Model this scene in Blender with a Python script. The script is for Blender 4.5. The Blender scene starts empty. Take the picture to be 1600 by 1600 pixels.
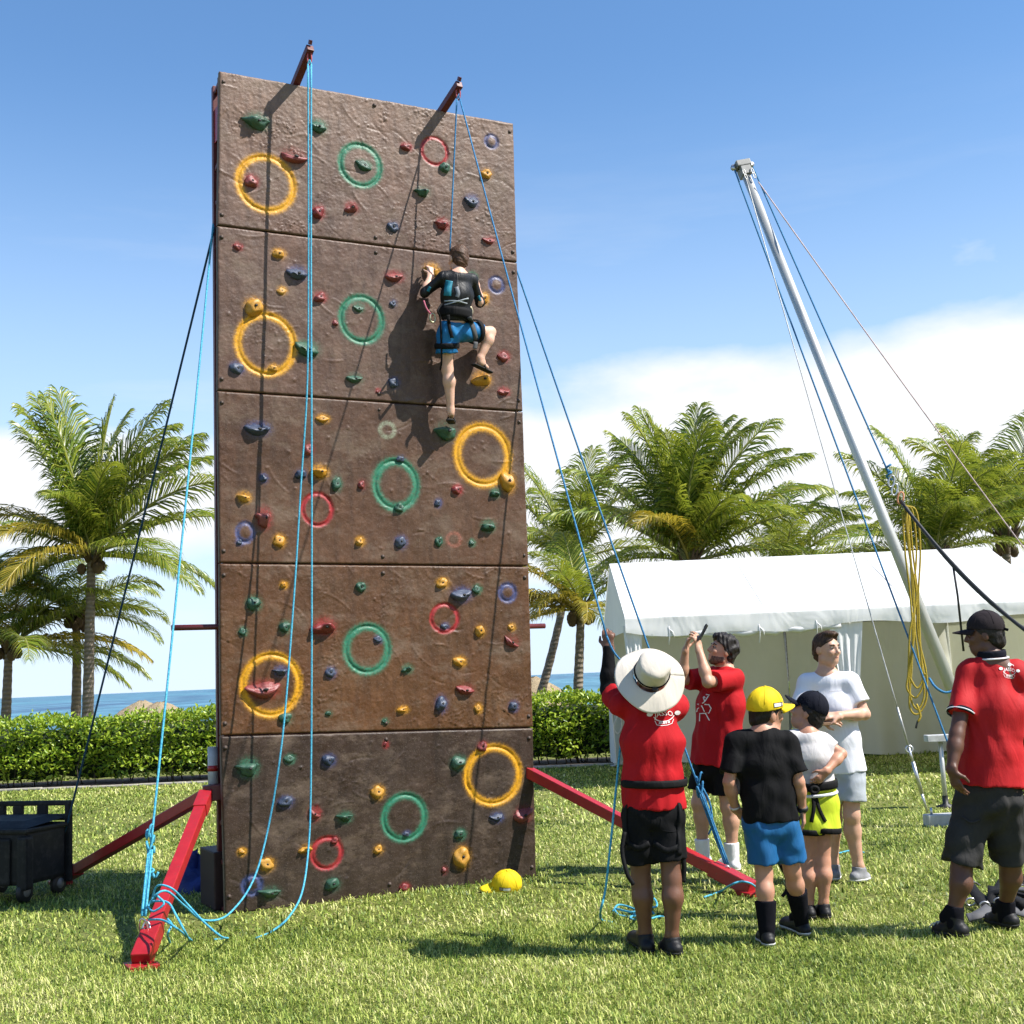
import bpy, bmesh, math, random
import numpy as np
from mathutils import Vector, Matrix
from mathutils.bvhtree import BVHTree

scene = bpy.context.scene
COL = scene.collection
R = math.radians
rng = np.random.default_rng(7)
random.seed(7)

# ------------------------------------------------------------------ camera
CAM_H, FPX, PITCH, ROLL = 1.543, 2000.0, 0.1272, 0.0437     # eye height (m), focal length (px of a 1600 frame), pitch, roll
cam_data = bpy.data.cameras.new('camera')
cam_data.sensor_width = 36.0
cam_data.lens = 36.0 * FPX / 1600.0
cam_data.clip_start = 0.1
cam_data.clip_end = 30000
cam = bpy.data.objects.new('camera', cam_data)
COL.objects.link(cam)
CM = Matrix.Translation((0, 0, CAM_H)) @ Matrix.Rotation(math.pi / 2 + PITCH, 4, 'X') @ Matrix.Rotation(-ROLL, 4, 'Z')
cam.matrix_world = CM
scene.camera = cam

# ------------------------------------------------------------------ sky, sun, exposure
SUN_EL, SUN_AZ = R(49.5), R(-19)                                # azimuth from +X towards +Y
SUN = Vector((math.cos(SUN_EL) * math.cos(SUN_AZ), math.cos(SUN_EL) * math.sin(SUN_AZ), math.sin(SUN_EL)))
world = bpy.data.worlds.new('World')
scene.world = world
world.use_nodes = True
wt = world.node_tree
wt.nodes.clear()


def wn(t, **kw):
    n = wt.nodes.new(t)
    for k, v in kw.items():
        setattr(n, k, v)
    return n


def wmath(op, a, b=None, clamp=False):
    n = wn('ShaderNodeMath', operation=op, use_clamp=clamp)
    for i, s in enumerate((a, b)):
        if s is None:
            continue
        if isinstance(s, (int, float)):
            n.inputs[i].default_value = s
        else:
            wt.links.new(s, n.inputs[i])
    return n.outputs[0]


sky = wn('ShaderNodeTexSky', sky_type='NISHITA')
sky.sun_disc = False
sky.sun_elevation = SUN_EL
sky.sun_rotation = R(90) - SUN_AZ
sky.altitude = 0
sky.air_density = 1.0
sky.dust_density = 0.0
sky.ozone_density = 2.4
hsv = wn('ShaderNodeHueSaturation')
hsv.inputs['Saturation'].default_value = 1.15
wt.links.new(sky.outputs[0], hsv.inputs['Color'])
tc = wn('ShaderNodeTexCoord')
sep = wn('ShaderNodeSeparateXYZ')
wt.links.new(tc.outputs['Generated'], sep.inputs[0])
ez = sep.outputs[2]


def wnoise(scale, stretch, detail, rough, off):
    mp = wn('ShaderNodeMapping')
    mp.inputs['Scale'].default_value = (scale, scale, scale * stretch)
    mp.inputs['Location'].default_value = off
    wt.links.new(tc.outputs['Generated'], mp.inputs[0])
    n = wn('ShaderNodeTexNoise')
    n.inputs['Scale'].default_value = 1.0
    n.inputs['Detail'].default_value = detail
    n.inputs['Roughness'].default_value = rough
    wt.links.new(mp.outputs[0], n.inputs['Vector'])
    return n.outputs[0]


ramp = wn('ShaderNodeValToRGB')
ramp.color_ramp.interpolation = 'EASE'
els = ramp.color_ramp.elements
els[0].position = 0.0
els[0].color = (0.12, 0.12, 0.12, 1)
els[1].position = 0.40
els[1].color = (0.0, 0.0, 0.0, 1)
for pos, val in ((0.045, 0.24), (0.085, 0.62), (0.125, 0.96), (0.175, 0.86), (0.215, 0.46), (0.265, 0.10)):
    e = els.new(pos)
    e.color = (val, val, val, 1)
wt.links.new(ez, ramp.inputs[0])
n_big = wnoise(3.1, 2.2, 7.0, 0.56, (2.3, 0.4, 5.0))
n_az = wnoise(1.6, 0.2, 2.0, 0.5, (0.75, 1.0, 0.0))
d1 = wmath('MULTIPLY', wmath('SUBTRACT', n_big, 0.5), 1.05)
d2 = wmath('MULTIPLY', wmath('SUBTRACT', n_az, 0.5), 0.5)
d4 = wmath('MULTIPLY', sep.outputs[0], 0.5)
d3 = wmath('ADD', wmath('ADD', wmath('ADD', d1, d2), d4), wmath('SUBTRACT', ramp.outputs[0], 0.41))
dens = wmath('MULTIPLY', d3, 4.6, True)
wisp = wmath('MULTIPLY', wmath('SUBTRACT', wnoise(2.0, 7.0, 6.0, 0.6, (4.1, 2.0, 0.6)), 0.53), 3.2, True)
wband = wn('ShaderNodeMapRange', interpolation_type='SMOOTHSTEP')
wband.inputs[1].default_value = 0.44
wband.inputs[2].default_value = 0.22
wt.links.new(ez, wband.inputs[0])
wisp = wmath('MULTIPLY', wmath('MULTIPLY', wisp, wband.outputs[0]), 0.42)
cov = wmath('MAXIMUM', dens, wisp)
hzr = wn('ShaderNodeMapRange', interpolation_type='SMOOTHSTEP')
hzr.inputs[1].default_value = 0.46
hzr.inputs[2].default_value = -0.02
hzr.inputs[3].default_value = 0.0
hzr.inputs[4].default_value = 0.92
wt.links.new(ez, hzr.inputs[0])
hz = wn('ShaderNodeMix', data_type='RGBA')
wt.links.new(hzr.outputs[0], hz.inputs[0])
wt.links.new(hsv.outputs[0], hz.inputs[6])
hz.inputs[7].default_value = (3.5, 4.4, 5.7, 1)             # pale marine haze
bg1 = wn('ShaderNodeBackground')
bg1.inputs[1].default_value = 0.113
wt.links.new(hz.outputs[2], bg1.inputs[0])
bg2 = wn('ShaderNodeBackground')
cl = wn('ShaderNodeMix', data_type='RGBA')
cl.inputs[6].default_value = (0.86, 0.90, 0.98, 1)
cl.inputs[7].default_value = (1.0, 1.0, 1.0, 1)
wt.links.new(n_big, cl.inputs[0])
wt.links.new(cl.outputs[2], bg2.inputs[0])
bg2.inputs[1].default_value = 0.60
mx = wn('ShaderNodeMixShader')
wt.links.new(cov, mx.inputs[0])
wt.links.new(bg1.outputs[0], mx.inputs[1])
wt.links.new(bg2.outputs[0], mx.inputs[2])
wo = wn('ShaderNodeOutputWorld')
wt.links.new(mx.outputs[0], wo.inputs[0])

sun_d = bpy.data.lights.new('sun', 'SUN')
sun_d.energy = 5.0
sun_d.angle = R(0.53)
sun_d.color = (1.0, 0.955, 0.89)
sun_o = bpy.data.objects.new('sun', sun_d)
COL.objects.link(sun_o)
sun_o.rotation_euler = SUN.to_track_quat('Z', 'Y').to_euler()
sun_o.location = SUN * 40

scene.view_settings.view_transform = 'Standard'
scene.view_settings.look = 'None'
scene.view_settings.exposure = 0.9
scene.view_settings.gamma = 1.0
scene.view_settings.use_curve_mapping = False
scene.cycles.max_bounces = 5
scene.cycles.diffuse_bounces = 2
scene.cycles.glossy_bounces = 2
scene.cycles.transmission_bounces = 4
scene.cycles.caustics_reflective = False
scene.cycles.caustics_refractive = False
scene.cycles.transparent_max_bounces = 16
try:
    scene.cycles.use_adaptive_sampling = True
    scene.cycles.adaptive_threshold = 0.02
    scene.cycles.use_denoising = True
    scene.cycles.denoiser = 'OPENIMAGEDENOISE'
except Exception:
    pass

# ------------------------------------------------------------------ geometry helpers
V = Vector
CX, CY, CZ = (CM.to_3x3() @ V(v) for v in ((1, 0, 0), (0, 1, 0), (0, 0, 1)))
EYE = V((0, 0, CAM_H))


def ray(x, y):
    return (CX * (x - 800) - CY * (y - 800) - CZ * FPX).normalized()


def at(x, y, depth):
    """the place at ground distance `depth` seen in that direction of the survey photograph"""
    d = ray(x, y)
    return EYE + d * (depth / d.y)


def onground(x, y, z=0.0):
    d = ray(x, y)
    return EYE + d * ((z - CAM_H) / d.z)


def tag(o, label=None, cat=None, group=None, kind=None):
    if label:
        o['label'] = label
    if cat:
        o['category'] = cat
    if group:
        o['group'] = group
    if kind:
        o['kind'] = kind
    return o


def empty(name, loc=(0, 0, 0)):
    o = bpy.data.objects.new(name, None)
    o.empty_display_size = 0.1
    o.location = loc
    COL.objects.link(o)
    return o


def link(name, mesh, parent=None, loc=None):
    o = bpy.data.objects.new(name, mesh)
    COL.objects.link(o)
    if parent is not None:
        o.parent = parent
    if loc is not None:
        o.location = loc
    return o


def wloc(o):
    """world origin of an unrotated, unscaled parent chain"""
    p = V((0, 0, 0))
    while o is not None:
        p = p + o.location
        o = o.parent
    return p


class MB:
    """collects shapes (world coordinates) into one mesh"""

    def __init__(self):
        self.v, self.f, self.m, self.s = [], [], [], []

    def add(self, verts, faces, mat=0, smooth=False):
        b = len(self.v)
        self.v += [tuple(p) for p in verts]
        for f in faces:
            self.f.append([i + b for i in f])
            self.m.append(mat)
            self.s.append(smooth)
        return self

    def box(self, c, size, rot=None, mat=0, bevel=0.0):
        bm = bmesh.new()
        bmesh.ops.create_cube(bm, size=1.0)
        for v in bm.verts:
            v.co = V((v.co.x * size[0], v.co.y * size[1], v.co.z * size[2]))
        if bevel > 0:
            bmesh.ops.bevel(bm, geom=bm.edges[:], offset=bevel, segments=2, affect='EDGES', profile=0.6)
        M = rot.to_4x4() if rot is not None else Matrix.Identity(4)
        c = V(c)
        vs = [c + (M @ v.co) for v in bm.verts]
        bm.verts.index_update()
        fs = [[v.index for v in f.verts] for f in bm.faces]
        bm.free()
        return self.add(vs, fs, mat)

    def bar(self, a, b, w, h, up=(0, 0, 1), mat=0, bevel=0.004):
        a, b = V(a), V(b)
        d = b - a
        z = d.normalized()
        x = V(up).cross(z)
        if x.length < 1e-4:
            x = V((1, 0, 0)).cross(z)
        x.normalize()
        y = z.cross(x)
        M = Matrix((x, y, z)).transposed()
        return self.box((a + b) / 2, (w, h, d.length), M, mat, bevel)

    def tube(self, pts, r, n=8, mat=0, closed=False, cap=True, smooth=True):
        pts = [V(p) for p in pts]
        m = len(pts)
        rr = r if isinstance(r, (list, tuple)) else [r] * m
        vs, fs = [], []
        nrm = None
        for i, p in enumerate(pts):
            if closed:
                t = pts[(i + 1) % m] - pts[i - 1]
            else:
                t = pts[min(i + 1, m - 1)] - pts[max(i - 1, 0)]
            if t.length < 1e-9:
                t = V((0, 0, 1))
            t.normalize()
            if nrm is None:
                nrm = t.orthogonal().normalized()
            else:
                nrm = nrm - t * nrm.dot(t)
                if nrm.length < 1e-6:
                    nrm = t.orthogonal()
                nrm.normalize()
            b = t.cross(nrm)
            for k in range(n):
                a = 2 * math.pi * k / n
                vs.append(p + (nrm * math.cos(a) + b * math.sin(a)) * rr[i])
        for i in range(m if closed else m - 1):
            j = (i + 1) % m
            for k in range(n):
                l = (k + 1) % n
                fs.append([i * n + k, i * n + l, j * n + l, j * n + k])
        if cap and not closed:
            fs.append(list(range(n))[::-1])
            fs.append([(m - 1) * n + k for k in range(n)])
        return self.add(vs, fs, mat, smooth)

    def lathe(self, prof, n=24, M=None, mat=0, smooth=True, cap=False):
        """prof: (radius, height) pairs, about the local z axis"""
        M = M or Matrix.Identity(4)
        vs, fs = [], []
        for r, z in prof:
            for k in range(n):
                a = 2 * math.pi * k / n
                vs.append(M @ V((r * math.cos(a), r * math.sin(a), z)))
        for i in range(len(prof) - 1):
            for k in range(n):
                l = (k + 1) % n
                fs.append([i * n + k, i * n + l, (i + 1) * n + l, (i + 1) * n + k])
        if cap:
            fs.append(list(range(n))[::-1])
            fs.append([(len(prof) - 1) * n + k for k in range(n)])
        return self.add(vs, fs, mat, smooth)

    def grid(self, P, mat=0, smooth=True):
        nu, nv = len(P), len(P[0])
        vs = [p for row in P for p in row]
        fs = [[i * nv + j, (i + 1) * nv + j, (i + 1) * nv + j + 1, i * nv + j + 1] for i in range(nu - 1) for j in range(nv - 1)]
        return self.add(vs, fs, mat, smooth)

    def build(self, name, mats, parent=None, origin=None):
        if not isinstance(mats, (list, tuple)):
            mats = [mats]
        me = bpy.data.meshes.new(name)
        if origin is None:
            off = wloc(parent) if parent is not None else V((0, 0, 0))
        else:
            off = V(origin)
        me.from_pydata([tuple(V(p) - off) for p in self.v], [], self.f)
        for m in mats:
            me.materials.append(m)
        me.polygons.foreach_set('material_index', self.m)
        me.polygons.foreach_set('use_smooth', self.s)
        me.update()
        if parent is not None:
            o = link(name, me, parent)
        else:
            o = link(name, me, None, off)
        return o


def np_mesh(name, verts, loop_tot, loop_idx, mats, smooth=True):
    me = bpy.data.meshes.new(name)
    nv, nf = len(verts), len(loop_tot)
    me.vertices.add(nv)
    me.vertices.foreach_set('co', np.asarray(verts, np.float32).ravel())
    me.loops.add(len(loop_idx))
    me.loops.foreach_set('vertex_index', np.asarray(loop_idx, np.int32))
    me.polygons.add(nf)
    st = np.zeros(nf, np.int32)
    st[1:] = np.cumsum(loop_tot)[:-1]
    me.polygons.foreach_set('loop_start', st)
    me.polygons.foreach_set('loop_total', np.asarray(loop_tot, np.int32))
    me.polygons.foreach_set('use_smooth', np.full(nf, smooth))
    for m in (mats if isinstance(mats, (list, tuple)) else [mats]):
        me.materials.append(m)
    me.update(calc_edges=True)
    me.validate()
    return me


def smooth_path(pts, n=8):
    """Catmull-Rom through the points"""
    pts = [V(p) for p in pts]
    P = [pts[0] * 2 - pts[1]] + pts + [pts[-1] * 2 - pts[-2]]
    out = []
    for i in range(1, len(P) - 2):
        p0, p1, p2, p3 = P[i - 1:i + 3]
        for k in range(n):
            t = k / n
            out.append(0.5 * ((2 * p1) + (p2 - p0) * t + (2 * p0 - 5 * p1 + 4 * p2 - p3) * t * t + (3 * p1 - p0 - 3 * p2 + p3) * t ** 3))
    out.append(pts[-1])
    return out


def line(a, b, n=12, sag=0.0):
    a, b = V(a), V(b)
    return [a.lerp(b, i / n) + V((0, 0, -sag * 4 * (i / n) * (1 - i / n))) for i in range(n + 1)]


def fbm2(nx, ny, beta, seed, lo=1.0):
    g = np.random.default_rng(seed)
    w = g.standard_normal((nx, ny))
    fx = np.fft.fftfreq(nx)[:, None] * nx
    fy = np.fft.fftfreq(ny)[None, :] * nx
    k = np.sqrt(fx * fx + fy * fy)
    amp = np.where(k > lo, 1.0 / np.maximum(k, 1e-6) ** beta, 0)
    o = np.fft.ifft2(np.fft.fft2(w) * amp).real
    return o / (o.std() + 1e-9)


# ------------------------------------------------------------------ material helpers
class NT:
    def __init__(self, name):
        self.mat = bpy.data.materials.new(name)
        self.mat.use_nodes = True
        self.t = self.mat.node_tree
        self.b = self.t.nodes['Principled BSDF']
        self.out = self.t.nodes['Material Output']

    def n(self, t, **kw):
        o = self.t.nodes.new(t)
        for k, v in kw.items():
            setattr(o, k, v)
        return o

    def l(self, a, b):
        self.t.links.new(a, b)

    def noise(self, scale, detail=4.0, rough=0.55, vec=None, dist=0.0):
        o = self.n('ShaderNodeTexNoise')
        o.inputs['Scale'].default_value = scale
        o.inputs['Detail'].default_value = detail
        o.inputs['Roughness'].default_value = rough
        o.inputs['Distortion'].default_value = dist
        if vec is None:
            vec = self.obj()
        self.l(vec, o.inputs['Vector'])
        return o.outputs['Fac']

    def obj(self, scale=None):
        c = self.n('ShaderNodeTexCoord').outputs['Object']
        if scale is None:
            return c
        m = self.n('ShaderNodeMapping')
        m.inputs['Scale'].default_value = scale
        self.l(c, m.inputs[0])
        return m.outputs[0]

    def mrange(self, v, a, b, c=0.0, d=1.0):
        o = self.n('ShaderNodeMapRange')
        for i, x in enumerate((a, b, c, d)):
            o.inputs[i + 1].default_value = x
        self.l(v, o.inputs[0])
        return o.outputs[0]

    def mix(self, f, a, b, blend='MIX'):
        o = self.n('ShaderNodeMix', data_type='RGBA', blend_type=blend)
        for s, i in ((f, 0), (a, 6), (b, 7)):
            if isinstance(s, (int, float)):
                o.inputs[i].default_value = s
            elif isinstance(s, (tuple, list)):
                o.inputs[i].default_value = (*s[:3], 1)
            else:
                self.l(s, o.inputs[i])
        return o.outputs[2]

    def bump(self, h, strength=0.3, dist=0.01):
        o = self.n('ShaderNodeBump')
        o.inputs['Strength'].default_value = strength
        o.inputs['Distance'].default_value = dist
        self.l(h, o.inputs['Height'])
        self.l(o.outputs[0], self.b.inputs['Normal'])

    def set(self, **kw):
        for k, v in kw.items():
            i = self.b.inputs[k.replace('_', ' ')]
            if hasattr(v, 'is_linked') or hasattr(v, 'links'):
                self.l(v, i)
            elif isinstance(v, (tuple, list)) and len(v) == 3 and len(i.default_value) == 4:
                i.default_value = (*v, 1)
            else:
                i.default_value = v
        return self


def paint(name, c, rough=0.5, var=0.15, scale=12, bump=0.0, metallic=0.0, spec=0.5, c2=None, bscale=60, coat=0.0):
    m = NT(name)
    f = m.noise(scale, 5, 0.6)
    dark = c2 or tuple(x * (1 - var * 2) for x in c)
    lite = c if c2 else tuple(min(1, x * (1 + var)) for x in c)
    m.set(Base_Color=m.mix(m.mrange(f, 0.3, 0.7), dark, lite), Roughness=rough, Metallic=metallic, Specular_IOR_Level=spec, Coat_Weight=coat)
    if bump:
        m.bump(m.noise(bscale, 4, 0.6), bump, 0.004)
    return m.mat


def cloth(name, c, rough=0.85, var=0.1, wr=0.28, spec=0.2, stretch=(1, 1, 0.35), sheen=0.15):
    m = NT(name)
    f = m.noise(6, 4, 0.6)
    fine = m.noise(420, 2, 0.5)
    col = m.mix(m.mrange(f, 0.3, 0.7), tuple(x * (1 - var) for x in c), tuple(min(1, x * (1 + var)) for x in c))
    m.set(Base_Color=col, Roughness=rough, Specular_IOR_Level=spec, Sheen_Weight=0.0)
    w = m.noise(11, 3, 0.5, m.obj(stretch), 1.1)
    mth = m.n('ShaderNodeMath', operation='MULTIPLY_ADD')
    m.l(fine, mth.inputs[0])
    mth.inputs[1].default_value = 0.05
    m.l(w, mth.inputs[2])
    m.bump(mth.outputs[0], wr, 0.03)
    return m.mat


def leafmat(name, cols, trans=0.35, rough=0.45, tcol=None, attr=None):
    """cols: colour stops picked at random for each separate leaf"""
    m = NT(name)
    g = m.n('ShaderNodeNewGeometry')
    r = m.n('ShaderNodeValToRGB')
    e = r.color_ramp.elements
    e[0].position, e[0].color = 0.0, (*cols[0], 1)
    e[1].position, e[1].color = 1.0, (*cols[-1], 1)
    for i, c in enumerate(cols[1:-1]):
        x = e.new((i + 1) / (len(cols) - 1))
        x.color = (*c, 1)
    m.l(g.outputs['Random Per Island'], r.inputs[0])
    m.set(Base_Color=r.outputs[0], Roughness=rough, Specular_IOR_Level=0.4)
    t = m.n('ShaderNodeBsdfTranslucent')
    tint = m.mix(0.5, r.outputs[0], tcol or (0.35, 0.42, 0.03))
    m.l(tint, t.inputs[0])
    s = m.n('ShaderNodeMixShader')
    s.inputs[0].default_value = trans
    m.l(m.b.outputs[0], s.inputs[1])
    m.l(t.outputs[0], s.inputs[2])
    m.l(s.outputs[0], m.out.inputs[0])
    return m.mat

# ================================================================== the setting
# ---- lawn and shore: one sheet, flat lawn, falling to the beach behind the hedge
def lawn_mat():
    m = NT('lawn_soil_and_thatch')
    a = m.noise(0.9, 6, 0.6)
    b = m.noise(26, 5, 0.65)
    c = m.noise(5, 4, 0.6)
    base = m.mix(m.mrange(b, 0.3, 0.7), (0.035, 0.055, 0.010), (0.17, 0.19, 0.042))
    dry = m.mix(m.mrange(c, 0.35, 0.7), base, (0.23, 0.225, 0.075))
    col = m.mix(m.mrange(a, 0.35, 0.65, 0.15, 0.75), base, dry)
    g = m.n('ShaderNodeNewGeometry')
    s = m.n('ShaderNodeSeparateXYZ')
    m.l(g.outputs['Position'], s.inputs[0])
    sand = m.mix(b, (0.52, 0.45, 0.33), (0.68, 0.60, 0.46))
    m.set(Base_Color=m.mix(m.mrange(s.outputs[1], 27.0, 29.0), col, sand), Roughness=0.95, Specular_IOR_Level=0.15)
    m.bump(b, 0.7, 0.03)
    return m.mat


ys = list(np.linspace(-25, 26, 52)) + list(np.linspace(28, 80, 14))
xs = np.linspace(-90, 90, 61)
gb = MB()
gb.grid([[(x, y, 0 if y <= 26 else -3.2 * min(1, (y - 26) / 44)) for y in ys] for x in xs])
lawn = gb.build('lawn', lawn_mat())
lawn['kind'] = 'structure'

# ---- sea
m = NT('sea_water')
pos = m.n('ShaderNodeNewGeometry').outputs['Position']
mp = m.n('ShaderNodeMapping')
mp.inputs['Scale'].default_value = (0.07, 0.016, 1)
m.l(pos, mp.inputs[0])
w1 = m.noise(1.0, 8, 0.62, mp.outputs[0])
mp2 = m.n('ShaderNodeMapping')
mp2.inputs['Scale'].default_value = (0.004, 0.0025, 1)
m.l(pos, mp2.inputs[0])
w2 = m.noise(1.0, 4, 0.55, mp2.outputs[0])
deep = m.mix(m.mrange(w2, 0.4, 0.6), (0.008, 0.060, 0.130), (0.024, 0.135, 0.195))
m.set(Base_Color=m.mix(m.mrange(w1, 0.45, 0.68), deep, (0.10, 0.27, 0.36)), Roughness=0.38, Specular_IOR_Level=0.35, IOR=1.33)
m.bump(w1, 1.0, 1.2)
sb = MB()
ysea = [52, 60, 80, 120, 200, 400, 900, 2500, 8000, 20000]
xsea = [-14000, -4000, -1200, -400, -120, 0, 120, 400, 1200, 4000, 14000]
sb.grid([[(x, y, -2.3) for y in ysea] for x in xsea])
sea = sb.build('sea', m.mat)
sea['kind'] = 'structure'

# ---- grass blades over the lawn
def grass_mat():
    m = NT('grass_blades')
    g = m.n('ShaderNodeNewGeometry')
    r = m.n('ShaderNodeValToRGB')
    e = r.color_ramp.elements
    e[0].position, e[0].color = 0.0, (0.045, 0.090, 0.010, 1)
    e[1].position, e[1].color = 1.0, (0.68, 0.63, 0.30, 1)
    for p, c in ((0.3, (0.165, 0.245, 0.030)), (0.6, (0.35, 0.42, 0.075)), (0.85, (0.55, 0.57, 0.16))):
        x = e.new(p)
        x.color = (*c, 1)
    pos = g.outputs['Position']
    patch = m.noise(0.55, 5, 0.6, pos)
    mm = m.n('ShaderNodeMath', operation='MULTIPLY_ADD')
    m.l(g.outputs['Random Per Island'], mm.inputs[0])
    mm.inputs[1].default_value = 0.85
    m.l(m.mrange(patch, 0.32, 0.68, -0.20, 0.42), mm.inputs[2])
    m.l(mm.outputs[0], r.inputs[0])
    m.set(Base_Color=r.outputs[0], Roughness=0.5, Specular_IOR_Level=0.35)
    t = m.n('ShaderNodeBsdfTranslucent')
    m.l(r.outputs[0], t.inputs[0])
    s = m.n('ShaderNodeMixShader')
    s.inputs[0].default_value = 0.24
    m.l(m.b.outputs[0], s.inputs[1])
    m.l(t.outputs[0], s.inputs[2])
    m.l(s.outputs[0], m.out.inputs[0])
    return m.mat


def blades(n, y0, y1, size, width, seed):
    g = np.random.default_rng(seed)
    # uniform over the wedge the camera can see, with margins for a step aside
    y = np.sqrt(g.uniform(y0 ** 2, y1 ** 2, n))
    x = g.uniform(-1, 1, n) * (y * 0.45 + 0.9)
    clump = np.sin(x * 9.1 + np.sin(y * 7.3) * 2) * np.sin(y * 8.3 + np.sin(x * 6.1) * 2)
    L = size * g.uniform(0.55, 1.35, n) * (1 + 0.25 * clump)
    az = g.uniform(0, 2 * np.pi, n)
    lean = np.clip(g.normal(0.95, 0.35, n), 0.15, 1.45)
    worn = np.sin(x * 1.3 + 1.7 * np.sin(y * .9)) * np.sin(y * 1.1 + 1.3 * np.sin(x * .8) + 2)
    L = L * np.clip(1.0 - .45 * np.clip(worn - .35, 0, 1) * 1.5, .45, 1)
    w = width * g.uniform(0.7, 1.3, n)
    d = np.stack([np.cos(az), np.sin(az), np.zeros(n)], 1)
    s = np.stack([-np.sin(az), np.cos(az), np.zeros(n)], 1) * (w / 2)[:, None]
    up = np.array([0, 0, 1.0])
    b = np.stack([x, y, np.full(n, -0.004)], 1)
    p1 = b + d * (L * 0.5 * np.sin(lean * 0.6))[:, None] + up * (L * 0.5 * np.cos(lean * 0.6))[:, None]
    l2 = np.minimum(lean * 1.5, 1.9)
    p2 = p1 + d * (L * 0.5 * np.sin(l2))[:, None] + up * (L * 0.5 * np.cos(l2))[:, None]
    vs = np.stack([b - s, b + s, p1 + s * 0.8, p1 - s * 0.8, p2], 1).reshape(-1, 3)
    i = (np.arange(n) * 5)[:, None]
    fi = np.concatenate([i + np.array([[0, 1, 2, 3]]), i + np.array([[3, 2, 4]])], 1).ravel()
    lt = np.tile(np.array([4, 3]), n)
    return vs, lt, fi


parts = [blades(165000, 3.9, 8.2, 0.050, 0.0054, 1), blades(85000, 8.2, 13.5, 0.052, 0.0092, 2), blades(56000, 13.5, 21.6, 0.062, 0.017, 3)]
off, VV, LT, FI = 0, [], [], []
for vs, lt, fi in parts:
    VV.append(vs)
    LT.append(lt)
    FI.append(fi + off)
    off += len(vs)
grass = link('grass', np_mesh('grass', np.concatenate(VV), np.concatenate(LT), np.concatenate(FI), grass_mat(), False))
tag(grass, 'coarse pale green lawn grass covering the whole foreground', 'grass', kind='stuff')


# ---- leaves helper (folded diamond leaves)
def leaf_mesh(name, C, D, N, L, W, mat, fold=0.25):
    n = len(C)
    D = D / np.linalg.norm(D, axis=1)[:, None]
    S = np.cross(D, N)
    S /= np.maximum(np.linalg.norm(S, axis=1), 1e-6)[:, None]
    U = np.cross(S, D)
    b = C - D * (L / 2)[:, None]
    t = C + D * (L / 2)[:, None] - U * (L * 0.12)[:, None]
    mid = C - D * (L * 0.02)[:, None]
    l = mid - S * (W / 2)[:, None] + U * (W * fold)[:, None]
    r = mid + S * (W / 2)[:, None] + U * (W * fold)[:, None]
    vs = np.stack([b, l, t, r], 1).reshape(-1, 3)
    i = (np.arange(n) * 4)[:, None]
    fi = np.concatenate([i + np.array([[0, 2, 1]]), i + np.array([[0, 3, 2]])], 1).ravel()
    return np_mesh(name, vs, np.full(2 * n, 3), fi, mat, True)


# ---- hedge
HX0, HX1, HY0, HY1, HZ = -15.0, 15.0, 21.95, 23.3, 1.12
hedge = empty('hedge', (0, HY0, 0))
tag(hedge, 'long clipped hedge with glossy bright green leaves between lawn and sea', 'hedge')
hm = leafmat('hedge_leaves', [(0.055, 0.125, 0.010), (0.16, 0.275, 0.018), (0.29, 0.41, 0.028), (0.45, 0.55, 0.07), (0.31, 0.42, 0.035)], 0.42, 0.32)
twig = paint('hedge_twigs', (0.07, 0.055, 0.035), 0.9)
core = MB()
nx = 90
g = np.random.default_rng(11)
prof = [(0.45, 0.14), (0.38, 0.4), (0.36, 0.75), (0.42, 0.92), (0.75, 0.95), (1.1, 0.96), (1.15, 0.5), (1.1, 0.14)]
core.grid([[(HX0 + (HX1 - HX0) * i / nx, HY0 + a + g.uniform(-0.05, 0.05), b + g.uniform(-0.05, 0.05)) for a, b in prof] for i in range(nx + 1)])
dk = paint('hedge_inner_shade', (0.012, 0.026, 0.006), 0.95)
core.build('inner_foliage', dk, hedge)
st = MB()
for i in range(230):
    x = g.uniform(HX0, HX1)
    y = HY0 + g.uniform(0.2, 0.9)
    st.tube([(x, y, 0), (x + g.uniform(-.1, .1), y + g.uniform(-.05, .05), 0.3), (x + g.uniform(-.2, .2), y + g.uniform(-.1, .1), 0.8)], [0.012, 0.01, 0.006], 5)
o = st.build('stems', twig, hedge)
o['kind'] = 'stuff'


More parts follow.
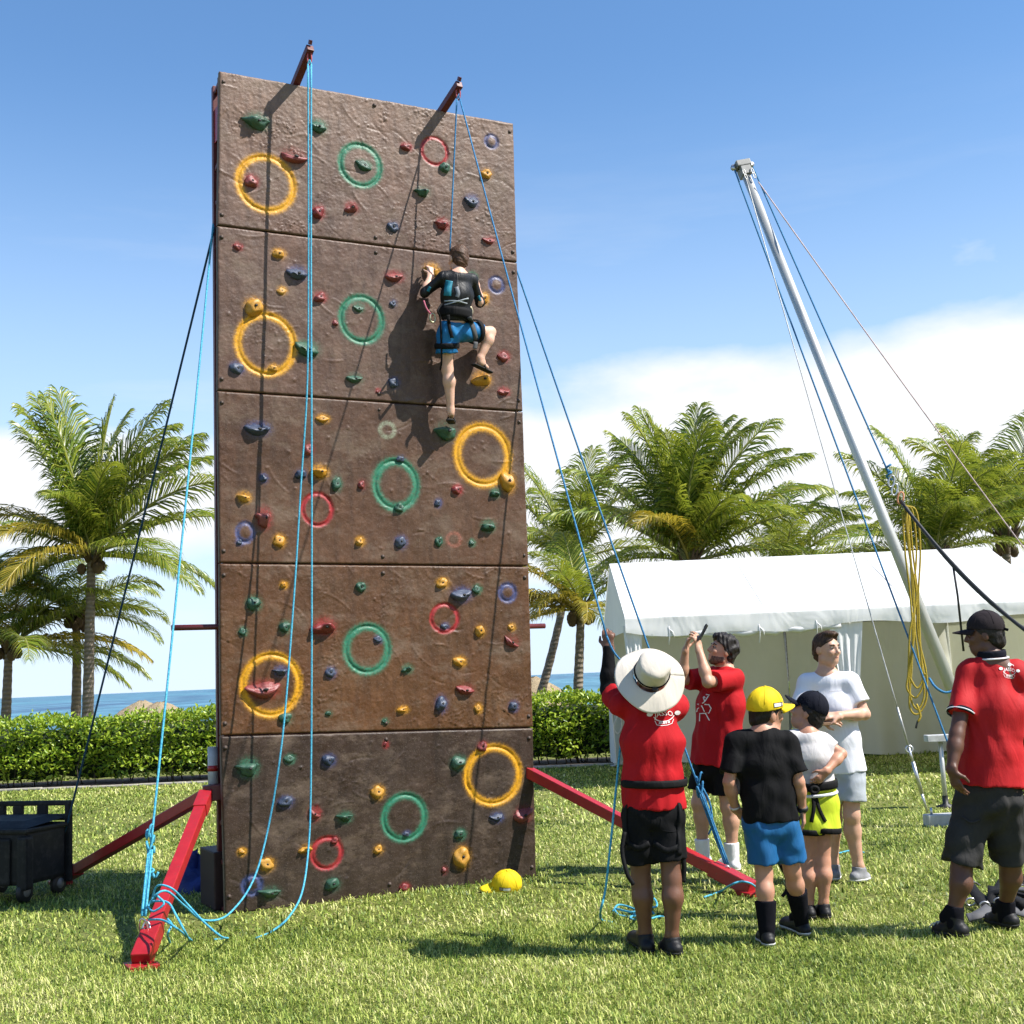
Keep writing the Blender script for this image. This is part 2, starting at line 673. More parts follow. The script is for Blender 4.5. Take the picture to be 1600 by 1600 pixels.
def hedge_leaves():
    n1, n2 = 36000, 15000
    x = g.uniform(HX0, HX1, n1)
    z = g.uniform(0.10, HZ + 0.02, n1)
    wav = 0.05 * np.sin(x * 2.3) + 0.04 * np.sin(x * 5.1 + 1)
    hole = np.sin(x * 3.7 + np.sin(z * 5) * 1.5) * np.sin(z * 7.0 + x * 1.3)
    y = HY0 + 0.10 + wav + 0.07 * hole + np.abs(g.normal(0, 0.09, n1)) + np.clip((z - 0.9) * 0.3, 0, 1) + np.clip((0.3 - z) * 0.8, 0, 1)
    keep = (z > 0.34) | (g.uniform(0, 1, n1) < 0.5)
    C1 = np.stack([x, y, z], 1)[keep]
    D1 = np.stack([g.normal(0, .75, n1), -np.abs(g.normal(.5, .4, n1)), g.normal(.35, .6, n1)], 1)[keep]
    N1 = np.stack([g.normal(0.1, .5, n1), g.normal(-.55, .4, n1), np.abs(g.normal(.95, .4, n1))], 1)[keep]
    x = g.uniform(HX0, HX1, n2)
    y = g.uniform(HY0 + 0.12, HY1, n2)
    z = HZ - 0.05 + 0.05 * np.sin(x * 1.9) + 0.045 * np.sin(x * 4.3 + y * 3) + g.normal(0.02, 0.055, n2)
    C2 = np.stack([x, y, z], 1)
    D2 = np.stack([g.normal(0, .6, n2), g.normal(-.1, .5, n2), np.abs(g.normal(.8, .4, n2))], 1)
    N2 = np.stack([g.normal(0.1, .6, n2), g.normal(-.5, .6, n2), g.normal(.3, .5, n2)], 1)
    C, D, N = np.concatenate([C1, C2]), np.concatenate([D1, D2]), np.concatenate([N1, N2])
    n = len(C)
    L = g.uniform(0.06, 0.115, n)
    return leaf_mesh('hedge_leaves', C - np.array([0, HY0, 0]), D, N, L, L * g.uniform(0.42, 0.6, n), hm)


o = link('leaves', hedge_leaves(), hedge)
o['kind'] = 'stuff'

soil = MB()
soil.grid([[(x, y, 0.012) for y in (21.72, 22.2, 23.6)] for x in np.linspace(-15.2, 15.2, 20)])
o = soil.build('hedge_bed', paint('bed_soil', (0.045, 0.032, 0.022), 0.95, bump=0.5))
o['kind'] = 'structure'
kb = MB()
kerb_m = paint('pale_kerb_stone', (0.40, 0.37, 0.31), 0.85, bump=0.3)
for i in range(38):
    x0 = -15.2 + i * 0.8
    kb.box((x0 + 0.395, 21.66 + random.uniform(-.012, .012), 0.018 + random.uniform(-.008, .008)), (0.785, 0.08, 0.04), None, 0, 0.012)
o = kb.build('kerb', kerb_m)
o['kind'] = 'structure'

# ---- thatched beach shelters behind the hedge
def thatch_mat():
    m = NT('dry_thatch')
    a = m.noise(3.0, 6, 0.7, m.obj((1, 1, 0.35)))
    b = m.noise(34, 4, 0.7, m.obj((1, 1, 0.2)))
    col = m.mix(m.mrange(b, 0.3, 0.7), (0.20, 0.145, 0.085), (0.50, 0.41, 0.27))
    m.set(Base_Color=m.mix(m.mrange(a, 0.4, 0.65), col, (0.30, 0.235, 0.15)), Roughness=0.95, Specular_IOR_Level=0.1)
    m.bump(b, 0.9, 0.05)
    return m.mat


THATCH = thatch_mat()
POST = paint('shelter_post', (0.16, 0.11, 0.07), 0.9)


def shelter(px, py, depth, r, label):
    top = at(px, py, depth)
    base = V((top.x, top.y, -0.05 - 3.2 * min(1, max(0, (depth - 26)) / 44)))
    root = empty('thatched_shelter', base)
    tag(root, label, 'shelter', 'thatched shelters on the beach')
    roof = MB()
    gg = np.random.default_rng(int(px))
    rows = []
    for i in range(9):
        t = i / 8
        rows.append([top + V((math.cos(a) * r * (0.06 + 0.94 * t ** 0.95) * (1 + gg.uniform(-.03, .03)), math.sin(a) * r * (0.06 + 0.94 * t ** 0.95), -r * 0.62 * t ** 1.12 + gg.uniform(-.03, .03))) for a in np.linspace(0, 2 * math.pi, 37)[:-1]])
    for row in rows:
        row.append(row[0])
    roof.grid(rows)
    roof.build('thatch_roof', THATCH, root)
    fr = MB()
    for k in range(420):
        a, t = gg.uniform(0, 2 * math.pi), gg.uniform(0.1, 1.03)
        p = top + V((math.cos(a) * r * t, math.sin(a) * r * t, -r * 0.62 * t ** 1.12 + 0.03))
        q = p + V((math.cos(a) * .16, math.sin(a) * .16, -0.11)) + V((gg.uniform(-.06, .06), gg.uniform(-.06, .06), gg.uniform(-.02, .07)))
        s = V((-math.sin(a), math.cos(a), 0)) * 0.025
        fr.add([p - s, p + s, q], [[0, 1, 2]])
    o = fr.build('straw_tufts', THATCH, root)
    o['kind'] = 'stuff'
    fr = MB()
    fr.tube([base, top - V((0, 0, 0.2))], 0.07, 8)
    fr.build('post', POST, root)


shelter(222, 1095, 40, 1.55, 'left thatched beach shelter roof behind the hedge left of the wall')
shelter(252, 1097, 37, 1.65, 'pointed thatched shelter roof with dark peak nearest the wall, behind left hedge')
shelter(832, 1058, 33, 1.5, 'thatched shelter roof behind the hedge on the right of the wall')

# ---- coconut palms
BARK = NT('palm_bark')
rb = BARK.n('ShaderNodeTexWave', wave_type='BANDS', bands_direction='Z')
rb.inputs['Scale'].default_value = 3.2
rb.inputs['Distortion'].default_value = 3.0
rb.inputs['Detail'].default_value = 3.0
BARK.l(BARK.obj(), rb.inputs[0])
nb = BARK.noise(9, 5, 0.65)
BARK.set(Base_Color=BARK.mix(BARK.mrange(nb, .3, .7), BARK.mix(rb.outputs[0], (0.11, 0.085, 0.06), (0.25, 0.205, 0.155)), (0.19, 0.155, 0.115)), Roughness=0.9)
BARK.bump(rb.outputs[0], 0.6, 0.03)
BARK = BARK.mat
HUSK = paint('palm_husk', (0.10, 0.065, 0.035), 0.95, bump=0.6)
FR_G = leafmat('palm_leaflets', [(0.025, 0.06, 0.010), (0.085, 0.15, 0.018), (0.21, 0.27, 0.032), (0.42, 0.42, 0.08)], 0.42, 0.30, (0.38, 0.40, 0.03))
FR_Y = leafmat('palm_leaflets_yellowing', [(0.10, 0.11, 0.015), (0.22, 0.20, 0.02), (0.38, 0.28, 0.03), (0.30, 0.26, 0.05)], 0.38, 0.38, (0.55, 0.40, 0.03))
STALK = paint('palm_stalk', (0.20, 0.21, 0.06), 0.5)
STALK_Y = paint('palm_stalk_yellow', (0.38, 0.30, 0.07), 0.5)
FROND = {}


def frond_mesh(elev, droop, seed, yellow=False):
    """a frond of unit length leaving the origin towards +X at `elev`, bending by `droop`; about 2 x 52 leaflets"""
    key = (elev, droop, seed, yellow)
    if key in FROND:
        return FROND[key]
    g = np.random.default_rng(abs(seed * 31 + int(elev) * 7 + int(droop)) + 1)
    n = 26
    pts = [np.zeros(3)]
    dirs = []
    for i in range(n):
        t = i / (n - 1)
        a = R(elev - droop * (t ** 1.7))
        d = np.array([math.cos(a), 0.0, math.sin(a)])
        dirs.append(d)
        pts.append(pts[-1] + d / n)
    dirs.append(dirs[-1])
    pts = np.array(pts)
    dirs = np.array(dirs)
    bl = MB()
    bl.tube([V(p) for p in pts], [0.011 * (1 - 0.85 * i / n) + 0.0015 for i in range(n + 1)], 5, mat=1)
    for s in (-1, 1):
        for k in range(88):
            t = 0.10 + 0.89 * (k + g.uniform(-.4, .4)) / 87
            f = min(max(t, 0.02), 0.995) * n
            i = int(f)
            p = pts[i] + (pts[min(i + 1, n)] - pts[i]) * (f - i)
            d = dirs[i]
            upv = np.array([-d[2], 0, d[0]])
            ln = (0.285 * (math.sin(math.pi * min(1, (t * 0.86 + 0.12))) ** 0.7) + 0.03) * g.uniform(0.85, 1.1)
            sw = 0.60 + 1.9 * t ** 2.2
            hang = 0.42 + 0.34 * g.uniform(0, 1)
            l = d * sw + np.array([0, s * 1.0, 0]) + upv * (0.30 + g.uniform(-0.12, 0.12))
            l /= np.linalg.norm(l)
            mid = p + l * ln * 0.5
            l2 = l + np.array([0, 0, -hang])
            l2 /= np.linalg.norm(l2)
            mid2 = mid + l2 * ln * 0.32
            l3 = l2 + np.array([0, 0, -hang * 1.6])
            l3 /= np.linalg.norm(l3)
            tip = mid2 + l3 * ln * 0.25
            wv = d * 0.0056 + upv * 0.0026 * g.uniform(-1, 1)
            bl.add([p - wv * 0.6, p + wv * 0.6, mid + wv, mid - wv, mid2 + wv * .7, mid2 - wv * .7, tip], [[0, 1, 2, 3], [3, 2, 4, 5], [5, 4, 6]], 0, True)
    me = bpy.data.meshes.new('frond')
    me.from_pydata([tuple(v) for v in bl.v], [], bl.f)
    me.materials.append(FR_Y if yellow else FR_G)
    me.materials.append(STALK_Y if yellow else STALK)
    me.polygons.foreach_set('material_index', bl.m)
    me.polygons.foreach_set('use_smooth', bl.s)
    me.update()
    FROND[key] = me
    return me


def palm(base_px, crown_px, depth, fronds, label, width=0.2, size=3.3, yellow=(), bow=0.0):
    crown = at(*crown_px, depth)
    bx = at(*base_px, depth)
    gz = -3.2 * min(1, max(0, (depth - 26)) / 44)
    t = (gz - 0.05 - crown.z) / (bx.z - crown.z) if abs(bx.z - crown.z) > 0.05 else 1
    base = crown.lerp(bx, t)
    root = empty('palm_tree', base)
    tag(root, label, 'palm tree', 'coconut palms along the shore')
    tr = MB()
    n = 26
    pts, rad = [], []
    for i in range(n + 1):
        f = i / n
        p = base.lerp(crown, f) + V((bow * math.sin(math.pi * f), 0, 0))
        pts.append(p)
        rad.append(width / 2 * (1.25 - 0.45 * f + 0.5 * max(0, 0.12 - f) / 0.12) * (1 + (0.05 if i % 2 else -0.03)))
    tr.tube(pts, rad, 12)
    tr.build('trunk', BARK, root)
    hk = MB()
    g = np.random.default_rng(int(crown_px[0]) + 5)
    for k in range(16):
        a = g.uniform(0, 2 * math.pi)
        d = V((math.cos(a), math.sin(a), 0))
        q = crown + V((0, 0, g.uniform(-.32, .02)))
        hk.tube([q + d * width * .35, q + d * width * .8 + V((0, 0, .14)), q + d * width * 1.5 + V((0, 0, .36))], [.055, .045, .018], 5)
    for k in range(5):
        a = g.uniform(0, 2 * math.pi)
        c = crown + V((math.cos(a) * .2, math.sin(a) * .2, -.2 + g.uniform(-.1, .05)))
        hk.lathe([(0.001, -.12), (.06, -.1), (.10, -.02), (.09, .07), (.04, .12), (.001, .13)], 10, Matrix.Translation(c))
    hk.build('husk', HUSK, root)
    for k, fr in enumerate(fronds):
        if k % 5 == 4 and 5 < fr[1] < 60:
            continue
        az, el, ln, dr = fr
        el, dr = (el + 6 if 20 < el < 76 else el), round(dr * 0.84)
        y = k in yellow
        o = link('frond', frond_mesh(el, dr, k % 3, y), root, crown - base)
        o.rotation_euler = (g.uniform(-.25, .25), 0, R(az + g.uniform(-6, 6)))
        # rotation about X first twists the leaf, then Z turns it round the crown
        s = size * ln
        o.scale = (s, s, s)


EXTRA = [(170, 82, 1.0, 14), (40, 80, 1.02, 24), (5, 76, 1.05, 34), (185, 70, 1.0, 28)]
# azimuth (0 = right, 90 = away, 180 = left, 270 = towards the camera), elevation, length, droop
A = [(175, 58, 1.05, 20), (165, 76, 1.05, 12), (150, 84, 1.05, 10), (20, 86, 0.98, 12), (15, 72, 1.0, 62), (-8, 62, 1.0, 75), (8, 48, 1.0, 55), (-15, 38, 1.02, 62),
     (20, 25, 1.0, 58), (-5, 15, 0.98, 60), (185, 35, 0.9, 85), (200, 22, 0.9, 85), (235, 25, 0.75, 95), (250, 5, 0.8, 75), (290, 30, 0.8, 90), (320, 10, 0.9, 70),
     (60, 60, 0.9, 60), (110, 55, 0.9, 60), (95, 25, 0.9, 70), (45, 30, 0.95, 65), (140, 30, 0.9, 75), (170, 12, 0.85, 70), (30, 2, 0.85, 50), (150, 0, 0.85, 55), (345, -5, 0.8, 45), (205, -8, 0.8, 45), (260, 50, .7, 90), (310, 60, .75, 70), (0, 55, 1, 40), (40, 66, 1, 55)]
palm((137, 1122), (143, 868), 27.0, A + EXTRA, 'tallest left palm with upright fronds and pale ringed trunk', 0.21, 3.45, (10, 12, 13))
Bf = [(180, 30, 1, 70), (190, 12, 1, 60), (200, 45, .9, 80), (215, 5, .9, 60), (165, 10, 1, 60), (240, 25, .8, 85), (150, 40, .9, 70), (20, 20, .7, 80), (350, 0, .7, 60), (270, 15, .7, 80), (100, 50, .8, 60), (60, 30, .8, 70), (175, -5, .9, 45), (225, 40, .8, 75), (130, 15, .9, 60), (0, 40, .7, 90)]
palm((115, 1122), (119, 962), 28.5, Bf, 'shorter left palm whose trunk stands just left of the tallest one', 0.20, 3.0, (), 0.05)
Cf = [(0, 25, 1, 60), (10, 8, 1, 50), (350, 40, .9, 75), (20, 55, .9, 60), (180, 40, 1, 60), (190, 15, 1, 60), (90, 60, .9, 40), (270, 20, .7, 80), (300, 10, .9, 60), (330, 20, 1, 65), (45, 30, .9, 60), (140, 30, .9, 60), (220, 20, .9, 70), (5, -8, .9, 40), (25, 0, 1, 45)]
palm((9, 1128), (14, 1008), 27.5, Cf, 'palm at the left edge with drooping dark fronds', 0.20, 3.0, (1, 6))
D = [(165, 62, 1.0, 22), (150, 74, 1.05, 18), (60, 84, 1.05, 20), (15, 80, 1.05, 38), (20, 66, 1.1, 45), (-5, 50, 1.05, 52), (10, 38, 1.1, 60), (175, 48, 1.0, 48), (185, 30, 1.0, 55), (170, 15, .9, 60), (200, 10, .8, 70), (-10, 25, 1.05, 58), (8, 12, 1.0, 50),
     (235, 40, .75, 95), (265, 55, .8, 85), (290, 45, .8, 85), (315, 35, .85, 80), (90, 60, .9, 50), (120, 70, 1, 40), (60, 60, 1, 50), (40, 40, .9, 60), (140, 40, .9, 60), (250, 75, .9, 60), (300, 75, .95, 60), (0, 72, 1.0, 50), (340, 60, .95, 65), (0, -5, .8, 40), (180, -5, .8, 40)]
palm((1085, 1060), (1078, 878), 27.0, D + EXTRA, 'tall palm with upright fronds behind the left half of the white tent', 0.21, 3.35, (13,))
Ef = [(180, 40, .95, 75), (190, 20, 1, 70), (170, 8, 1, 60), (200, -5, .9, 50), (165, 55, .9, 70), (230, 20, .7, 85), (250, 40, .7, 90), (0, 30, .8, 80), (10, 5, .8, 60), (340, 20, .7, 80), (90, 60, .9, 50), (270, 10, .7, 70), (20, 55, .8, 70), (150, 20, .9, 60), (300, -10, .7, 50), (215, 60, .7, 80)]
palm((903, 1082), (908, 950), 25.5, Ef, 'palm with yellowing fronds beside the right edge of the wall', 0.19, 2.5, (0, 1, 2, 3, 5, 11, 13))
Ff = [(170, 70, 1, 40), (10, 72, 1, 55), (0, 55, 1, 65), (185, 55, 1, 50), (60, 80, 1, 25), (200, 35, .9, 70), (330, 40, .9, 70), (270, 60, .8, 80), (120, 60, .9, 50), (30, 40, .9, 65), (150, 30, .9, 65), (240, 30, .8, 80), (300, 65, .9, 60), (0, 20, .9, 60), (180, 15, .9, 60), (90, 40, .8, 60)]
palm((845, 1062), (892, 880), 30.0, Ff, 'green palm rising behind the yellowing one right of the wall', 0.19, 3.0, (), 0.1)
Gf = [(180, 45, 1, 60), (0, 45, 1, 55), (10, 28, 1.05, 45), (-10, 15, 1.05, 40), (170, 25, 1, 60), (60, 75, .9, 40), (190, 65, .9, 50), (20, 62, .95, 60), (270, 45, .8, 80), (300, 30, .8, 75), (240, 30, .8, 75), (90, 50, .8, 60), (5, 8, .9, 40), (340, 40, .9, 60)]
palm((1235, 1045), (1226, 884), 31.0, Gf, 'low palm showing above the middle of the tent roof', 0.19, 2.6)
Hf = [(170, 60, 1, 45), (155, 75, 1, 35), (20, 78, 1, 45), (0, 60, 1, 60), (185, 40, 1, 60), (195, 20, 1, 60), (10, 35, 1.05, 60), (240, 55, .85, 85), (270, 40, .8, 85), (300, 60, .85, 75), (90, 65, .9, 50), (60, 50, .9, 60), (130, 50, .9, 60), (340, 25, .9, 65), (215, 35, .85, 80), (320, 45, .85, 75), (175, 8, .9, 50), (260, 70, .9, 60), (5, 12, .95, 55)]
palm((1470, 1030), (1462, 862), 25.5, Hf, 'palm behind the tent to the right of the leaning mast', 0.21, 2.75)
If = [(175, 62, 1, 50), (160, 78, 1.0, 35), (60, 84, 1, 30), (10, 65, 1, 60), (190, 42, 1, 65), (180, 22, 1, 65), (0, 45, 1, 60), (240, 60, .9, 80), (280, 50, .85, 85), (310, 40, .85, 80), (100, 60, .9, 50), (130, 45, .9, 60), (220, 30, .9, 80), (350, 25, .95, 60), (255, 30, .8, 85), (200, 62, .95, 60)]
palm((1575, 1024), (1572, 842), 27.5, If, 'rightmost palm with dense crown above the tent end', 0.21, 3.0)


# ---- the white tent
def tent_mat(name, col, trans, tcol):
    m = NT(name)
    f = m.noise(1.6, 4, 0.6)
    m.set(Base_Color=m.mix(m.mrange(f, 0.3, 0.7), tuple(c * 0.93 for c in col), col), Roughness=0.55, Specular_IOR_Level=0.3)
    m.bump(m.noise(1.5, 3, 0.5, m.obj((1, 1, 0.6)), 0.8), 0.5, 0.10)
    t = m.n('ShaderNodeBsdfTranslucent')
    t.inputs[0].default_value = (*tcol, 1)
    s = m.n('ShaderNodeMixShader')
    s.inputs[0].default_value = trans
    m.l(m.b.outputs[0], s.inputs[1])
    m.l(t.outputs[0], s.inputs[2])
    m.l(s.outputs[0], m.out.inputs[0])
    return m.mat


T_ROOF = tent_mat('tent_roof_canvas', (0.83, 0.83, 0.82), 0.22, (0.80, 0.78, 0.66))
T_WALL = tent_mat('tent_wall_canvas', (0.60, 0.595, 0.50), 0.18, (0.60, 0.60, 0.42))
T_POLE = paint('tent_pole_metal', (0.42, 0.43, 0.44), 0.4, metallic=0.7)
T_WHITE = tent_mat('tent_curtain_canvas', (0.80, 0.80, 0.80), 0.25, (0.8, 0.8, 0.78))

YF, YR, YB = 17.0, 19.2, 21.35
XL = at(976, 968, YF).x
XR = at(1541, 850, YR).x + 0.02
ZE, ZR = 2.26, 3.15
tent = empty('party_tent', ((XL + XR) / 2, YR, 0))
tag(tent, 'long white party tent with pitched roof and open front', 'tent')


def roofpt(x, t):
    """t: 0 ridge .. 1 eave, gentle sag between the frames"""
    return t


def roof_side(y_eave):
    rows = []
    nx, nt = 40, 14
    for i in range(nx + 1):
        fx = i / nx
        x = XL + (XR - XL) * fx
        bay = math.sin(math.pi * ((fx * 3) % 1.0)) if 0 < fx < 1 else 0
        row = []
        for j in range(nt + 1):
            t = j / nt
            sag = 0.05 * math.sin(math.pi * t) * bay
            row.append((x, YR + (y_eave - YR) * t, ZR + (ZE - ZR) * t - sag))
        row.append((x + 0.0, y_eave + (0.012 if y_eave > YR else -0.012), ZE - 0.05))
        rows.append(row)
    return rows


mb = MB()
mb.grid(roof_side(YF))
mb.build('roof_panel', T_ROOF, tent)
mb = MB()
mb.grid(roof_side(YB))
mb.build('roof_panel', T_ROOF, tent)


for side, ye in ((1, YF), (-1, YB)):
    for fx in (1 / 3, 2 / 3):
        x = XL + (XR - XL) * fx
        nrm_ = V((0, -(ZR - ZE) * (1 if ye < YR else -1), abs(ye - YR))).normalized() * .004
        rows = []
        for j in range(15):
            t = j / 14
            p = V((x, YR + (ye - YR) * t, ZR + (ZE - ZR) * t)) + nrm_
            rows.append([p + V((-.025, 0, 0)), p + V((.025, 0, 0))])
        mb = MB()
        mb.grid(rows)
        mb.build('roof_seam', T_ROOF, tent)


def drape(a, b, z0f, z1f, nfold=8, amp=0.03, seed=0, nu=60, nv=14, nrm=(0, -1, 0), gather=None):
    """hanging sheet from a to b (ground points); z0f(t) top, z1f(t) bottom"""
    g = np.random.default_rng(seed)
    ph = g.uniform(0, 6, 4)
    a, b, nrm = V(a), V(b), V(nrm)
    rows = []
    for i in range(nu + 1):
        t = i / nu
        row = []
        for j in range(nv + 1):
            s = j / nv
            w = amp * (0.15 + 0.85 * s) * (math.sin(t * nfold * 6.28 + ph[0] + 1.2 * s) * 0.6 + math.sin(t * nfold * 2.9 + ph[1] - s) * 0.5 + 0.5 * math.sin(t * 3.1 + s * 4 + ph[2]))
            tt = t
            if gather:
                tt = 0.5 + (t - 0.5) * gather(s)
            p = a.lerp(b, tt) + nrm * w
            z = z0f(t) + (z1f(t) - z0f(t)) * s
            row.append((p.x, p.y, z))
        rows.append(row)
    return rows


mb = MB()
mb.grid(drape((XL, YF - 0.02, 0), (XR, YF - 0.02, 0), lambda t: ZE - 0.035, lambda t: ZE - 0.22 - 0.03 * math.sin(t * 19) - (0.07 if 0.02 < t < 0.5 else 0.02) * abs(math.sin(t * 6.28)), 9, 0.012, 3, 90, 5))
mb.build('front_valance', T_ROOF, tent)
# rolled-up front wall tied under the eave of the left bay
mb = MB()
pts = [V((XL + 0.25 + 2.6 * i / 24, YF + 0.03, ZE - 0.235 - 0.045 * math.sin(i / 24 * math.pi) - 0.012 * math.sin(i * 1.7))) for i in range(25)]
mb.tube(pts, [0.045 + 0.012 * math.sin(i * 2.1) for i in range(25)], 10)
mb.build('rolled_front_wall', T_WHITE, tent)
for k in (0.14, 0.6, 0.88):
    i = int(k * 24)
    mb = MB()
    p = pts[i]
    mb.tube([p + V((0, -0.055, 0.08)), p + V((0.006, -0.06, -.02)), p + V((-0.01, -0.055, -0.16))], 0.008, 6)
    mb.tube([p + V((0, -0.055, 0.05)), p + V((0.05, -0.07, 0.0)), p + V((0.06, -0.06, -.07))], 0.008, 6)
    mb.build('tie_string', T_WHITE, tent)
# back wall in panels, side walls, gables
XM = at(1232, 1100, YB).x
XG = at(1488, 1000, YB).x
gap = 0.02
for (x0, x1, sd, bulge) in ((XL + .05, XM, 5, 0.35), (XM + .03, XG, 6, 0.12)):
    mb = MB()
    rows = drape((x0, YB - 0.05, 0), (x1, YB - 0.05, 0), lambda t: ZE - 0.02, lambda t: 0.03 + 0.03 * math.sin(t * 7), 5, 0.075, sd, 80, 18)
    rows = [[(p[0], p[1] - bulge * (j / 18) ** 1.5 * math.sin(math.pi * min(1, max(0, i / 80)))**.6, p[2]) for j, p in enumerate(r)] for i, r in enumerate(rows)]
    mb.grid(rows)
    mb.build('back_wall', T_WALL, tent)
mb = MB()
mb.grid(drape((XR - 0.02, YB - 0.12, 0), (XR - 0.02, YF + 0.1, 0), lambda t: ZE - 0.02, lambda t: 0.04, 3, 0.05, 9, 60, 16, (-1, 0, 0)))
mb.build('side_wall', T_WALL, tent)
mb = MB()
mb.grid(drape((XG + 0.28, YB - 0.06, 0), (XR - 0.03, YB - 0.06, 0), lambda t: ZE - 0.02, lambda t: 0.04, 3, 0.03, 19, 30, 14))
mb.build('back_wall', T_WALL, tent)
for x in (XL + 0.01, XR - 0.01):
    mb = MB()
    mb.add([(x, YF, ZE), (x, YB, ZE), (x, YR, ZR - 0.004), (x, YF, ZE - 0.2), (x, YB, ZE - 0.2)], [[0, 1, 2], [3, 4, 1, 0]])
    mb.build('gable', T_ROOF, tent)
# left side wall pulled back and tied at the rear pole
mb = MB()
mb.grid(drape((XL + 0.02, YB - 0.75, 0), (XL + 0.03, YB - 0.1, 0), lambda t: ZE - 0.03, lambda t: 0.10, 5, 0.03, 12, 40, 14, (-1, 0, 0), lambda s: 1.0 - 0.75 * math.sin(math.pi * min(1, s * 1.1)) if s < .9 else 0.8))
mb.build('side_curtain', T_WHITE, tent)
# tied front curtains
for (x, w, sd) in ((XL + 0.10, 0.26, 31), (at(1322, 980, YF).x, 0.48, 32)):
    mb = MB()
    mb.grid(drape((x - w / 2, YF + .02, 0), (x + w / 2, YF + .02, 0), lambda t: ZE - 0.12, lambda t: 1.05, 4, 0.035, sd, 40, 18, (0, -1, 0), lambda s: 1.0 - 0.62 * s))
    mb.build('tied_front_curtain', T_WHITE, tent)
for (x, y) in ((XL + .03, YF + .05), (XL + 0.06, YB - .03), (at(1325, 1000, YF).x, YF + 0.06), (XM, YB - .03), (XR - .06, YB - .03), (XR - .06, YF + .05), (XG + .2, YB + 0.05)):
    mb = MB()
    mb.tube([(x, y, 0), (x, y, ZE - 0.03)], 0.022, 10)
    mb.lathe([(.07, 0), (.07, .02), (.02, .03)], 12, Matrix.Translation((x, y, 0.005)), cap=True)
    mb.build('pole', T_POLE, tent)
for (a, b) in (((XL, YR, ZR - .05), (XR, YR, ZR - .05)), ((XL, YF + .05, ZE - .06), (XR, YF + .05, ZE - .06)), ((XL, YB - .05, ZE - .06), (XR, YB - .05, ZE - .06))):
    mb = MB()
    mb.tube([a, b], 0.02, 8)
    mb.build('roof_bar', T_POLE, tent)
for x in (XL + .03, at(1325, 1000, YF).x, XM, XR - .05):
    mb = MB()
    mb.tube([(x, YF + .05, ZE - .07), (x, YR, ZR - .06), (x, YB - .05, ZE - .07)], 0.02, 8)
    mb.build('rafter', T_POLE, tent)
mb = MB()
p = at(958, 1125, YB - .1)
mb.tube(smooth_path([p + V((.02, -.03, .35)), p + V((.10, -.03, .15)), p + V((.13, -.03, -.1)), p + V((.06, -.03, -.22)), p + V((.0, -.03, -.12)), p + V((.07, -.03, .1)), p + V((.02, -.03, .32))]), 0.014, 6)
o = mb.build('rope_coil', paint('white_rope', (0.75, 0.74, 0.68), 0.8))
tag(o, 'coil of white rope hanging on the rear left tent pole', 'rope')

# ================================================================== the climbing wall
YAW, LEAN = 0.471, 0.031
WO = V((-1.018, 9.62, 0.0))
WU = V((math.cos(YAW), math.sin(YAW), 0))
WNH = V((math.sin(YAW), -math.cos(YAW), 0))
WV = V((0, 0, math.cos(LEAN))) + WNH * math.sin(LEAN)
WN = WNH * math.cos(LEAN) - V((0, 0, 1)) * math.sin(LEAN)


def onwall(x, y, off=0.0):
    d = ray(x, y)
    t = ((WO + WN * off) - EYE).dot(WN) / d.dot(WN)
    return EYE + d * t


def uv(x, y):
    p = onwall(x, y) - WO
    return p.dot(WU), p.dot(WV)


def wp(u, v, off=0.0):
    return WO + WU * u + WV * v + WN * off


RED = NT('red_painted_steel')
f = RED.noise(9, 6, 0.65)
f2 = RED.noise(55, 4, 0.7)
rc = RED.mix(RED.mrange(f, .35, .7), (0.27, 0.008, 0.012), (0.36, 0.014, 0.018))
RED.set(Base_Color=RED.mix(RED.mrange(f2, 0.61, 0.68), rc, (0.16, 0.05, 0.03)), Roughness=0.38, Specular_IOR_Level=0.5)
RED.bump(f2, 0.12, 0.003)
RED = RED.mat
DRED = paint('dark_red_steel', (0.10, 0.012, 0.014), 0.5, bump=0.15)
STEEL = paint('zinc_steel', (0.55, 0.56, 0.57), 0.35, metallic=0.85, bump=0.1)
BLACK = paint('black_hardware', (0.010, 0.010, 0.011), 0.55)
BOLT = paint('rusty_bolt', (0.07, 0.05, 0.04), 0.6, metallic=0.4)

PL = [(343, 110), (340, 352), (340, 610), (343, 880), (345, 1150), (352, 1421)]
PR = [(802, 192), (808, 410), (817, 643), (826, 885), (833, 1137), (838, 1371)]
PAINT = {'y': (0.60, 0.29, 0.008), 'g': (0.018, 0.165, 0.095), 'r': (0.30, 0.016, 0.022), 'b': (0.035, 0.065, 0.19), 'p': (0.30, 0.36, 0.25), 'f': (0.42, 0.14, 0.10)}
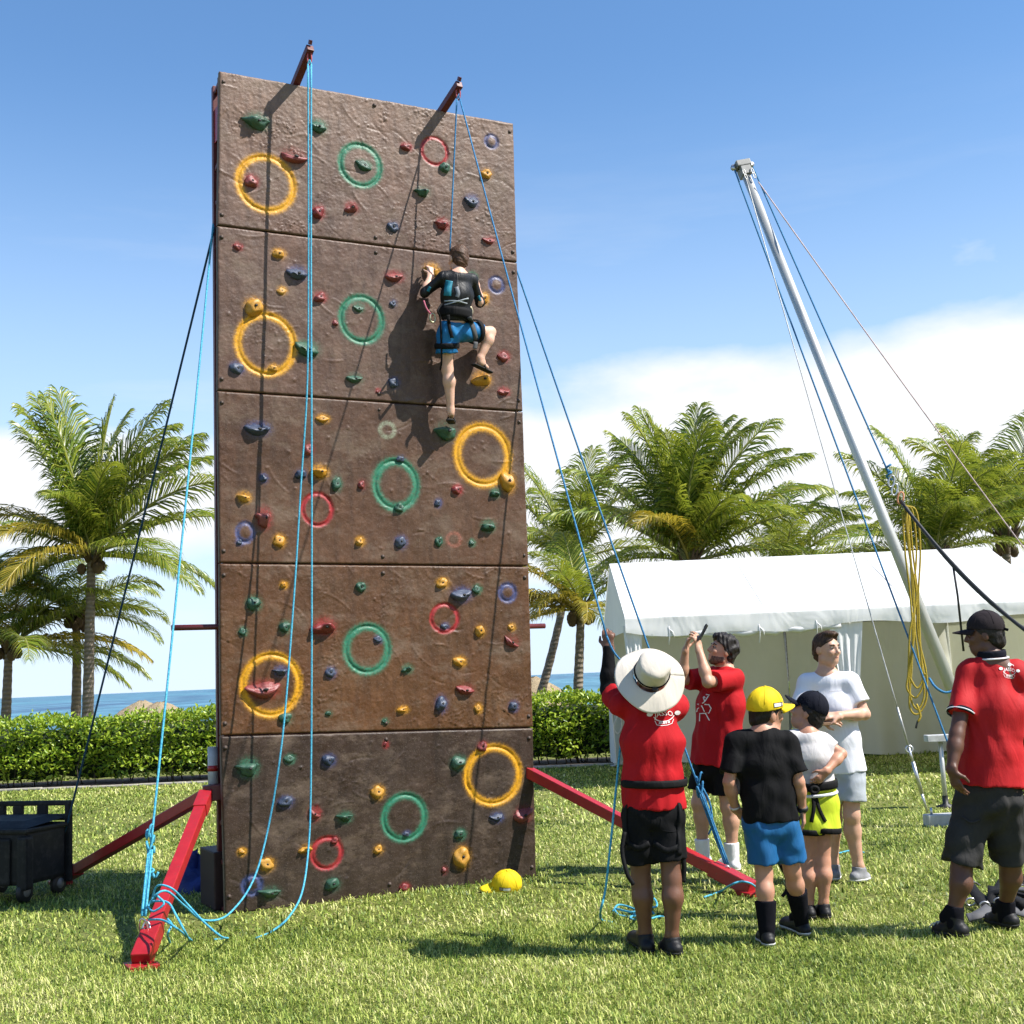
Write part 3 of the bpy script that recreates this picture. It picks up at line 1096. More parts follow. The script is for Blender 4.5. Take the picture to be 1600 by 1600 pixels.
# rings: panel, x, y, rx, ry, colour, spray width factor
RINGS = [(0, 416, 287, 43, 42, 'y', 1), (0, 563, 258, 31, 32, 'g', .8), (0, 679, 236, 20, 21, 'r', .45), (0, 768, 221, 9.5, 10, 'b', .7),
         (1, 416, 538, 44, 46, 'y', 1), (1, 565, 499, 32, 35, 'g', .9), (1, 776, 445, 11, 12, 'b', .7),
         (2, 619, 757, 32, 37, 'g', 1.3), (2, 755, 711, 40, 45, 'y', 1.4), (2, 496, 796, 23, 25, 'r', .7), (2, 383, 832, 13, 15, 'b', .8), (2, 709, 843, 11, 11, 'f', .3), (2, 605, 672, 12, 12, 'p', .5),
         (3, 793, 926, 12, 13, 'b', 1.2), (3, 695, 966, 21, 22, 'r', .6), (3, 574, 1014, 33, 36, 'g', 1.1), (3, 424, 1070, 44, 47, 'y', .9),
         (4, 632, 1277, 32, 35, 'g', .8), (4, 771, 1211, 41, 44, 'y', 1.0), (4, 511, 1333, 23, 24, 'r', .8), (4, 394, 1383, 14, 14, 'b', 1.0)]
# holds: panel, x, y, width px, height px, colour, shape
HOLDS = [
    (0, 402, 190, 34, 24, 'G', 'w'), (0, 498, 197, 24, 20, 'G', 'c'), (0, 460, 245, 40, 26, 'R', 'h'), (0, 393, 283, 20, 19, 'R', 'b'), (0, 569, 258, 24, 14, 'G', 'b'), (0, 636, 229, 18, 12, 'R', 'b'),
    (0, 696, 261, 18, 18, 'G', 'b'), (0, 761, 271, 18, 15, 'Y', 'b'), (0, 661, 299, 22, 17, 'G', 'w'), (0, 738, 314, 22, 20, 'N', 'c'), (0, 498, 331, 18, 20, 'R', 'b'), (0, 550, 324, 18, 16, 'R', 'w'),
    (0, 615, 354, 18, 16, 'N', 'b'), (0, 692, 350, 20, 17, 'R', 'w'), (0, 765, 375, 20, 12, 'R', 'c'),
    (1, 372, 385, 12, 9, 'R', 'b'), (1, 436, 396, 18, 13, 'Y', 'b'), (1, 465, 427, 30, 20, 'N', 'c'), (1, 617, 432, 28, 16, 'R', 'c'), (1, 441, 454, 12, 10, 'Y', 'b'), (1, 501, 464, 18, 14, 'R', 'b'),
    (1, 398, 480, 28, 26, 'Y', 'b'), (1, 615, 474, 10, 10, 'N', 'b'), (1, 525, 504, 9, 9, 'R', 'b'), (1, 561, 481, 15, 11, 'G', 'c'), (1, 371, 575, 20, 17, 'N', 'b'), (1, 428, 575, 14, 10, 'Y', 'b'),
    (1, 480, 545, 34, 24, 'G', 'c'), (1, 555, 591, 24, 14, 'G', 'c'), (1, 616, 598, 16, 15, 'N', 'b'), (1, 591, 611, 6, 5, 'R', 'b'), (1, 757, 466, 16, 18, 'Y', 'b'), (1, 675, 422, 24, 20, 'Y', 'w'),
    (1, 739, 432, 15, 14, 'G', 'b'), (1, 788, 557, 18, 15, 'R', 'b'), (1, 788, 612, 19, 12, 'R', 'c'), (1, 754, 592, 28, 24, 'Y', 'w'),
    (2, 697, 674, 34, 30, 'G', 'w'), (2, 403, 670, 36, 20, 'N', 'c'), (2, 505, 654, 18, 10, 'Y', 'b'), (2, 483, 702, 14, 18, 'R', 'b'), (2, 471, 741, 18, 14, 'N', 'b'), (2, 500, 737, 24, 19, 'Y', 'w'),
    (2, 412, 747, 11, 11, 'N', 'b'), (2, 527, 756, 13, 20, 'G', 'b'), (2, 566, 757, 10, 13, 'R', 'b'), (2, 627, 717, 13, 10, 'N', 'b'), (2, 625, 793, 14, 14, 'G', 'b'), (2, 794, 753, 24, 34, 'Y', 'b'),
    (2, 774, 770, 16, 14, 'G', 'w'), (2, 715, 765, 16, 15, 'R', 'b'), (2, 685, 786, 10, 12, 'N', 'b'), (2, 382, 777, 18, 14, 'Y', 'w'), (2, 413, 809, 20, 30, 'R', 'w'), (2, 437, 845, 16, 17, 'Y', 'b'),
    (2, 563, 846, 12, 12, 'Y', 'b'), (2, 627, 847, 18, 18, 'N', 'b'), (2, 687, 846, 12, 16, 'G', 'b'), (2, 738, 848, 9, 9, 'G', 'b'), (2, 763, 822, 22, 18, 'G', 'w'), (2, 375, 847, 9, 8, 'N', 'b'),
    (3, 444, 914, 9, 9, 'Y', 'b'), (3, 565, 917, 15, 15, 'G', 'b'), (3, 397, 943, 20, 20, 'G', 'b'), (3, 380, 987, 10, 11, 'G', 'b'), (3, 446, 980, 16, 16, 'G', 'b'), (3, 507, 979, 32, 24, 'R', 'w'),
    (3, 692, 911, 18, 14, 'Y', 'b'), (3, 722, 929, 32, 22, 'N', 'c'), (3, 746, 921, 13, 13, 'G', 'b'), (3, 696, 979, 11, 9, 'N', 'b'), (3, 751, 986, 16, 18, 'Y', 'b'), (3, 800, 980, 10, 9, 'Y', 'b'),
    (3, 800, 1003, 24, 20, 'R', 'h'), (3, 592, 999, 12, 10, 'N', 'b'), (3, 719, 1034, 20, 14, 'Y', 'b'), (3, 637, 1045, 15, 12, 'G', 'w'), (3, 517, 1051, 14, 14, 'N', 'b'), (3, 440, 1049, 20, 14, 'N', 'w'),
    (3, 412, 1077, 46, 25, 'R', 'c'), (3, 447, 1122, 18, 16, 'G', 'b'), (3, 514, 1115, 9, 7, 'G', 'b'), (3, 728, 1078, 28, 16, 'R', 'c'), (3, 690, 1100, 17, 24, 'N', 'b'), (3, 748, 1107, 10, 12, 'Y', 'b'),
    (3, 630, 1109, 16, 8, 'Y', 'b'), (3, 803, 1104, 15, 15, 'N', 'b'), (3, 602, 1127, 7, 6, 'G', 'b'),
    (4, 388, 1200, 28, 26, 'G', 'w'), (4, 453, 1186, 14, 11, 'G', 'b'), (4, 514, 1188, 18, 16, 'N', 'b'), (4, 603, 1163, 6, 8, 'R', 'b'), (4, 447, 1253, 20, 14, 'N', 'b'), (4, 492, 1271, 16, 18, 'R', 'h'),
    (4, 591, 1238, 18, 18, 'Y', 'b'), (4, 540, 1277, 20, 14, 'G', 'w'), (4, 636, 1304, 10, 8, 'N', 'b'), (4, 755, 1167, 15, 15, 'R', 'b'), (4, 717, 1192, 24, 20, 'G', 'b'), (4, 777, 1277, 20, 13, 'N', 'c'),
    (4, 818, 1273, 30, 26, 'R', 'c'), (4, 719, 1304, 17, 15, 'G', 'b'), (4, 722, 1340, 24, 30, 'Y', 'b'), (4, 695, 1360, 7, 9, 'R', 'b'), (4, 633, 1387, 13, 11, 'R', 'b'), (4, 592, 1328, 14, 12, 'Y', 'b'),
    (4, 479, 1327, 18, 12, 'Y', 'w'), (4, 524, 1314, 10, 9, 'R', 'b'), (4, 378, 1331, 10, 8, 'Y', 'b'), (4, 417, 1351, 20, 16, 'Y', 'b'), (4, 423, 1395, 26, 16, 'G', 'w'), (4, 520, 1382, 22, 18, 'G', 'b')]
HC = {'G': (0.012, 0.065, 0.036), 'R': (0.17, 0.016, 0.018), 'Y': (0.46, 0.21, 0.012), 'N': (0.024, 0.038, 0.075)}
HALO = {'G': 'g', 'R': 'r', 'Y': 'y', 'N': 'b'}

wall = empty('climbing_wall', WO)
tag(wall, 'tall brown climbing wall of five panels studded with coloured holds', 'climbing wall')

# ---- panel material: weathered sand-textured resin, spray paint from a colour attribute
def panel_mat():
    m = NT('weathered_brown_resin')
    at1 = m.n('ShaderNodeAttribute')
    at1.attribute_name = 'spray'
    co = m.obj()
    a = m.noise(1.7, 6, 0.62, co)
    b = m.noise(11, 6, 0.7, co)
    c = m.noise(130, 3, 0.6, co)
    streak = m.noise(3.0, 5, 0.6, m.obj((5, 5, 0.8)))
    at2 = m.n('ShaderNodeAttribute')
    at2.attribute_name = 'base'
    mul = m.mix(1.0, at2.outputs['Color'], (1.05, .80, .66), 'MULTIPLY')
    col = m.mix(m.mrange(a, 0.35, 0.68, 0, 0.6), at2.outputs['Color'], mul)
    col = m.mix(m.mrange(b, 0.48, 0.75, 0, 0.5), col, m.mix(1.0, col, (1.9, 1.95, 2.0), 'MULTIPLY'))
    col = m.mix(m.mrange(streak, 0.46, 0.68, 0, 0.6), col, m.mix(1.0, col, (.42, .40, .40), 'MULTIPLY'))
    chalk = m.noise(3.2, 8, 0.76, m.obj((.8, .8, 1.5)))
    col = m.mix(m.mrange(chalk, 0.50, 0.70, 0, 0.62), col, (0.165, 0.120, 0.085))
    col = m.mix(m.mrange(c, 0.58, 0.74, 0, 0.4), col, (0.24, 0.195, 0.15))
    sp = m.mix(m.mrange(c, 0.36, 0.50, 0.72, 1.0), (0.14, 0.09, 0.06), at1.outputs['Color'])
    f = m.n('ShaderNodeMath', operation='MULTIPLY_ADD', use_clamp=True)      # speckled, worn edge of the spray
    inv = m.n('ShaderNodeMath', operation='SUBTRACT')
    inv.inputs[0].default_value = 1.12
    m.l(at1.outputs['Alpha'], inv.inputs[1])
    pr = m.n('ShaderNodeMath', operation='MULTIPLY')
    m.l(at1.outputs['Alpha'], pr.inputs[0])
    m.l(inv.outputs[0], pr.inputs[1])
    spk = m.n('ShaderNodeMath', operation='MULTIPLY')
    m.l(pr.outputs[0], spk.inputs[0])
    m.l(m.mrange(m.noise(70, 4, .7, co), .3, .7, -1.2, 1.0), spk.inputs[1])
    m.l(at1.outputs['Alpha'], f.inputs[0])
    f.inputs[1].default_value = 0.96
    m.l(spk.outputs[0], f.inputs[2])
    m.set(Base_Color=m.mix(f.outputs[0], col, sp), Roughness=m.mrange(b, 0.3, 0.7, 0.36, 0.6), Specular_IOR_Level=0.32)
    bm_ = m.n('ShaderNodeMath', operation='MULTIPLY_ADD')
    m.l(c, bm_.inputs[0])
    bm_.inputs[1].default_value = 0.35
    m.l(b, bm_.inputs[2])
    m.bump(bm_.outputs[0], 0.38, 0.010)
    return m.mat


PM = panel_mat()
EDGE = paint('panel_edge', (0.13, 0.095, 0.07), 0.8, bump=0.3)
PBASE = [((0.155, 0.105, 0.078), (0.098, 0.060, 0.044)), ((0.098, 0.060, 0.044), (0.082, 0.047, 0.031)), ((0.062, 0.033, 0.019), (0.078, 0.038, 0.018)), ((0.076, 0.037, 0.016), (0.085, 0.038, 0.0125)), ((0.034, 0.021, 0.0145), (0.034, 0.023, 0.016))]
ROUGHP = [1.25, 0.85, 0.6, 1.0, 0.75]
panels = []


def make_panel(k):
    NU, NV = 312, 156
    c00, c10 = V(uv(*PL[k + 1])), V(uv(*PR[k + 1]))        # bottom left, bottom right
    c01, c11 = V(uv(*PL[k])), V(uv(*PR[k]))                # top left, top right
    s = np.linspace(0, 1, NU)[:, None]
    t = np.linspace(0, 1, NV)[None, :]
    hgt = (c01 - c00).length
    g0 = (0.005 / hgt) if k < 4 else -0.03
    g1 = 1 - 0.004 / hgt
    tt = g0 + (g1 - g0) * t
    U = (c00.x * (1 - s) + c10.x * s) * (1 - tt) + (c01.x * (1 - s) + c11.x * s) * tt
    W = (c00.y * (1 - s) + c10.y * s) * (1 - tt) + (c01.y * (1 - s) + c11.y * s) * tt
    r = ROUGHP[k]
    h = 0.0007 * r * fbm2(NU, NV, 0.75, 50 + k, 6) + 0.0014 * fbm2(NU, NV, 1.6, 80 + k, 1)
    ridge = np.abs(fbm2(NU, NV, 1.35, 120 + k, 3))
    mask = np.clip(fbm2(NU, NV, 1.7, 150 + k, 1) * 0.8 + (0.3 if k in (0, 3) else -0.2), 0, 1.4)
    h = h + 0.0045 * r * mask * np.exp(-(ridge / 0.10) ** 2)
    g = np.random.default_rng(200 + k)
    for i in range(int(26 * r)):                           # trowel strokes
        u0, v0 = g.uniform(U.min(), U.max()), g.uniform(W.min(), W.max())
        a = g.normal(-0.35, 0.5)
        ln, wd = g.uniform(0.04, 0.16), g.uniform(0.004, 0.009)
        du, dv = U - u0, W - v0
        al = du * math.cos(a) + dv * math.sin(a)
        ac = -du * math.sin(a) + dv * math.cos(a) + 1.4 * al ** 2 * g.choice([-1, 1])
        h += g.choice([1, 1, -1]) * 0.005 * np.exp(-(ac / wd) ** 2) * np.clip(1 - (al / ln) ** 4, 0, 1) * .75
    for i in range(40):                                    # pimples
        u0, v0, rr = g.uniform(U.min(), U.max()), g.uniform(W.min(), W.max()), g.uniform(.007, .013)
        h += 0.006 * np.exp(-(((U - u0) ** 2 + (W - v0) ** 2) / rr ** 2))
    spray = np.zeros((NU, NV, 4))
    spn = 1 + 0.25 * fbm2(NU, NV, 0.6, 300 + k, 8) * 0.35

    def blend(alpha, c):
        alpha = np.clip(alpha, 0, 1)
        tot = alpha + spray[..., 3] * (1 - alpha)
        for ch in range(3):
            spray[..., ch] = np.where(tot > 1e-4, (c[ch] * alpha + spray[..., ch] * spray[..., 3] * (1 - alpha)) / np.maximum(tot, 1e-4), c[ch])
        spray[..., 3] = tot

    for (pk, x, y, ww, hh, c, sh) in HOLDS:
        if pk != k:
            continue
        u0, v0 = uv(x, y)
        rr = max(0.028, ww / 205 * 0.5 + 0.014)
        rv = max(0.026, hh / 205 * 0.5 + 0.014)
        q = np.sqrt(((U - u0) / rr) ** 2 + ((W - v0) / rv) ** 2)
        blend(np.exp(-(np.maximum(q - 0.6, 0) / 0.42) ** 2) * (0.5 if (int(x * 7 + y) % 3) else 0.22) * spn, PAINT[HALO[c]])
    for (pk, x, y, rx, ry, c, sw) in RINGS:
        if pk != k:
            continue
        u0, v0 = uv(x, y)
        ru = abs(uv(x + rx, y)[0] - u0)
        rv = abs(uv(x, y - ry)[1] - v0)
        rm = (ru + rv) / 2
        ph = np.arctan2(W - v0, U - u0)
        d = (np.sqrt(((U - u0) / ru) ** 2 + ((W - v0) / rv) ** 2) - 1) * rm
        wd = 0.0095
        dep = 0.009 if rm > 0.09 else 0.008
        if c not in 'pf':
            h = h - dep * np.exp(-(d / wd) ** 2) * (1 + 0.2 * np.sin(ph * 3 + x))
        if rm < 0.085 and c == 'b':
            h = h + 0.008 * np.exp(-((d + rm) / (rm * .55)) ** 2)
        sg = 0.031 * (0.5 + 0.5 * sw) * (0.7 if rm < .14 else 1.0)
        amp = {'p': .5, 'f': .35}.get(c, 0.95)
        if c == 'b':
            amp = .72
        blend(amp * np.exp(-(np.maximum(np.abs(d + 0.004) - sg * 0.42, 0) / (sg * 0.62)) ** 2) * spn, PAINT[c])
    # rounded border
    e = np.minimum(np.minimum(U - U.min(0)[None, :], U.max(0)[None, :] - U), np.minimum(W - W[:, :1], W[:, -1:] - W))
    h = h - 0.008 * np.clip(1 - e / 0.010, 0, 1) ** 2
    P = np.array(WU)[None, None, :] * U[..., None] + np.array(WV)[None, None, :] * W[..., None] + np.array(WN)[None, None, :] * h[..., None]
    vs = P.reshape(-1, 3)
    idx = np.arange(NU * NV).reshape(NU, NV)
    q = np.stack([idx[:-1, :-1], idx[1:, :-1], idx[1:, 1:], idx[:-1, 1:]], -1).reshape(-1, 4)
    # skirt going back 35 mm
    ring = np.concatenate([idx[:, 0], idx[-1, 1:], idx[-2::-1, -1], idx[0, -2:0:-1]])
    back = vs[ring] - np.array(WN) * 0.036
    b0 = len(vs)
    vs = np.concatenate([vs, back])
    nr = len(ring)
    bi = b0 + np.arange(nr)
    sk = np.stack([ring, bi, np.roll(bi, -1), np.roll(ring, -1)], -1)
    lt = np.concatenate([np.full(len(q) + len(sk), 4), [nr]])
    fi = np.concatenate([q.ravel(), sk.ravel(), bi])
    me = np_mesh('panel', vs, lt, fi, [PM, EDGE], True)
    mi = np.zeros(len(lt), np.int32)
    mi[len(q):] = 1
    me.polygons.foreach_set('material_index', mi)
    sm = np.ones(len(lt), bool)
    sm[len(q):] = False
    me.polygons.foreach_set('use_smooth', sm)
    ca = me.color_attributes.new('spray', 'FLOAT_COLOR', 'POINT')
    full = np.zeros((len(vs), 4), np.float32)
    full[:b0] = spray.reshape(-1, 4)
    ca.data.foreach_set('color', full.ravel())
    cb = me.color_attributes.new('base', 'FLOAT_COLOR', 'POINT')
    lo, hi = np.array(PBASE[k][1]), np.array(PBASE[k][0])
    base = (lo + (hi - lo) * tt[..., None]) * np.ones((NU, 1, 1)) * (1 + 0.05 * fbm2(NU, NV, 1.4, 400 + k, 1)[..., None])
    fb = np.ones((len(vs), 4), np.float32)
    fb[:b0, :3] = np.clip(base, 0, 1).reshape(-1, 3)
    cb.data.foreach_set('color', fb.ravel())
    o = link('panel', me, wall)
    o['label'] = ['topmost panel, pale and rough', 'second panel from the top, behind the climber', 'middle panel with a wide yellow ring at right', 'second panel from the ground, orange brown', 'bottom panel, darkest and scuffed'][k]
    # corner and mid-edge bolts
    bm_ = MB()
    for (fx, fy) in ((.012, .07), (.012, .93), (.5, .05), (.5, .95), (.985, .07), (.985, .93)):
        u = (c00.x * (1 - fx) + c10.x * fx) * (1 - fy) + (c01.x * (1 - fx) + c11.x * fx) * fy
        w = (c00.y * (1 - fx) + c10.y * fx) * (1 - fy) + (c01.y * (1 - fx) + c11.y * fx) * fy
        b = MB()
        M = Matrix.Translation(wp(u, w, -0.002)) @ Matrix((WU, WV, WN)).transposed().to_4x4()
        b.lathe([(.017, 0), (.017, .004), (.010, .006), (.010, .011), (.001, .012)], 10, M)
        b.build('bolt', BOLT, o)
    return o


for k in range(5):
    panels.append(make_panel(k))

# ---- holds
HM = {}
for key, c in HC.items():
    m = NT('hold_resin_' + {'G': 'green', 'R': 'red', 'Y': 'yellow', 'N': 'navy'}[key])
    f = m.noise(22, 5, 0.65)
    f2 = m.noise(60, 4, 0.6)
    wear = {'G': (0.10, 0.17, 0.13), 'R': (0.34, 0.15, 0.13), 'Y': (0.50, 0.33, 0.11), 'N': (0.13, 0.15, 0.20)}[key]
    info = m.n('ShaderNodeObjectInfo')
    cc = m.mix(m.mrange(f2, .3, .7), tuple(x * .6 for x in c), tuple(min(1, x * 1.25) for x in c))
    cc = m.mix(m.mrange(info.outputs['Random'], 0, 1, 0, .25), cc, wear)
    m.set(Base_Color=m.mix(m.mrange(f, 0.55, 0.75, 0, .75), cc, wear), Roughness=0.42, Specular_IOR_Level=0.5)
    m.bump(f2, 0.4, 0.004)
    HM[key] = m.mat
HOLE = paint('bolt_hole_black', (0.012, 0.011, 0.010), 0.7)


def hold_mesh(kind, seed):
    """about 1 x 1 across, 0.62 deep, back on z = 0 (z is away from the wall)"""
    g = np.random.default_rng(seed * 17 + ord(kind))
    bm = bmesh.new()
    bmesh.ops.create_icosphere(bm, subdivisions=3, radius=0.5)
    ph = g.uniform(0, 6.28, 12)
    for v in bm.verts:
        x, y, z = v.co
        n = 0.10 * math.sin(5 * x + ph[0]) * math.sin(6 * y + ph[1]) + 0.06 * math.sin(9 * x + 7 * z + ph[2]) * math.sin(8 * y + ph[3]) + 0.04 * math.sin(13 * z + 11 * y + ph[4])
        r = 1 + n * 1.5
        x, y, z = x * r, y * r, z * r
        if kind == 'w':                                     # wedge with a flat lip on top
            if y > 0.12:
                y = 0.12 + (y - 0.12) * 0.35
            z = z * (1.0 + 0.75 * (y + 0.2))
            x = x * (1.05 + 0.25 * math.sin(7 * y + ph[5]))
            z += 0.12 * math.sin(9 * x + ph[6])
        elif kind == 'c':                                   # crescent jug, incut along the top edge
            y = y * 0.85 - 0.35 * (0.5 - 1.6 * x * x) + 0.12
            if y > 0.0 and z > 0.05:
                y -= 0.25 * (1 - min(1, abs(x) * 1.8))
            z = z * 0.95
        elif kind == 'h':                                   # bent horn
            y = y * 0.42 + 0.45 * x * x * 2.1 - 0.16
            x = x * 1.05
            z = z * 0.9
        elif kind == 'b':
            if z > 0.15 and (x - 0.05) ** 2 + (y - 0.08) ** 2 < 0.035:
                z -= 0.10
        v.co = V((x, y, max(z, -0.12) * 0.62 * 1.15))
    me = bpy.data.meshes.new('hold')
    # bolt hole
    zmax = max((v.co.z for v in bm.verts if (v.co.x - .04) ** 2 + (v.co.y + (-.05 if kind == 'b' else .02)) ** 2 < 0.02), default=0.25)
    cyl = bmesh.ops.create_cone(bm, cap_ends=True, segments=8, radius1=0.085, radius2=0.085, depth=0.04, matrix=Matrix.Translation((0.04, 0.05 if kind == 'b' else -0.02, zmax)))
    hv = set(cyl['verts'])
    for f in bm.faces:
        f.smooth = True
        if all(v in hv for v in f.verts):
            f.material_index = 1
    bm.to_mesh(me)
    bm.free()
    me.materials.append(HM['G'])
    me.materials.append(HOLE)
    return me


HMESH = {}
WROT = Matrix((WU, WV, WN)).transposed()
for i, (k, x, y, ww, hh, c, sh) in enumerate(HOLDS):
    sd = i % 5
    if (sh, sd) not in HMESH:
        HMESH[(sh, sd)] = hold_mesh(sh, sd)
    o = bpy.data.objects.new('climbing_hold', HMESH[(sh, sd)])
    COL.objects.link(o)
    o.parent = panels[k]
    p = onwall(x, y, 0.02)
    o.location = p - WO - WN * 0.02
    o.rotation_mode = 'QUATERNION'
    spin = Matrix.Rotation(random.uniform(-.5, .5) if sh == 'b' else random.uniform(-.12, .12), 3, 'Z')
    if sh == 'h' and x > 480:
        spin = Matrix.Rotation(-.6, 3, 'Z')
    o.rotation_quaternion = (WROT @ spin).to_quaternion()
    w = ww / 193.0
    h = hh / 208.0
    dp = max(0.035, (w * h) ** 0.5 * random.uniform(0.9, 1.2))
    o.scale = (w, h, min(dp, 0.15))
    o.material_slots[0].link = 'OBJECT'
    o.material_slots[0].material = HM[c]

# ---- steel frame behind the panels
FD = 0.25


def wbar(name, a, b, w, h, mat, parent=wall):
    mb = MB()
    mb.bar(a, b, w, h, WN, 0, 0.004)
    return mb.build(name, mat, parent)


uL, vT = uv(*PL[0])
uR, vTR = uv(*PR[0])
uLb = uv(*PL[5])[0]
uRb = uv(*PR[5])[0]
for (u0, u1, vt) in ((uLb + .035, uL + .03, vT - .02), (uRb - .04, uR - .035, vTR - .02)):
    for d in (-0.066, -FD):
        wbar('frame_post', wp(u0, 0.0, d), wp(u1, vt, d), 0.05, 0.05, DRED)
    n = 20
    for i in range(n + 1):
        f = (i + 0.1) / (n + .15)
        uu = u0 + (u1 - u0) * f
        wbar('frame_rung', wp(uu, vt * f, -0.093), wp(uu, vt * f - (0.0 if i % 2 else 0.04), -FD + 0.026), 0.03, 0.03, DRED)
for i in range(6):
    va, vb = uv(*PL[i])[1], uv(*PR[i])[1]
    if i in (0, 5):
        va, vb = va + (.04 if i else -.04), vb + (.04 if i else -.04)
    for d in (-0.066, -FD):
        wbar('frame_crossbar', wp(uLb + .066, va, d), wp(uR - .066, vb, d), 0.05, 0.05, DRED)
for u in (-.45, .35):
    wbar('frame_stud', wp(u, 0.05, -FD + .06), wp(u, vT - .2, -FD + .06), 0.04, 0.04, DRED)
# bright red plate near the top of the left post
mb = MB()
p = wp(uL + .018, vT - .34, -0.16)
mb.bar(p - WV * .13, p + WV * .13, .13, .006, WU, 0, .001)
mb.build('red_plate', RED, wall)
# side bar that sticks out left and right behind the wall
pl_, pr_ = onwall(268, 981, -0.12), onwall(851, 978, -0.12)
mb = MB()
mb.tube([pl_, wp((pl_ - WO).dot(WU) + 0.8, (pl_ - WO).dot(WV), -0.12)], 0.021, 10)
mb.build('side_bar', DRED, wall)
mb = MB()
mb.tube([pr_, wp((pr_ - WO).dot(WU) - 0.6, (pr_ - WO).dot(WV), -0.12)], 0.021, 10)
mb.build('side_bar', DRED, wall)
# arms carrying the top ropes
TIP = []
for (tip, base) in (((485, 74), (463, 128)), ((718, 131), (690, 174))):
    a = onwall(*base, -0.03)
    b = onwall(*tip, 0.25)
    d = (b - a).normalized()
    mb = MB()
    mb.bar(a - d * 0.30, b, 0.055, 0.055, WU, 0, 0.005)
    mb.bar(b - d * 0.01 + WV * 0.03, b + d * 0.008 + WV * 0.05, 0.04, 0.02, WU, 0, 0.002)
    arm = mb.build('rope_arm', DRED, wall)
    s = b - d * 0.05 + V((0.012, -0.01, 0))
    mb = MB()
    ringp = [s + V((0.03 * math.cos(t) * .5, -0.01, -0.05 + 0.055 * math.sin(t))) for t in np.linspace(0, 2 * math.pi, 17)[:-1]]
    mb.tube(ringp, 0.006, 6, closed=True)
    mb.build('shackle', paint('red_shackle', (.35, .05, .05), .4), arm)
    TIP.append(s + V((0, -0.012, -0.10)))

# stabiliser legs
node = at(324, 1240, 9.15)
footL = onground(222, 1497, 0.05)
footB = onground(96, 1372, 0.05)
mb = MB()
sock = mb.bar(node + V((-.03, 0, 0)), node + V((.13, .05, 0.01)), 0.12, 0.11, (0, 0, 1), 0, .006)
mb.build('leg_socket', DRED, wall)


def leg(a, b, name='stabilizer_leg', mat=RED, w=0.078):
    mb = MB()
    mb.bar(a, b, w, w, (0, 0, 1), 0, 0.006)
    d = (b - a).normalized()
    o = mb.build(name, mat, wall)
    mb = MB()
    mb.bar(b - d * .30, b + d * .03, w + .030, w + .020, (0, 0, 1), 0, 0.008)
    mb.box(V((b.x, b.y, 0.02)) + d * .02, (.17, .17, .03), Matrix.Rotation(.5, 3, 'Z'), 0, .004)
    mb.build('foot', mat, o)
    return o


legL = leg(node + V((0, -.04, -.01)), footL)
mb = MB()
d = (footL - node).normalized()
p = node + V((0, -.04, -.01))
mb.bar(p - d * .01, p + d * .20, .090, .090, (0, 0, 1), 0, .004)
mb.build('leg_sleeve', RED, legL)
leg(node + V((-.02, .06, -.01)), footB)
nodeR = at(842, 1213, 10.25)
footR = onground(1170, 1386, 0.05)
leg(nodeR + V((-.25, .05, .13)), footR)
mb = MB()
mb.bar(nodeR + V((-.45, -.1, .2)), nodeR + V((-.2, .03, .1)), .11, .11, (0, 0, 1), 0, .005)
mb.build('leg_socket', DRED, wall)
# shackles on leg feet
SHL = at(224, 1440, (footL + (node - footL) * .10).y)
SHR = at(1136, 1357, (footR + (nodeR - footR) * .12).y - .03)
for s in (SHL, SHR):
    mb = MB()
    for ang in (0, 1.2):
        c = s + V((0.012 * ang, 0, -0.035 - .02 * ang))
        mb.tube([c + V((math.cos(t) * .024, math.sin(t) * .02 * (1 if ang else -1), math.sin(t) * .055)) for t in np.linspace(0, 2 * math.pi, 17)[:-1]], .006, 6, closed=True)
    mb.build('shackle', STEEL, wall)
# grey hydraulic jack and ballast box at the left post
mb = MB()
q = at(326, 1185, 9.25)
mb.tube([q + V((.03, 0, -.26)), q + V((.03, 0, .08))], .036, 14)
mb.tube([q + V((.03, 0, -.09)), q + V((.03, 0, -.05))], .038, 14, mat=1)
mb.build('jack_cylinder', [paint('grey_jack', (.45, .46, .47), .4), RED], wall)
mb = MB()
q = wp(uLb + 0.05, 0.19, -0.40)
mb.box(q, (.16, .42, .40), Matrix.Rotation(YAW, 3, 'Z'), 0, .01)
mb.build('ballast_box', paint('shaded_maroon_box', (.022, .005, .006), .6), wall)  # maroon taken nearly to black, painting in the wall's shadow on the box

# ================================================================== ropes
def rope_mat(name, c, c2):
    m = NT(name)
    w = m.noise(90, 2, 0.5)
    m.set(Base_Color=m.mix(m.mrange(w, .35, .65), c2, c), Roughness=0.7, Specular_IOR_Level=0.25)
    m.bump(w, .6, .004)
    return m.mat


RB = rope_mat('cyan_rope', (0.10, 0.42, 0.56), (0.03, 0.24, 0.38))
RN = rope_mat('dark_blue_rope', (0.02, 0.07, 0.13), (0.01, 0.03, 0.06))
RBL = rope_mat('blue_rope', (0.04, 0.20, 0.38), (0.02, 0.11, 0.24))


def rope(paths, r, mat, label, name='rope', cat='rope', group=None):
    mb = MB()
    for p in paths:
        mb.tube(p, r, 7)
    o = mb.build(name, mat, None, paths[0][-1])
    tag(o, label, cat, group)
    return o


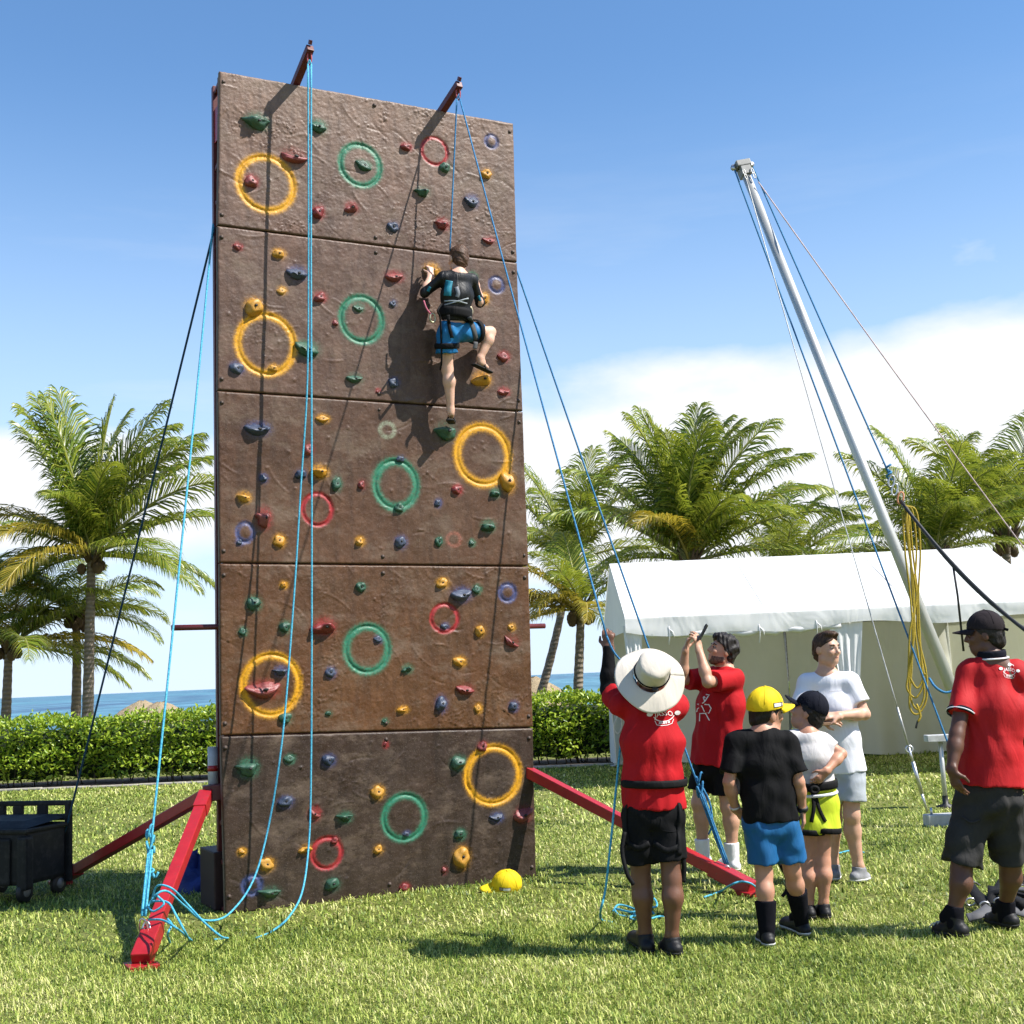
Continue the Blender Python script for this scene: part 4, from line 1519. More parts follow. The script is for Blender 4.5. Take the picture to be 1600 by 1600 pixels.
t0 = TIP[0]
yt = t0.y
strand1 = [t0 + V((-.012, 0, 0)), at(482, 400, yt), at(480, 600, yt), at(470, 760, yt), at(458, 950, yt - .05), at(438, 1180, yt - .15), at(405, 1350, yt - .35), at(362, 1424, yt - .6), at(320, 1438, yt - .8), at(288, 1415, yt - 1.05), at(262, 1393, 7.72), at(245, 1397, 7.66), at(236, 1412, 7.7)]
strand2 = [t0 + V((.012, 0, 0)), at(486, 400, yt), at(487, 700, yt), at(487, 1000, yt), at(486, 1200, yt), at(483, 1310, yt - .04), at(473, 1390, yt - .25), at(452, 1432, yt - .5), at(425, 1455, 8.35), onground(400, 1466, .012)]
top = [t0 + V((-.012, 0, 0)), t0 + V((0, 0, .03)), t0 + V((.012, 0, 0))]
rope([smooth_path(strand1, 8), smooth_path(strand2, 8), smooth_path(top, 6)], .0068, RB, 'doubled cyan rope hanging from the left arm down the wall to the red leg')
# tail of the left rope knotted round the red leg
rope([smooth_path([at(236, 1412, 7.68), at(245, 1385, 7.62), at(268, 1388, 7.6), at(292, 1412, 7.72), at(318, 1440, 7.68), at(345, 1463, 7.62), onground(356, 1466, .01), onground(335, 1468, .015)], 8),
      smooth_path([at(238, 1408, 7.6), at(262, 1410, 7.56), at(275, 1430, 7.5), at(290, 1458, 7.44), onground(296, 1470, .01)], 8),
      smooth_path([at(232, 1437, 7.6), at(255, 1438, 7.5), at(278, 1452, 7.42), onground(300, 1470, .01)], 8),
      smooth_path([at(262, 1436, 7.5), at(268, 1445, 7.46), at(262, 1460, 7.42), onground(266, 1474, .01)], 8),
      smooth_path([at(240, 1402, 7.62), at(232, 1415, 7.62), at(240, 1424, 7.56), at(256, 1412, 7.55), at(246, 1400, 7.58)], 8)], .0065, RB, 'cyan rope tail looped round the lower end of the red front leg')
# left guy ropes
gl = onwall(333, 350, -.15)
kn = at(235, 1328, 7.85)
rope([line(gl, kn, 30, .03), line(kn + V((-.012, 0, 0)), SHL + V((-.01, 0, .03)), 8), line(kn + V((.01, 0, 0)), SHL + V((.012, 0, .03)), 8), line(kn, SHL + V((0, .01, .03)), 8),
      [kn + V((math.cos(t) * .022, math.sin(t) * .022, .02 + .03 * math.sin(t * 2.3) + .012 * t - .04)) for t in np.linspace(0, 12, 40)],
      smooth_path([kn + V((.01, 0, -.13)), kn + V((.03, -.01, -.16)), kn + V((.05, -.01, -.13))], 5),
      [kn + V((math.cos(t) * .018, math.sin(t) * .018, -.16 + .006 * t)) for t in np.linspace(0, 9, 28)]], .0075, RB, 'cyan guy rope with a thick knot tied to the left front leg')
rope([line(gl + V((0, .05, 0)), at(97, 1320, 10.4), 24, .02)], .0085, RN, 'dark blue guy rope slanting down behind the black cart')
# right guy rope to the right leg
gr = onwall(808, 424, -.10)
kr = at(1094, 1236, 9.15)
rope([line(gr, kr, 30, .03), line(kr + V((-.012, 0, 0)), SHR + V((-.012, 0, .03)), 8), line(kr + V((.012, 0, 0)), SHR + V((.012, 0, .03)), 8), line(kr + V((0, -.02, 0)), SHR + V((0, 0, .03)), 8),
      smooth_path([kr + V((.02, 0, .02)), kr + V((.06, -.01, -.08)), kr + V((.07, -.01, -.22)), kr + V((.04, 0, -.3))], 6),
      [kr + V((math.cos(t) * .022, math.sin(t) * .022, .03 * math.sin(t * 2.3) + .012 * t - .04)) for t in np.linspace(0, 12, 40)]], .0075, RBL, 'blue guy rope from the right wall edge knotted to the right red leg')
# belay rope: climber -> right arm -> belayer
t1 = TIP[1]
harn = onwall(703, 392, .24)
HANDB = at(948, 994, 7.36)
rope([line(t1 + V((-.012, 0, 0)), harn, 16), smooth_path([t1 + V((-.012, 0, 0)), t1 + V((0, 0, .03)), t1 + V((.012, 0, 0))], 6), line(t1 + V((.012, 0, 0)), HANDB, 26, .03),
      smooth_path([HANDB, at(960, 1020, 7.35), at(985, 1050, 7.33), at(1010, 1100, 7.32)], 6)], .0062, RBL, 'belay rope running over the right arm from the climber to the belayer')
rope([smooth_path([at(985, 1110, 7.35), at(972, 1150, 7.3), at(964, 1220, 7.25), at(955, 1310, 7.2), at(946, 1390, 7.2), at(938, 1425, 7.28), onground(941, 1438, .012), onground(956, 1441, .01)], 8)], .0068, RB, 'slack cyan rope hanging at the left side of the man in the sun hat')
heap = [onground(958, 1424, .02), onground(966, 1414, .03), onground(985, 1418, .02), onground(1005, 1428, .03), onground(990, 1432, .02), onground(968, 1430, .02), onground(962, 1420, .03), onground(990, 1425, .05), onground(1015, 1412, .06), onground(1022, 1404, .05), onground(1026, 1416, .04), onground(1008, 1420, .05), onground(985, 1434, .02), onground(1005, 1438, .02), onground(1030, 1432, .02), onground(1042, 1434, .012)]
rope([smooth_path(heap, 8), smooth_path([onground(1018, 1405, .02), at(1020, 1400, 7.9), onground(1012, 1417, .03), onground(1022, 1428, .02)], 8)], .0068, RB, 'small heap of cyan rope on the grass behind the sun hat man')
rope([smooth_path([onground(1100, 1402, .012), onground(1125, 1393, .02), at(1140, 1384, 8.55), at(1155, 1378, 8.5), at(1172, 1380, 8.5), onground(1188, 1392, .02)], 8)], .0068, RB, 'short cyan rope end over the foot of the right red leg')
rope([smooth_path([onground(1290, 1335, .02), onground(1310, 1333, .03), onground(1330, 1329, .02), onground(1350, 1332, .01)], 6)], .0068, RB, 'short cyan rope lying on grass behind the man in the white shirt')

# ================================================================== leaning mast and its rigging
ALU = NT('brushed_aluminium')
ALU.set(Base_Color=(0.50, 0.50, 0.47), Metallic=0.55, Roughness=0.45)
ALU.bump(ALU.noise(30, 3, .6, ALU.obj((1, 1, .05))), .1, .004)
ALU = ALU.mat
CABLE = paint('steel_cable', (.42, .42, .40), .45, metallic=.5)
PINKC = paint('pinkish_cord', (.55, .42, .42), .7)
mtop, mbot = at(1161, 262, 13.1), at(1497, 1100, 12.0)
md = (mtop - mbot).normalized()
mfoot = mbot - md * (mbot.z / md.z)
mast = empty('mast', mfoot)
tag(mast, 'tall leaning grey aluminium mast right of the climbing wall', 'mast')
mb = MB()
mb.tube([mfoot, mfoot.lerp(mtop, .5), mtop], [.060, .053, .047], 20)
mb.build('tube', ALU, mast)
mx_ = (V((1, 0.15, 0)) - md * V((1, .15, 0)).dot(md)).normalized()
my_ = md.cross(mx_)
MR = Matrix((mx_, my_, md)).transposed()
mb = MB()
mb.box(mtop + md * .03, (.16, .13, .07), MR, 0, .008)
mb.box(mtop - md * .06 - my_ * .0, (.11, .13, .10), MR, 0, .006)
mb.build('head_plate', paint('mast_head_grey', (.20, .20, .19), .6, metallic=.2), mast)
for sx in (-1, 1):
    mb = MB()
    for kk in range(2):
        c = mtop + mx_ * (.048 * sx) - my_ * .075 - md * (.10 + .06 * kk)
        mb.tube([c + mx_ * (math.cos(t) * .013) + md * (math.sin(t) * .036) for t in np.linspace(0, 2 * math.pi, 17)[:-1]], .005, 6, closed=True)
    mb.build('shackle', CABLE, mast)
    mb = MB()
    mb.lathe([(.001, -.012), (.035, -.012), (.028, 0), (.035, .012), (.001, .012)], 16, Matrix.Translation(mtop + mx_ * .10 * sx + md * .02) @ MR.to_4x4() @ Matrix.Rotation(math.pi / 2, 4, 'X'))
    mb.build('pulley', STEEL, mast)
mb = MB()
fx = mfoot.lerp(mtop, .0)
mb.box(fx + V((0, 0, .05)), (.3, .3, .1), None, 0, .01)
mb.build('base_block', ALU, mast)


def cord(pts, r, mat, label, cat='cable'):
    mb = MB()
    mb.tube(pts, r, 6)
    o = mb.build('cable', mat, None, pts[-1])
    tag(o, label, cat, 'rigging of the leaning mast')
    return o


cord(line(mtop + mx_ * -.10 + md * .02, at(1492, 1190, 11.7), 40, .02), .0085, RBL, 'blue rope close along the left side of the leaning mast')
cord(line(mtop + mx_ * -.06 - my_ * .08 - md * .2, at(1402, 1105, 11.7), 40, .02), .0055, CABLE, 'thin grey cable hanging from mast top down to the turnbuckle')
pin = at(1389, 740, 12.0)
cord(line(mtop + mx_ * .11 + md * .02, pin, 30, .015), .0085, RBL, 'blue rope right of the mast ending in a knot with shackle')
cord(line(mtop + mx_ * .06 - my_ * .08 - md * .25, at(1625, 890, 13.5), 40, .03), .0065, PINKC, 'thin pale pinkish guy line from mast top to right edge')
mb = MB()
mb.tube([pin + V((math.cos(t) * .022, math.sin(t) * .022, .012 * t - .06)) for t in np.linspace(0, 12, 36)], .011, 6)
tag(mb.build('cable_knot', RBL, None, pin), 'blue knot at the lower end of the rope right of the mast', 'knot')
# carabiners, then two black straps running to the right and the yellow coil
cb0, cb1 = at(1398, 765, 12.0), at(1407, 778, 12.0)
mb = MB()
for c, m_ in ((at(1393, 752, 12.0), 0), (cb0, 0), (cb1, 1)):
    mb.tube([c + V((math.cos(t) * .028 + .012 * math.sin(t), 0, math.sin(t) * .055)) for t in np.linspace(0, 2 * math.pi, 17)[:-1]], .009, 6, mat=m_, closed=True)
o = mb.build('carabiner_chain', [STEEL, paint('orange_carabiner', (.6, .25, .12), .4)], None, cb0)
tag(o, 'chain of steel and orange carabiners holding the yellow coil beside the mast', 'carabiners')
st = empty('strap', cb1)
tag(st, 'pair of black bungee straps slanting from carabiners to the right edge', 'strap')
for dx, r_ in ((0, .016), (.05, .013)):
    mb = MB()
    mb.tube(line(cb1 + V((dx * .2, 0, -.03)), at(1640, 1012 - dx * 150, 10.5), 24, .12 + dx), r_, 8)
    mb.build('bungee', BLACK, st)
mb = MB()
q = line(cb1, at(1640, 1012, 10.5), 24, .12)[9]
mb.tube([q, q + V((.02, 0, -.3)), q + V((.03, 0, -.8))], .010, 6)
mb.build('hanging_tail', BLACK, st)
YEL = rope_mat('yellow_cable', (0.42, 0.31, 0.035), (0.30, 0.21, 0.02))
mb = MB()
yc = 11.95
for (xa, xb, yb, dx) in ((1410, 1428, 1116, 0), (1414, 1446, 1108, 3), (1420, 1440, 1090, -4), (1416, 1434, 1075, 2)):
    mid = (1428 + dx, 1000)
    loop = [at(xa, 800, yc), at(xa + 4 + dx, 860, yc - .02), at(xa + 12, 930, yc), at(mid[0] - 2, 985, yc - .02), at(1416 - abs(dx) * 1.2 + 8, 1050, yc), at(1421 + dx, yb - 14, yc), at(1433 + dx * .5, yb, yc), at(1447 - abs(dx), yb - 22, yc), at(1447 - abs(dx) * 2, 1050, yc), at(mid[0] + 6, 990, yc + .02), at(1432 + dx, 930, yc), at(xb - 8, 860, yc + .02), at(xb - 14, 800, yc), at(1414, 790, yc)]
    mb.tube(smooth_path(loop, 7), .0092, 7)
mb.tube(smooth_path([at(1432, 1100, yc), at(1438, 1118, yc), at(1434, 1128, yc)], 5), .011, 6)
mb.tube(smooth_path([at(1434, 1126, yc), at(1431, 1138, yc)], 4), .009, 6, mat=1)
o = mb.build('cable_coil', [YEL, BLACK], None, at(1430, 1130, yc))
tag(o, 'long twisted coil of yellow cable hanging beside the mast', 'cable')
mb = MB()
mb.tube(smooth_path([at(1452, 1060, 11.9), at(1462, 1074, 11.8), at(1478, 1082, 11.8), at(1497, 1076, 11.8)], 7), .012, 6)
o = mb.build('hose', RBL, None, at(1478, 1082, 11.8))
tag(o, 'short blue loop of rope hanging at the lower mast', 'rope')
# turnbuckle and ground anchor
ta, tb = at(1402, 1105, 11.7), at(1449, 1270, 11.7)
tn = empty('turnbuckle', tb)
tag(tn, 'steel turnbuckle with shackles between grey cable and ground block', 'turnbuckle')
for nm, f0, f1, r_, m_ in (('cable_end', 0, .38, .010, CABLE), ('eye_bolt', .38, .55, .012, STEEL), ('screw_body', .52, .82, .017, STEEL), ('hook', .8, 1.0, .012, STEEL)):
    mb = MB()
    mb.tube([ta.lerp(tb, f0), ta.lerp(tb, f1)], r_, 8)
    if nm == 'eye_bolt':
        c = ta.lerp(tb, .4)
        mb.tube([c + V((math.cos(t) * .03, 0, math.sin(t) * .03)) for t in np.linspace(0, 2 * math.pi, 15)[:-1]], .010, 6, closed=True)
    mb.build(nm, m_, tn)
gbk = onground(1470, 1292)
mb = MB()
mb.box(gbk + V((0.03, 0.06, .055)), (.30, .14, .11), Matrix.Rotation(.12, 3, 'Z'), 0, .008)
anchor = empty('ground_anchor', gbk)
tag(anchor, 'low pale grey metal ground block beside the right man', 'anchor block')
mb.build('block', paint('grey_block', (.42, .43, .42), .5, bump=.2), anchor)
mb = MB()
mb.tube([gbk + V((-.06, .05, .10)), gbk + V((-.06, .05, .17))], .012, 8)
mb.build('lug', STEEL, anchor)
sp = onground(1478, 1262)
stand = empty('support_stand', sp)
tag(stand, 'grey metal support stand with flat top behind the right man', 'stand')
mb = MB()
mb.tube([sp, sp + V((0, 0, .70))], .024, 12)
mb.build('post', ALU, stand)
mb = MB()
mb.box(sp + V((.03, 0, .71)), (.36, .14, .07), None, 0, .006)
mb.build('top_plate', paint('stand_top_grey', (.5, .5, .49), .5), stand)
mb = MB()
mb.lathe([(.10, 0.005), (.10, .02), (.03, .04), (.03, .12)], 14, Matrix.Translation(sp))
mb.build('base', BLACK, stand)

# ================================================================== cart, bag, cap, harness on the grass
PLAST = NT('scuffed_black_plastic')
f = PLAST.noise(18, 5, .7)
f2 = PLAST.noise(3, 5, .6)
PLAST.set(Base_Color=PLAST.mix(PLAST.mrange(f, .5, .8, 0, .6), (.008, .008, .0085), (.055, .052, .049)), Roughness=PLAST.mrange(f2, .3, .7, .55, .8), Specular_IOR_Level=.3)
PLAST.bump(f, .25, .006)
PLAST = PLAST.mat
cy = onground(105, 1405).y
c0 = onground(62, 1410)                                    # right front bottom corner of the body
cart = empty('utility_cart', c0)
tag(cart, 'black plastic wheeled utility cart at the left edge of the lawn', 'cart')
CRZ = Matrix.Rotation(-.30, 3, 'Z')
cxv, cyv = CRZ @ V((1, 0, 0)), CRZ @ V((0, 1, 0))
cc = c0 + V((-.31, .26, 0))


def cpt(x, y, z):
    return cc + cxv * x + cyv * y + V((0, 0, z))


def cbox(name, c, s, b=.02, par=cart):
    mb = MB()
    mb.box(cpt(*c), s, CRZ, 0, b)
    return mb.build(name, PLAST, par)


body = cbox('body', (0, 0, .33), (.62, .50, .40), .035)
cbox('rim', (0, 0, .535), (.66, .53, .035), .012)
cbox('front_plate', (-.04, -.257, .31), (.46, .03, .35), .02)
cbox('corner_post', (.29, -.22, .30), (.09, .10, .40), .025)
mb = MB()
mb.add([cpt(-.31, -.23, .555), cpt(.31, -.23, .555), cpt(.31, .22, .59), cpt(-.31, .22, .59), cpt(-.2, -.12, .60), cpt(.2, -.12, .60), cpt(.22, .16, .62), cpt(-.22, .16, .62)], [[0, 1, 5, 4], [1, 2, 6, 5], [2, 3, 7, 6], [3, 0, 4, 7], [4, 5, 6, 7]])
mb.build('lid', PLAST, cart)
hb = cart
for nm, c, s in (('handle_bar', (.0, .27, .695), (.68, .04, .04)), ('handle_rail', (.0, .27, .585), (.68, .04, .05)), ('handle_upright', (-.31, .27, .64), (.05, .036, .09)), ('handle_upright', (.315, .27, .40), (.05, .045, .62)), ('handle_upright', (.07, .27, .64), (.09, .036, .09)), ('handle_upright', (-.16, .27, .64), (.09, .036, .09))):
    mb = MB()
    mb.box(cpt(*c), s, CRZ, 0, .012)
    mb.build(nm, PLAST, hb)
for (x, y) in ((.27, .2), (-.27, .2), (.27, -.2), (-.27, -.2)):
    M = Matrix.Translation(cpt(x, y, .085)) @ CRZ.to_4x4() @ Matrix.Rotation(math.pi / 2, 4, 'Y')
    mb = MB()
    mb.lathe([(.03, -.022), (.07, -.024), (.083, -.014), (.083, .014), (.07, .024), (.03, .022)], 20, M, cap=True)
    wh = mb.build('wheel', BLACK, cart)
    mb = MB()
    mb.lathe([(.001, -.027), (.04, -.026), (.04, .026), (.001, .027)], 16, M)
    mb.build('hub', paint('grey_hub', (.18, .18, .18), .5), wh)

# blue tarpaulin bag behind the red leg
BAGM = cloth('blue_tarpaulin', (0.018, 0.035, 0.17), 0.5, .2, .5, .4, (1, 1, 1))
bp = onground(292, 1402) + V((0, .35, 0))
mb = MB()
rows = []
gg = np.random.default_rng(3)
for i in range(29):
    a = 2 * math.pi * i / 28
    row = []
    for j in range(13):
        b = j / 12 * math.pi * .5
        lump = 1 + .13 * math.sin(3 * a + 2 * b + 1) + .09 * math.sin(7 * a - 5 * b) + .05 * math.sin(13 * a + 9 * b)
        row.append(bp + V((math.cos(a) * math.cos(b) * .26 * lump, math.sin(a) * math.cos(b) * .2 * lump, (.22 + .05 * math.sin(2 * a + 1)) * math.sin(b) ** .8 * lump)))
    rows.append(row)
for j in range(13):
    rows[-1][j] = rows[0][j]
mb.grid(rows)
o = mb.build('tarpaulin_bag', BAGM, None, bp)
tag(o, 'crumpled dark blue tarpaulin bundle on grass behind the red front leg', 'bag')

# ================================================================== people
# Implicit surfaces: tapered capsules and ellipsoids blended into one field, then meshed (surface nets).
class Field:
    def __init__(self, lo, hi, h):
        self.h = h
        self.lo = np.array(lo, np.float32)
        n = np.ceil((np.array(hi) - np.array(lo)) / h).astype(int) + 1
        self.ax = [self.lo[i] + np.arange(n[i], dtype=np.float32) * h for i in range(3)]
        self.v = np.full(n, 0.2, np.float32)

    def _sl(self, lo, hi):
        s = []
        for i in range(3):
            a = int(max(0, math.floor((lo[i] - self.lo[i]) / self.h)))
            b = int(min(self.v.shape[i], math.ceil((hi[i] - self.lo[i]) / self.h) + 1))
            if b <= a:
                return None
            s.append(slice(a, b))
        return tuple(s)

    def _xyz(self, s):
        return (self.ax[0][s[0]][:, None, None], self.ax[1][s[1]][None, :, None], self.ax[2][s[2]][None, None, :])

    def comb(self, s, d, k, sub=False):
        a = self.v[s]
        if sub:
            d = -d
            if k > 0:
                h = np.maximum(k - np.abs(a - d), 0) / k
                self.v[s] = np.maximum(a, d) + h * h * k * 0.25
            else:
                self.v[s] = np.maximum(a, d)
        else:
            if k > 0:
                h = np.maximum(k - np.abs(a - d), 0) / k
                self.v[s] = np.minimum(a, d) - h * h * k * 0.25
            else:
                self.v[s] = np.minimum(a, d)

    def cap(self, a, b, ra, rb, k=0.02, w=None, wk=1.0, flat_a=False, flat_b=False, sub=False):
        a, b = np.array(a, np.float32), np.array(b, np.float32)
        m = max(ra, rb) * max(1, wk) + k + 0.03
        s = self._sl(np.minimum(a, b) - m, np.maximum(a, b) + m)
        if s is None:
            return
        X, Y, Z = self._xyz(s)
        ab = b - a
        L2 = float(ab @ ab) + 1e-9
        t0 = ((X - a[0]) * ab[0] + (Y - a[1]) * ab[1] + (Z - a[2]) * ab[2]) / L2
        t = np.clip(t0, 0, 1)
        qx, qy, qz = X - a[0] - t * ab[0], Y - a[1] - t * ab[1], Z - a[2] - t * ab[2]
        q2 = qx * qx + qy * qy + qz * qz
        if w is not None:
            w = np.array(w, np.float32)
            w = w / np.linalg.norm(w)
            c = qx * w[0] + qy * w[1] + qz * w[2]
            q2 = q2 - c * c + (c / wk) ** 2
        d = np.sqrt(np.maximum(q2, 0)) - (ra + (rb - ra) * t)
        L = math.sqrt(L2)
        if flat_b:
            d = np.maximum(d, (t0 - 1) * L)
        if flat_a:
            d = np.maximum(d, -t0 * L)
        self.comb(s, d.astype(np.float32), k, sub)

    def ell(self, c, axes, r, k=0.02, sub=False, cut=None):
        c = np.array(c, np.float32)
        m = max(r) + k + 0.02
        s = self._sl(c - m, c + m)
        if s is None:
            return
        X, Y, Z = self._xyz(s)
        x, y, z = X - c[0], Y - c[1], Z - c[2]
        q0 = 0
        q1 = 0
        for A, rr in zip(axes, r):
            e = x * A[0] + y * A[1] + z * A[2]
            q0 = q0 + (e / rr) ** 2
            q1 = q1 + (e / rr / rr) ** 2
        k0, k1 = np.sqrt(q0), np.sqrt(q1)
        d = k0 * (k0 - 1) / np.maximum(k1, 1e-5)
        if cut is not None:
            for (p, n) in cut:
                d = np.maximum(d, (X - p[0]) * n[0] + (Y - p[1]) * n[1] + (Z - p[2]) * n[2])
        self.comb(s, d.astype(np.float32), k, sub)

    def half(self, p, n):
        """keep the side that n points away from"""
        X, Y, Z = self._xyz((slice(None),) * 3)
        self.v = np.maximum(self.v, ((X - p[0]) * n[0] + (Y - p[1]) * n[1] + (Z - p[2]) * n[2]).astype(np.float32))

    def wrinkle(self, amp, f, seed=0, zs=0.5):
        g = np.random.default_rng(seed)
        X, Y, Z = self._xyz((slice(None),) * 3)
        o = 0
        for i in range(3):
            a = g.normal(0, 1, 3)
            a /= np.linalg.norm(a)
            b = g.normal(0, 1, 3)
            ff = f * (1 + 0.7 * i)
            ph = g.uniform(0, 6.28, 2)
            warp = 1.8 * np.sin((X * b[0] + Y * b[1] + Z * b[2]) * f * 0.45 + ph[1])
            o = o + np.sin((X * a[0] + Y * a[1] + Z * a[2] * zs) * ff + warp + ph[0]) / (1 + 0.5 * i)
        self.v = self.v + (amp * o).astype(np.float32)

    def mesh(self, name, mat, origin, smooth_it=1):
        v = self.v
        ins = v < 0
        n = np.array(v.shape) - 1
        c = np.zeros(n, np.uint8)
        for i in (0, 1):
            for j in (0, 1):
                for k in (0, 1):
                    c += ins[i:n[0] + i, j:n[1] + j, k:n[2] + k]
        act = (c > 0) & (c < 8)
        I = np.argwhere(act)
        idx = np.full(n, -1, np.int32)
        idx[act] = np.arange(len(I))
        acc = np.zeros((len(I), 3), np.float64)
        cnt = np.zeros(len(I))
        for ax in range(3):
            o1, o2 = [i for i in range(3) if i != ax]
            for p in (0, 1):
                for q in (0, 1):
                    A = I.copy()
                    A[:, o1] += p
                    A[:, o2] += q
                    B = A.copy()
                    B[:, ax] += 1
                    va = v[A[:, 0], A[:, 1], A[:, 2]]
                    vb = v[B[:, 0], B[:, 1], B[:, 2]]
                    cr = (va < 0) != (vb < 0)
                    t = np.where(cr, va / np.where(cr, va - vb, 1), 0)
                    P = A.astype(np.float64)
                    P[:, ax] += t
                    acc[cr] += P[cr]
                    cnt[cr] += 1
        pos = acc / np.maximum(cnt, 1)[:, None] * self.h + self.lo
        quads = []
        for ax in range(3):
            o1, o2 = (ax + 1) % 3, (ax + 2) % 3
            sa = [slice(None)] * 3
            sb = [slice(None)] * 3
            sa[ax] = slice(0, -1)
            sb[ax] = slice(1, None)
            a, b = ins[tuple(sa)], ins[tuple(sb)]
            ed = np.argwhere(a != b)
            ok = (ed[:, o1] > 0) & (ed[:, o2] > 0) & (ed[:, o1] < n[o1]) & (ed[:, o2] < n[o2])
            ed = ed[ok]
            fl = a[ed[:, 0], ed[:, 1], ed[:, 2]]
            cs = []
            for (p, q) in ((0, 0), (1, 0), (1, 1), (0, 1)):
                e = ed.copy()
                e[:, o1] -= 1 - p
                e[:, o2] -= 1 - q
                cs.append(idx[e[:, 0], e[:, 1], e[:, 2]])
            Q = np.stack(cs, 1)
            Q[~fl] = Q[~fl][:, ::-1]
            quads.append(Q)
        Q = np.concatenate(quads)
        Q = Q[(Q >= 0).all(1)]
        for it in range(smooth_it):
            s = np.zeros_like(pos)
            w = np.zeros(len(pos))
            for i in range(4):
                np.add.at(s, Q[:, i], pos[Q[:, (i + 1) % 4]] + pos[Q[:, i - 1]])
                np.add.at(w, Q[:, i], 2)
            pos = pos * 0.5 + 0.5 * s / np.maximum(w, 1)[:, None]
        self.pos, self.Q = pos, Q
        return np_mesh(name, pos - np.array(origin), np.full(len(Q), 4), Q.ravel(), mat, True)


SKIN = {}


def skin(key, c, rough=0.5):
    if key not in SKIN:
        m = NT('skin_' + key)
        f = m.noise(16, 4, .6)
        m.set(Base_Color=m.mix(m.mrange(f, .3, .7), tuple(x * .88 for x in c), tuple(min(1, x * 1.1) for x in c)), Roughness=rough, Specular_IOR_Level=0.4, Subsurface_Weight=0.08, Subsurface_Radius=(.02, .008, .004), Subsurface_Scale=0.5)
        m.bump(m.noise(150, 3, .6), .12, .003)
        SKIN[key] = m.mat
    return SKIN[key]


def hairmat(name, c):
    m = NT(name)
    f = m.noise(90, 3, .6, m.obj((1, 1, .4)))
    m.set(Base_Color=m.mix(m.mrange(f, .35, .65), tuple(x * .5 for x in c), tuple(x * 1.5 for x in c)), Roughness=.55, Specular_IOR_Level=.25)
    m.bump(f, .8, .006)
    return m.mat


H_BLACK = hairmat('black_hair', (.016, .013, .012))
H_BROWN = hairmat('brown_hair', (.055, .030, .018))
EYEW = paint('eye_white_shaded', (.36, .33, .31), .5, spec=.2)  # white greyed down: the shade of the lids is in the colour
EYED = paint('eye_dark', (.012, .008, .006), .5, spec=.2)
LIP = paint('lip', (.38, .15, .12), .5)
C_RED = cloth('red_cotton', (0.36, 0.006, 0.010), .8)
C_RED2 = cloth('red_polo_cotton', (0.38, 0.010, 0.013), .7)
C_BLACK = cloth('black_cotton', (0.0055, 0.0055, 0.0062), .8, .1, .4, .12)
C_BLACKD = cloth('black_denim', (0.0085, 0.0085, 0.0092), .9, .35, .4, .1)
C_GREYD = cloth('dark_grey_twill', (0.032, 0.031, 0.030), .85, .15, .4, .12)
C_BLUE = cloth('royal_blue_shorts', (0.012, 0.095, 0.24), .55, .12)
C_BLUE2 = cloth('bright_blue_shorts', (0.012, 0.13, 0.31), .5, .12)
C_WHITE = cloth('white_cotton', (0.74, 0.74, 0.78), .85, .04)
C_GREYW = cloth('pale_grey_cotton', (0.55, 0.53, 0.52), .85, .06)
C_LGREY = cloth('light_grey_shorts', (0.36, 0.39, 0.42), .7, .06)
C_NEON = cloth('neon_yellow_shorts', (0.50, 0.60, 0.03), .6, .06)
C_NAVY = cloth('navy_cap_cotton', (0.007, 0.008, 0.014), .85, .1, .4, .12)
C_CAPG = cloth('washed_black_cap', (0.022, 0.017, 0.019), .85, .1, .4, .12)
C_YCAP = cloth('yellow_cap_cotton', (0.70, 0.50, 0.012), .7, .06)
C_KHAKI = cloth('beige_hat_fabric', (0.54, 0.49, 0.42), .85, .05)
WEB = cloth('black_webbing', (.007, .007, .0075), .75, .1, .4, .15)
SHOE_B = paint('black_shoe_leather', (.008, .008, .009), .55, bump=.5, spec=.3)
SHOE_W = paint('white_shoe', (.68, .68, .68), .6, bump=.3)
SHOE_G = paint('grey_mesh_shoe', (.30, .30, .31), .7, bump=.5, c2=(.12, .12, .13))
SOLE_W = paint('white_sole', (.6, .6, .58), .7)
SOLE_B = paint('black_sole', (.02, .02, .02), .8)
SOCK_B = cloth('black_sock', (.006, .006, .009), .9, .1, .3, .1)
SOCK_W = cloth('white_sock', (.72, .72, .72), .9)
PRINT = paint('white_print', (.78, .76, .74), .8, .03)


def nz(v):
    return V(v).normalized()


def hand(F, wrist, d, n, thumb, s=1.0, curl=0.5, spread=1.0, k=.008):
    """palm and five fingers; d points along the fingers, n out of the palm, thumb = +1/-1 side along d x n"""
    d = nz(d)
    n = nz(V(n) - d * V(n).dot(d))
    t = d.cross(n) * thumb
    w = V(wrist)
    F.cap(w - d * .01 * s, w + d * .082 * s, .0155 * s, .0145 * s, .02 * s, t, 2.3)
    for i, (o, ln) in enumerate(((.030, .074), (.0105, .082), (-.0095, .077), (-.0285, .060))):
        p = w + d * (.080 - .006 * abs(i - 1)) * s + t * o * s
        dd = (d + t * (o * 3.0 * spread)).normalized()
        ang = curl * (0.75 + .12 * i)
        for q, f in enumerate((.45, .32, .23)):
            a = ang * (q + .7)
            e = p + (dd * math.cos(a) + n * math.sin(a)) * ln * f * s
            F.cap(p, e, (.0092 - .0008 * q) * s, (.0086 - .0008 * q) * s, k * s if q == 0 else .004 * s)
            p = e
    b = w + d * .022 * s + t * .024 * s
    e = b + (d * .55 + t * .62 + n * .35).normalized() * .045 * s
    F.cap(b, e, .0125 * s, .0105 * s, .012 * s)
    e2 = e + (d * .85 + t * .12 + n * (.25 + .5 * curl)).normalized() * .034 * s
    F.cap(e, e2, .0100 * s, .0082 * s, .004 * s)


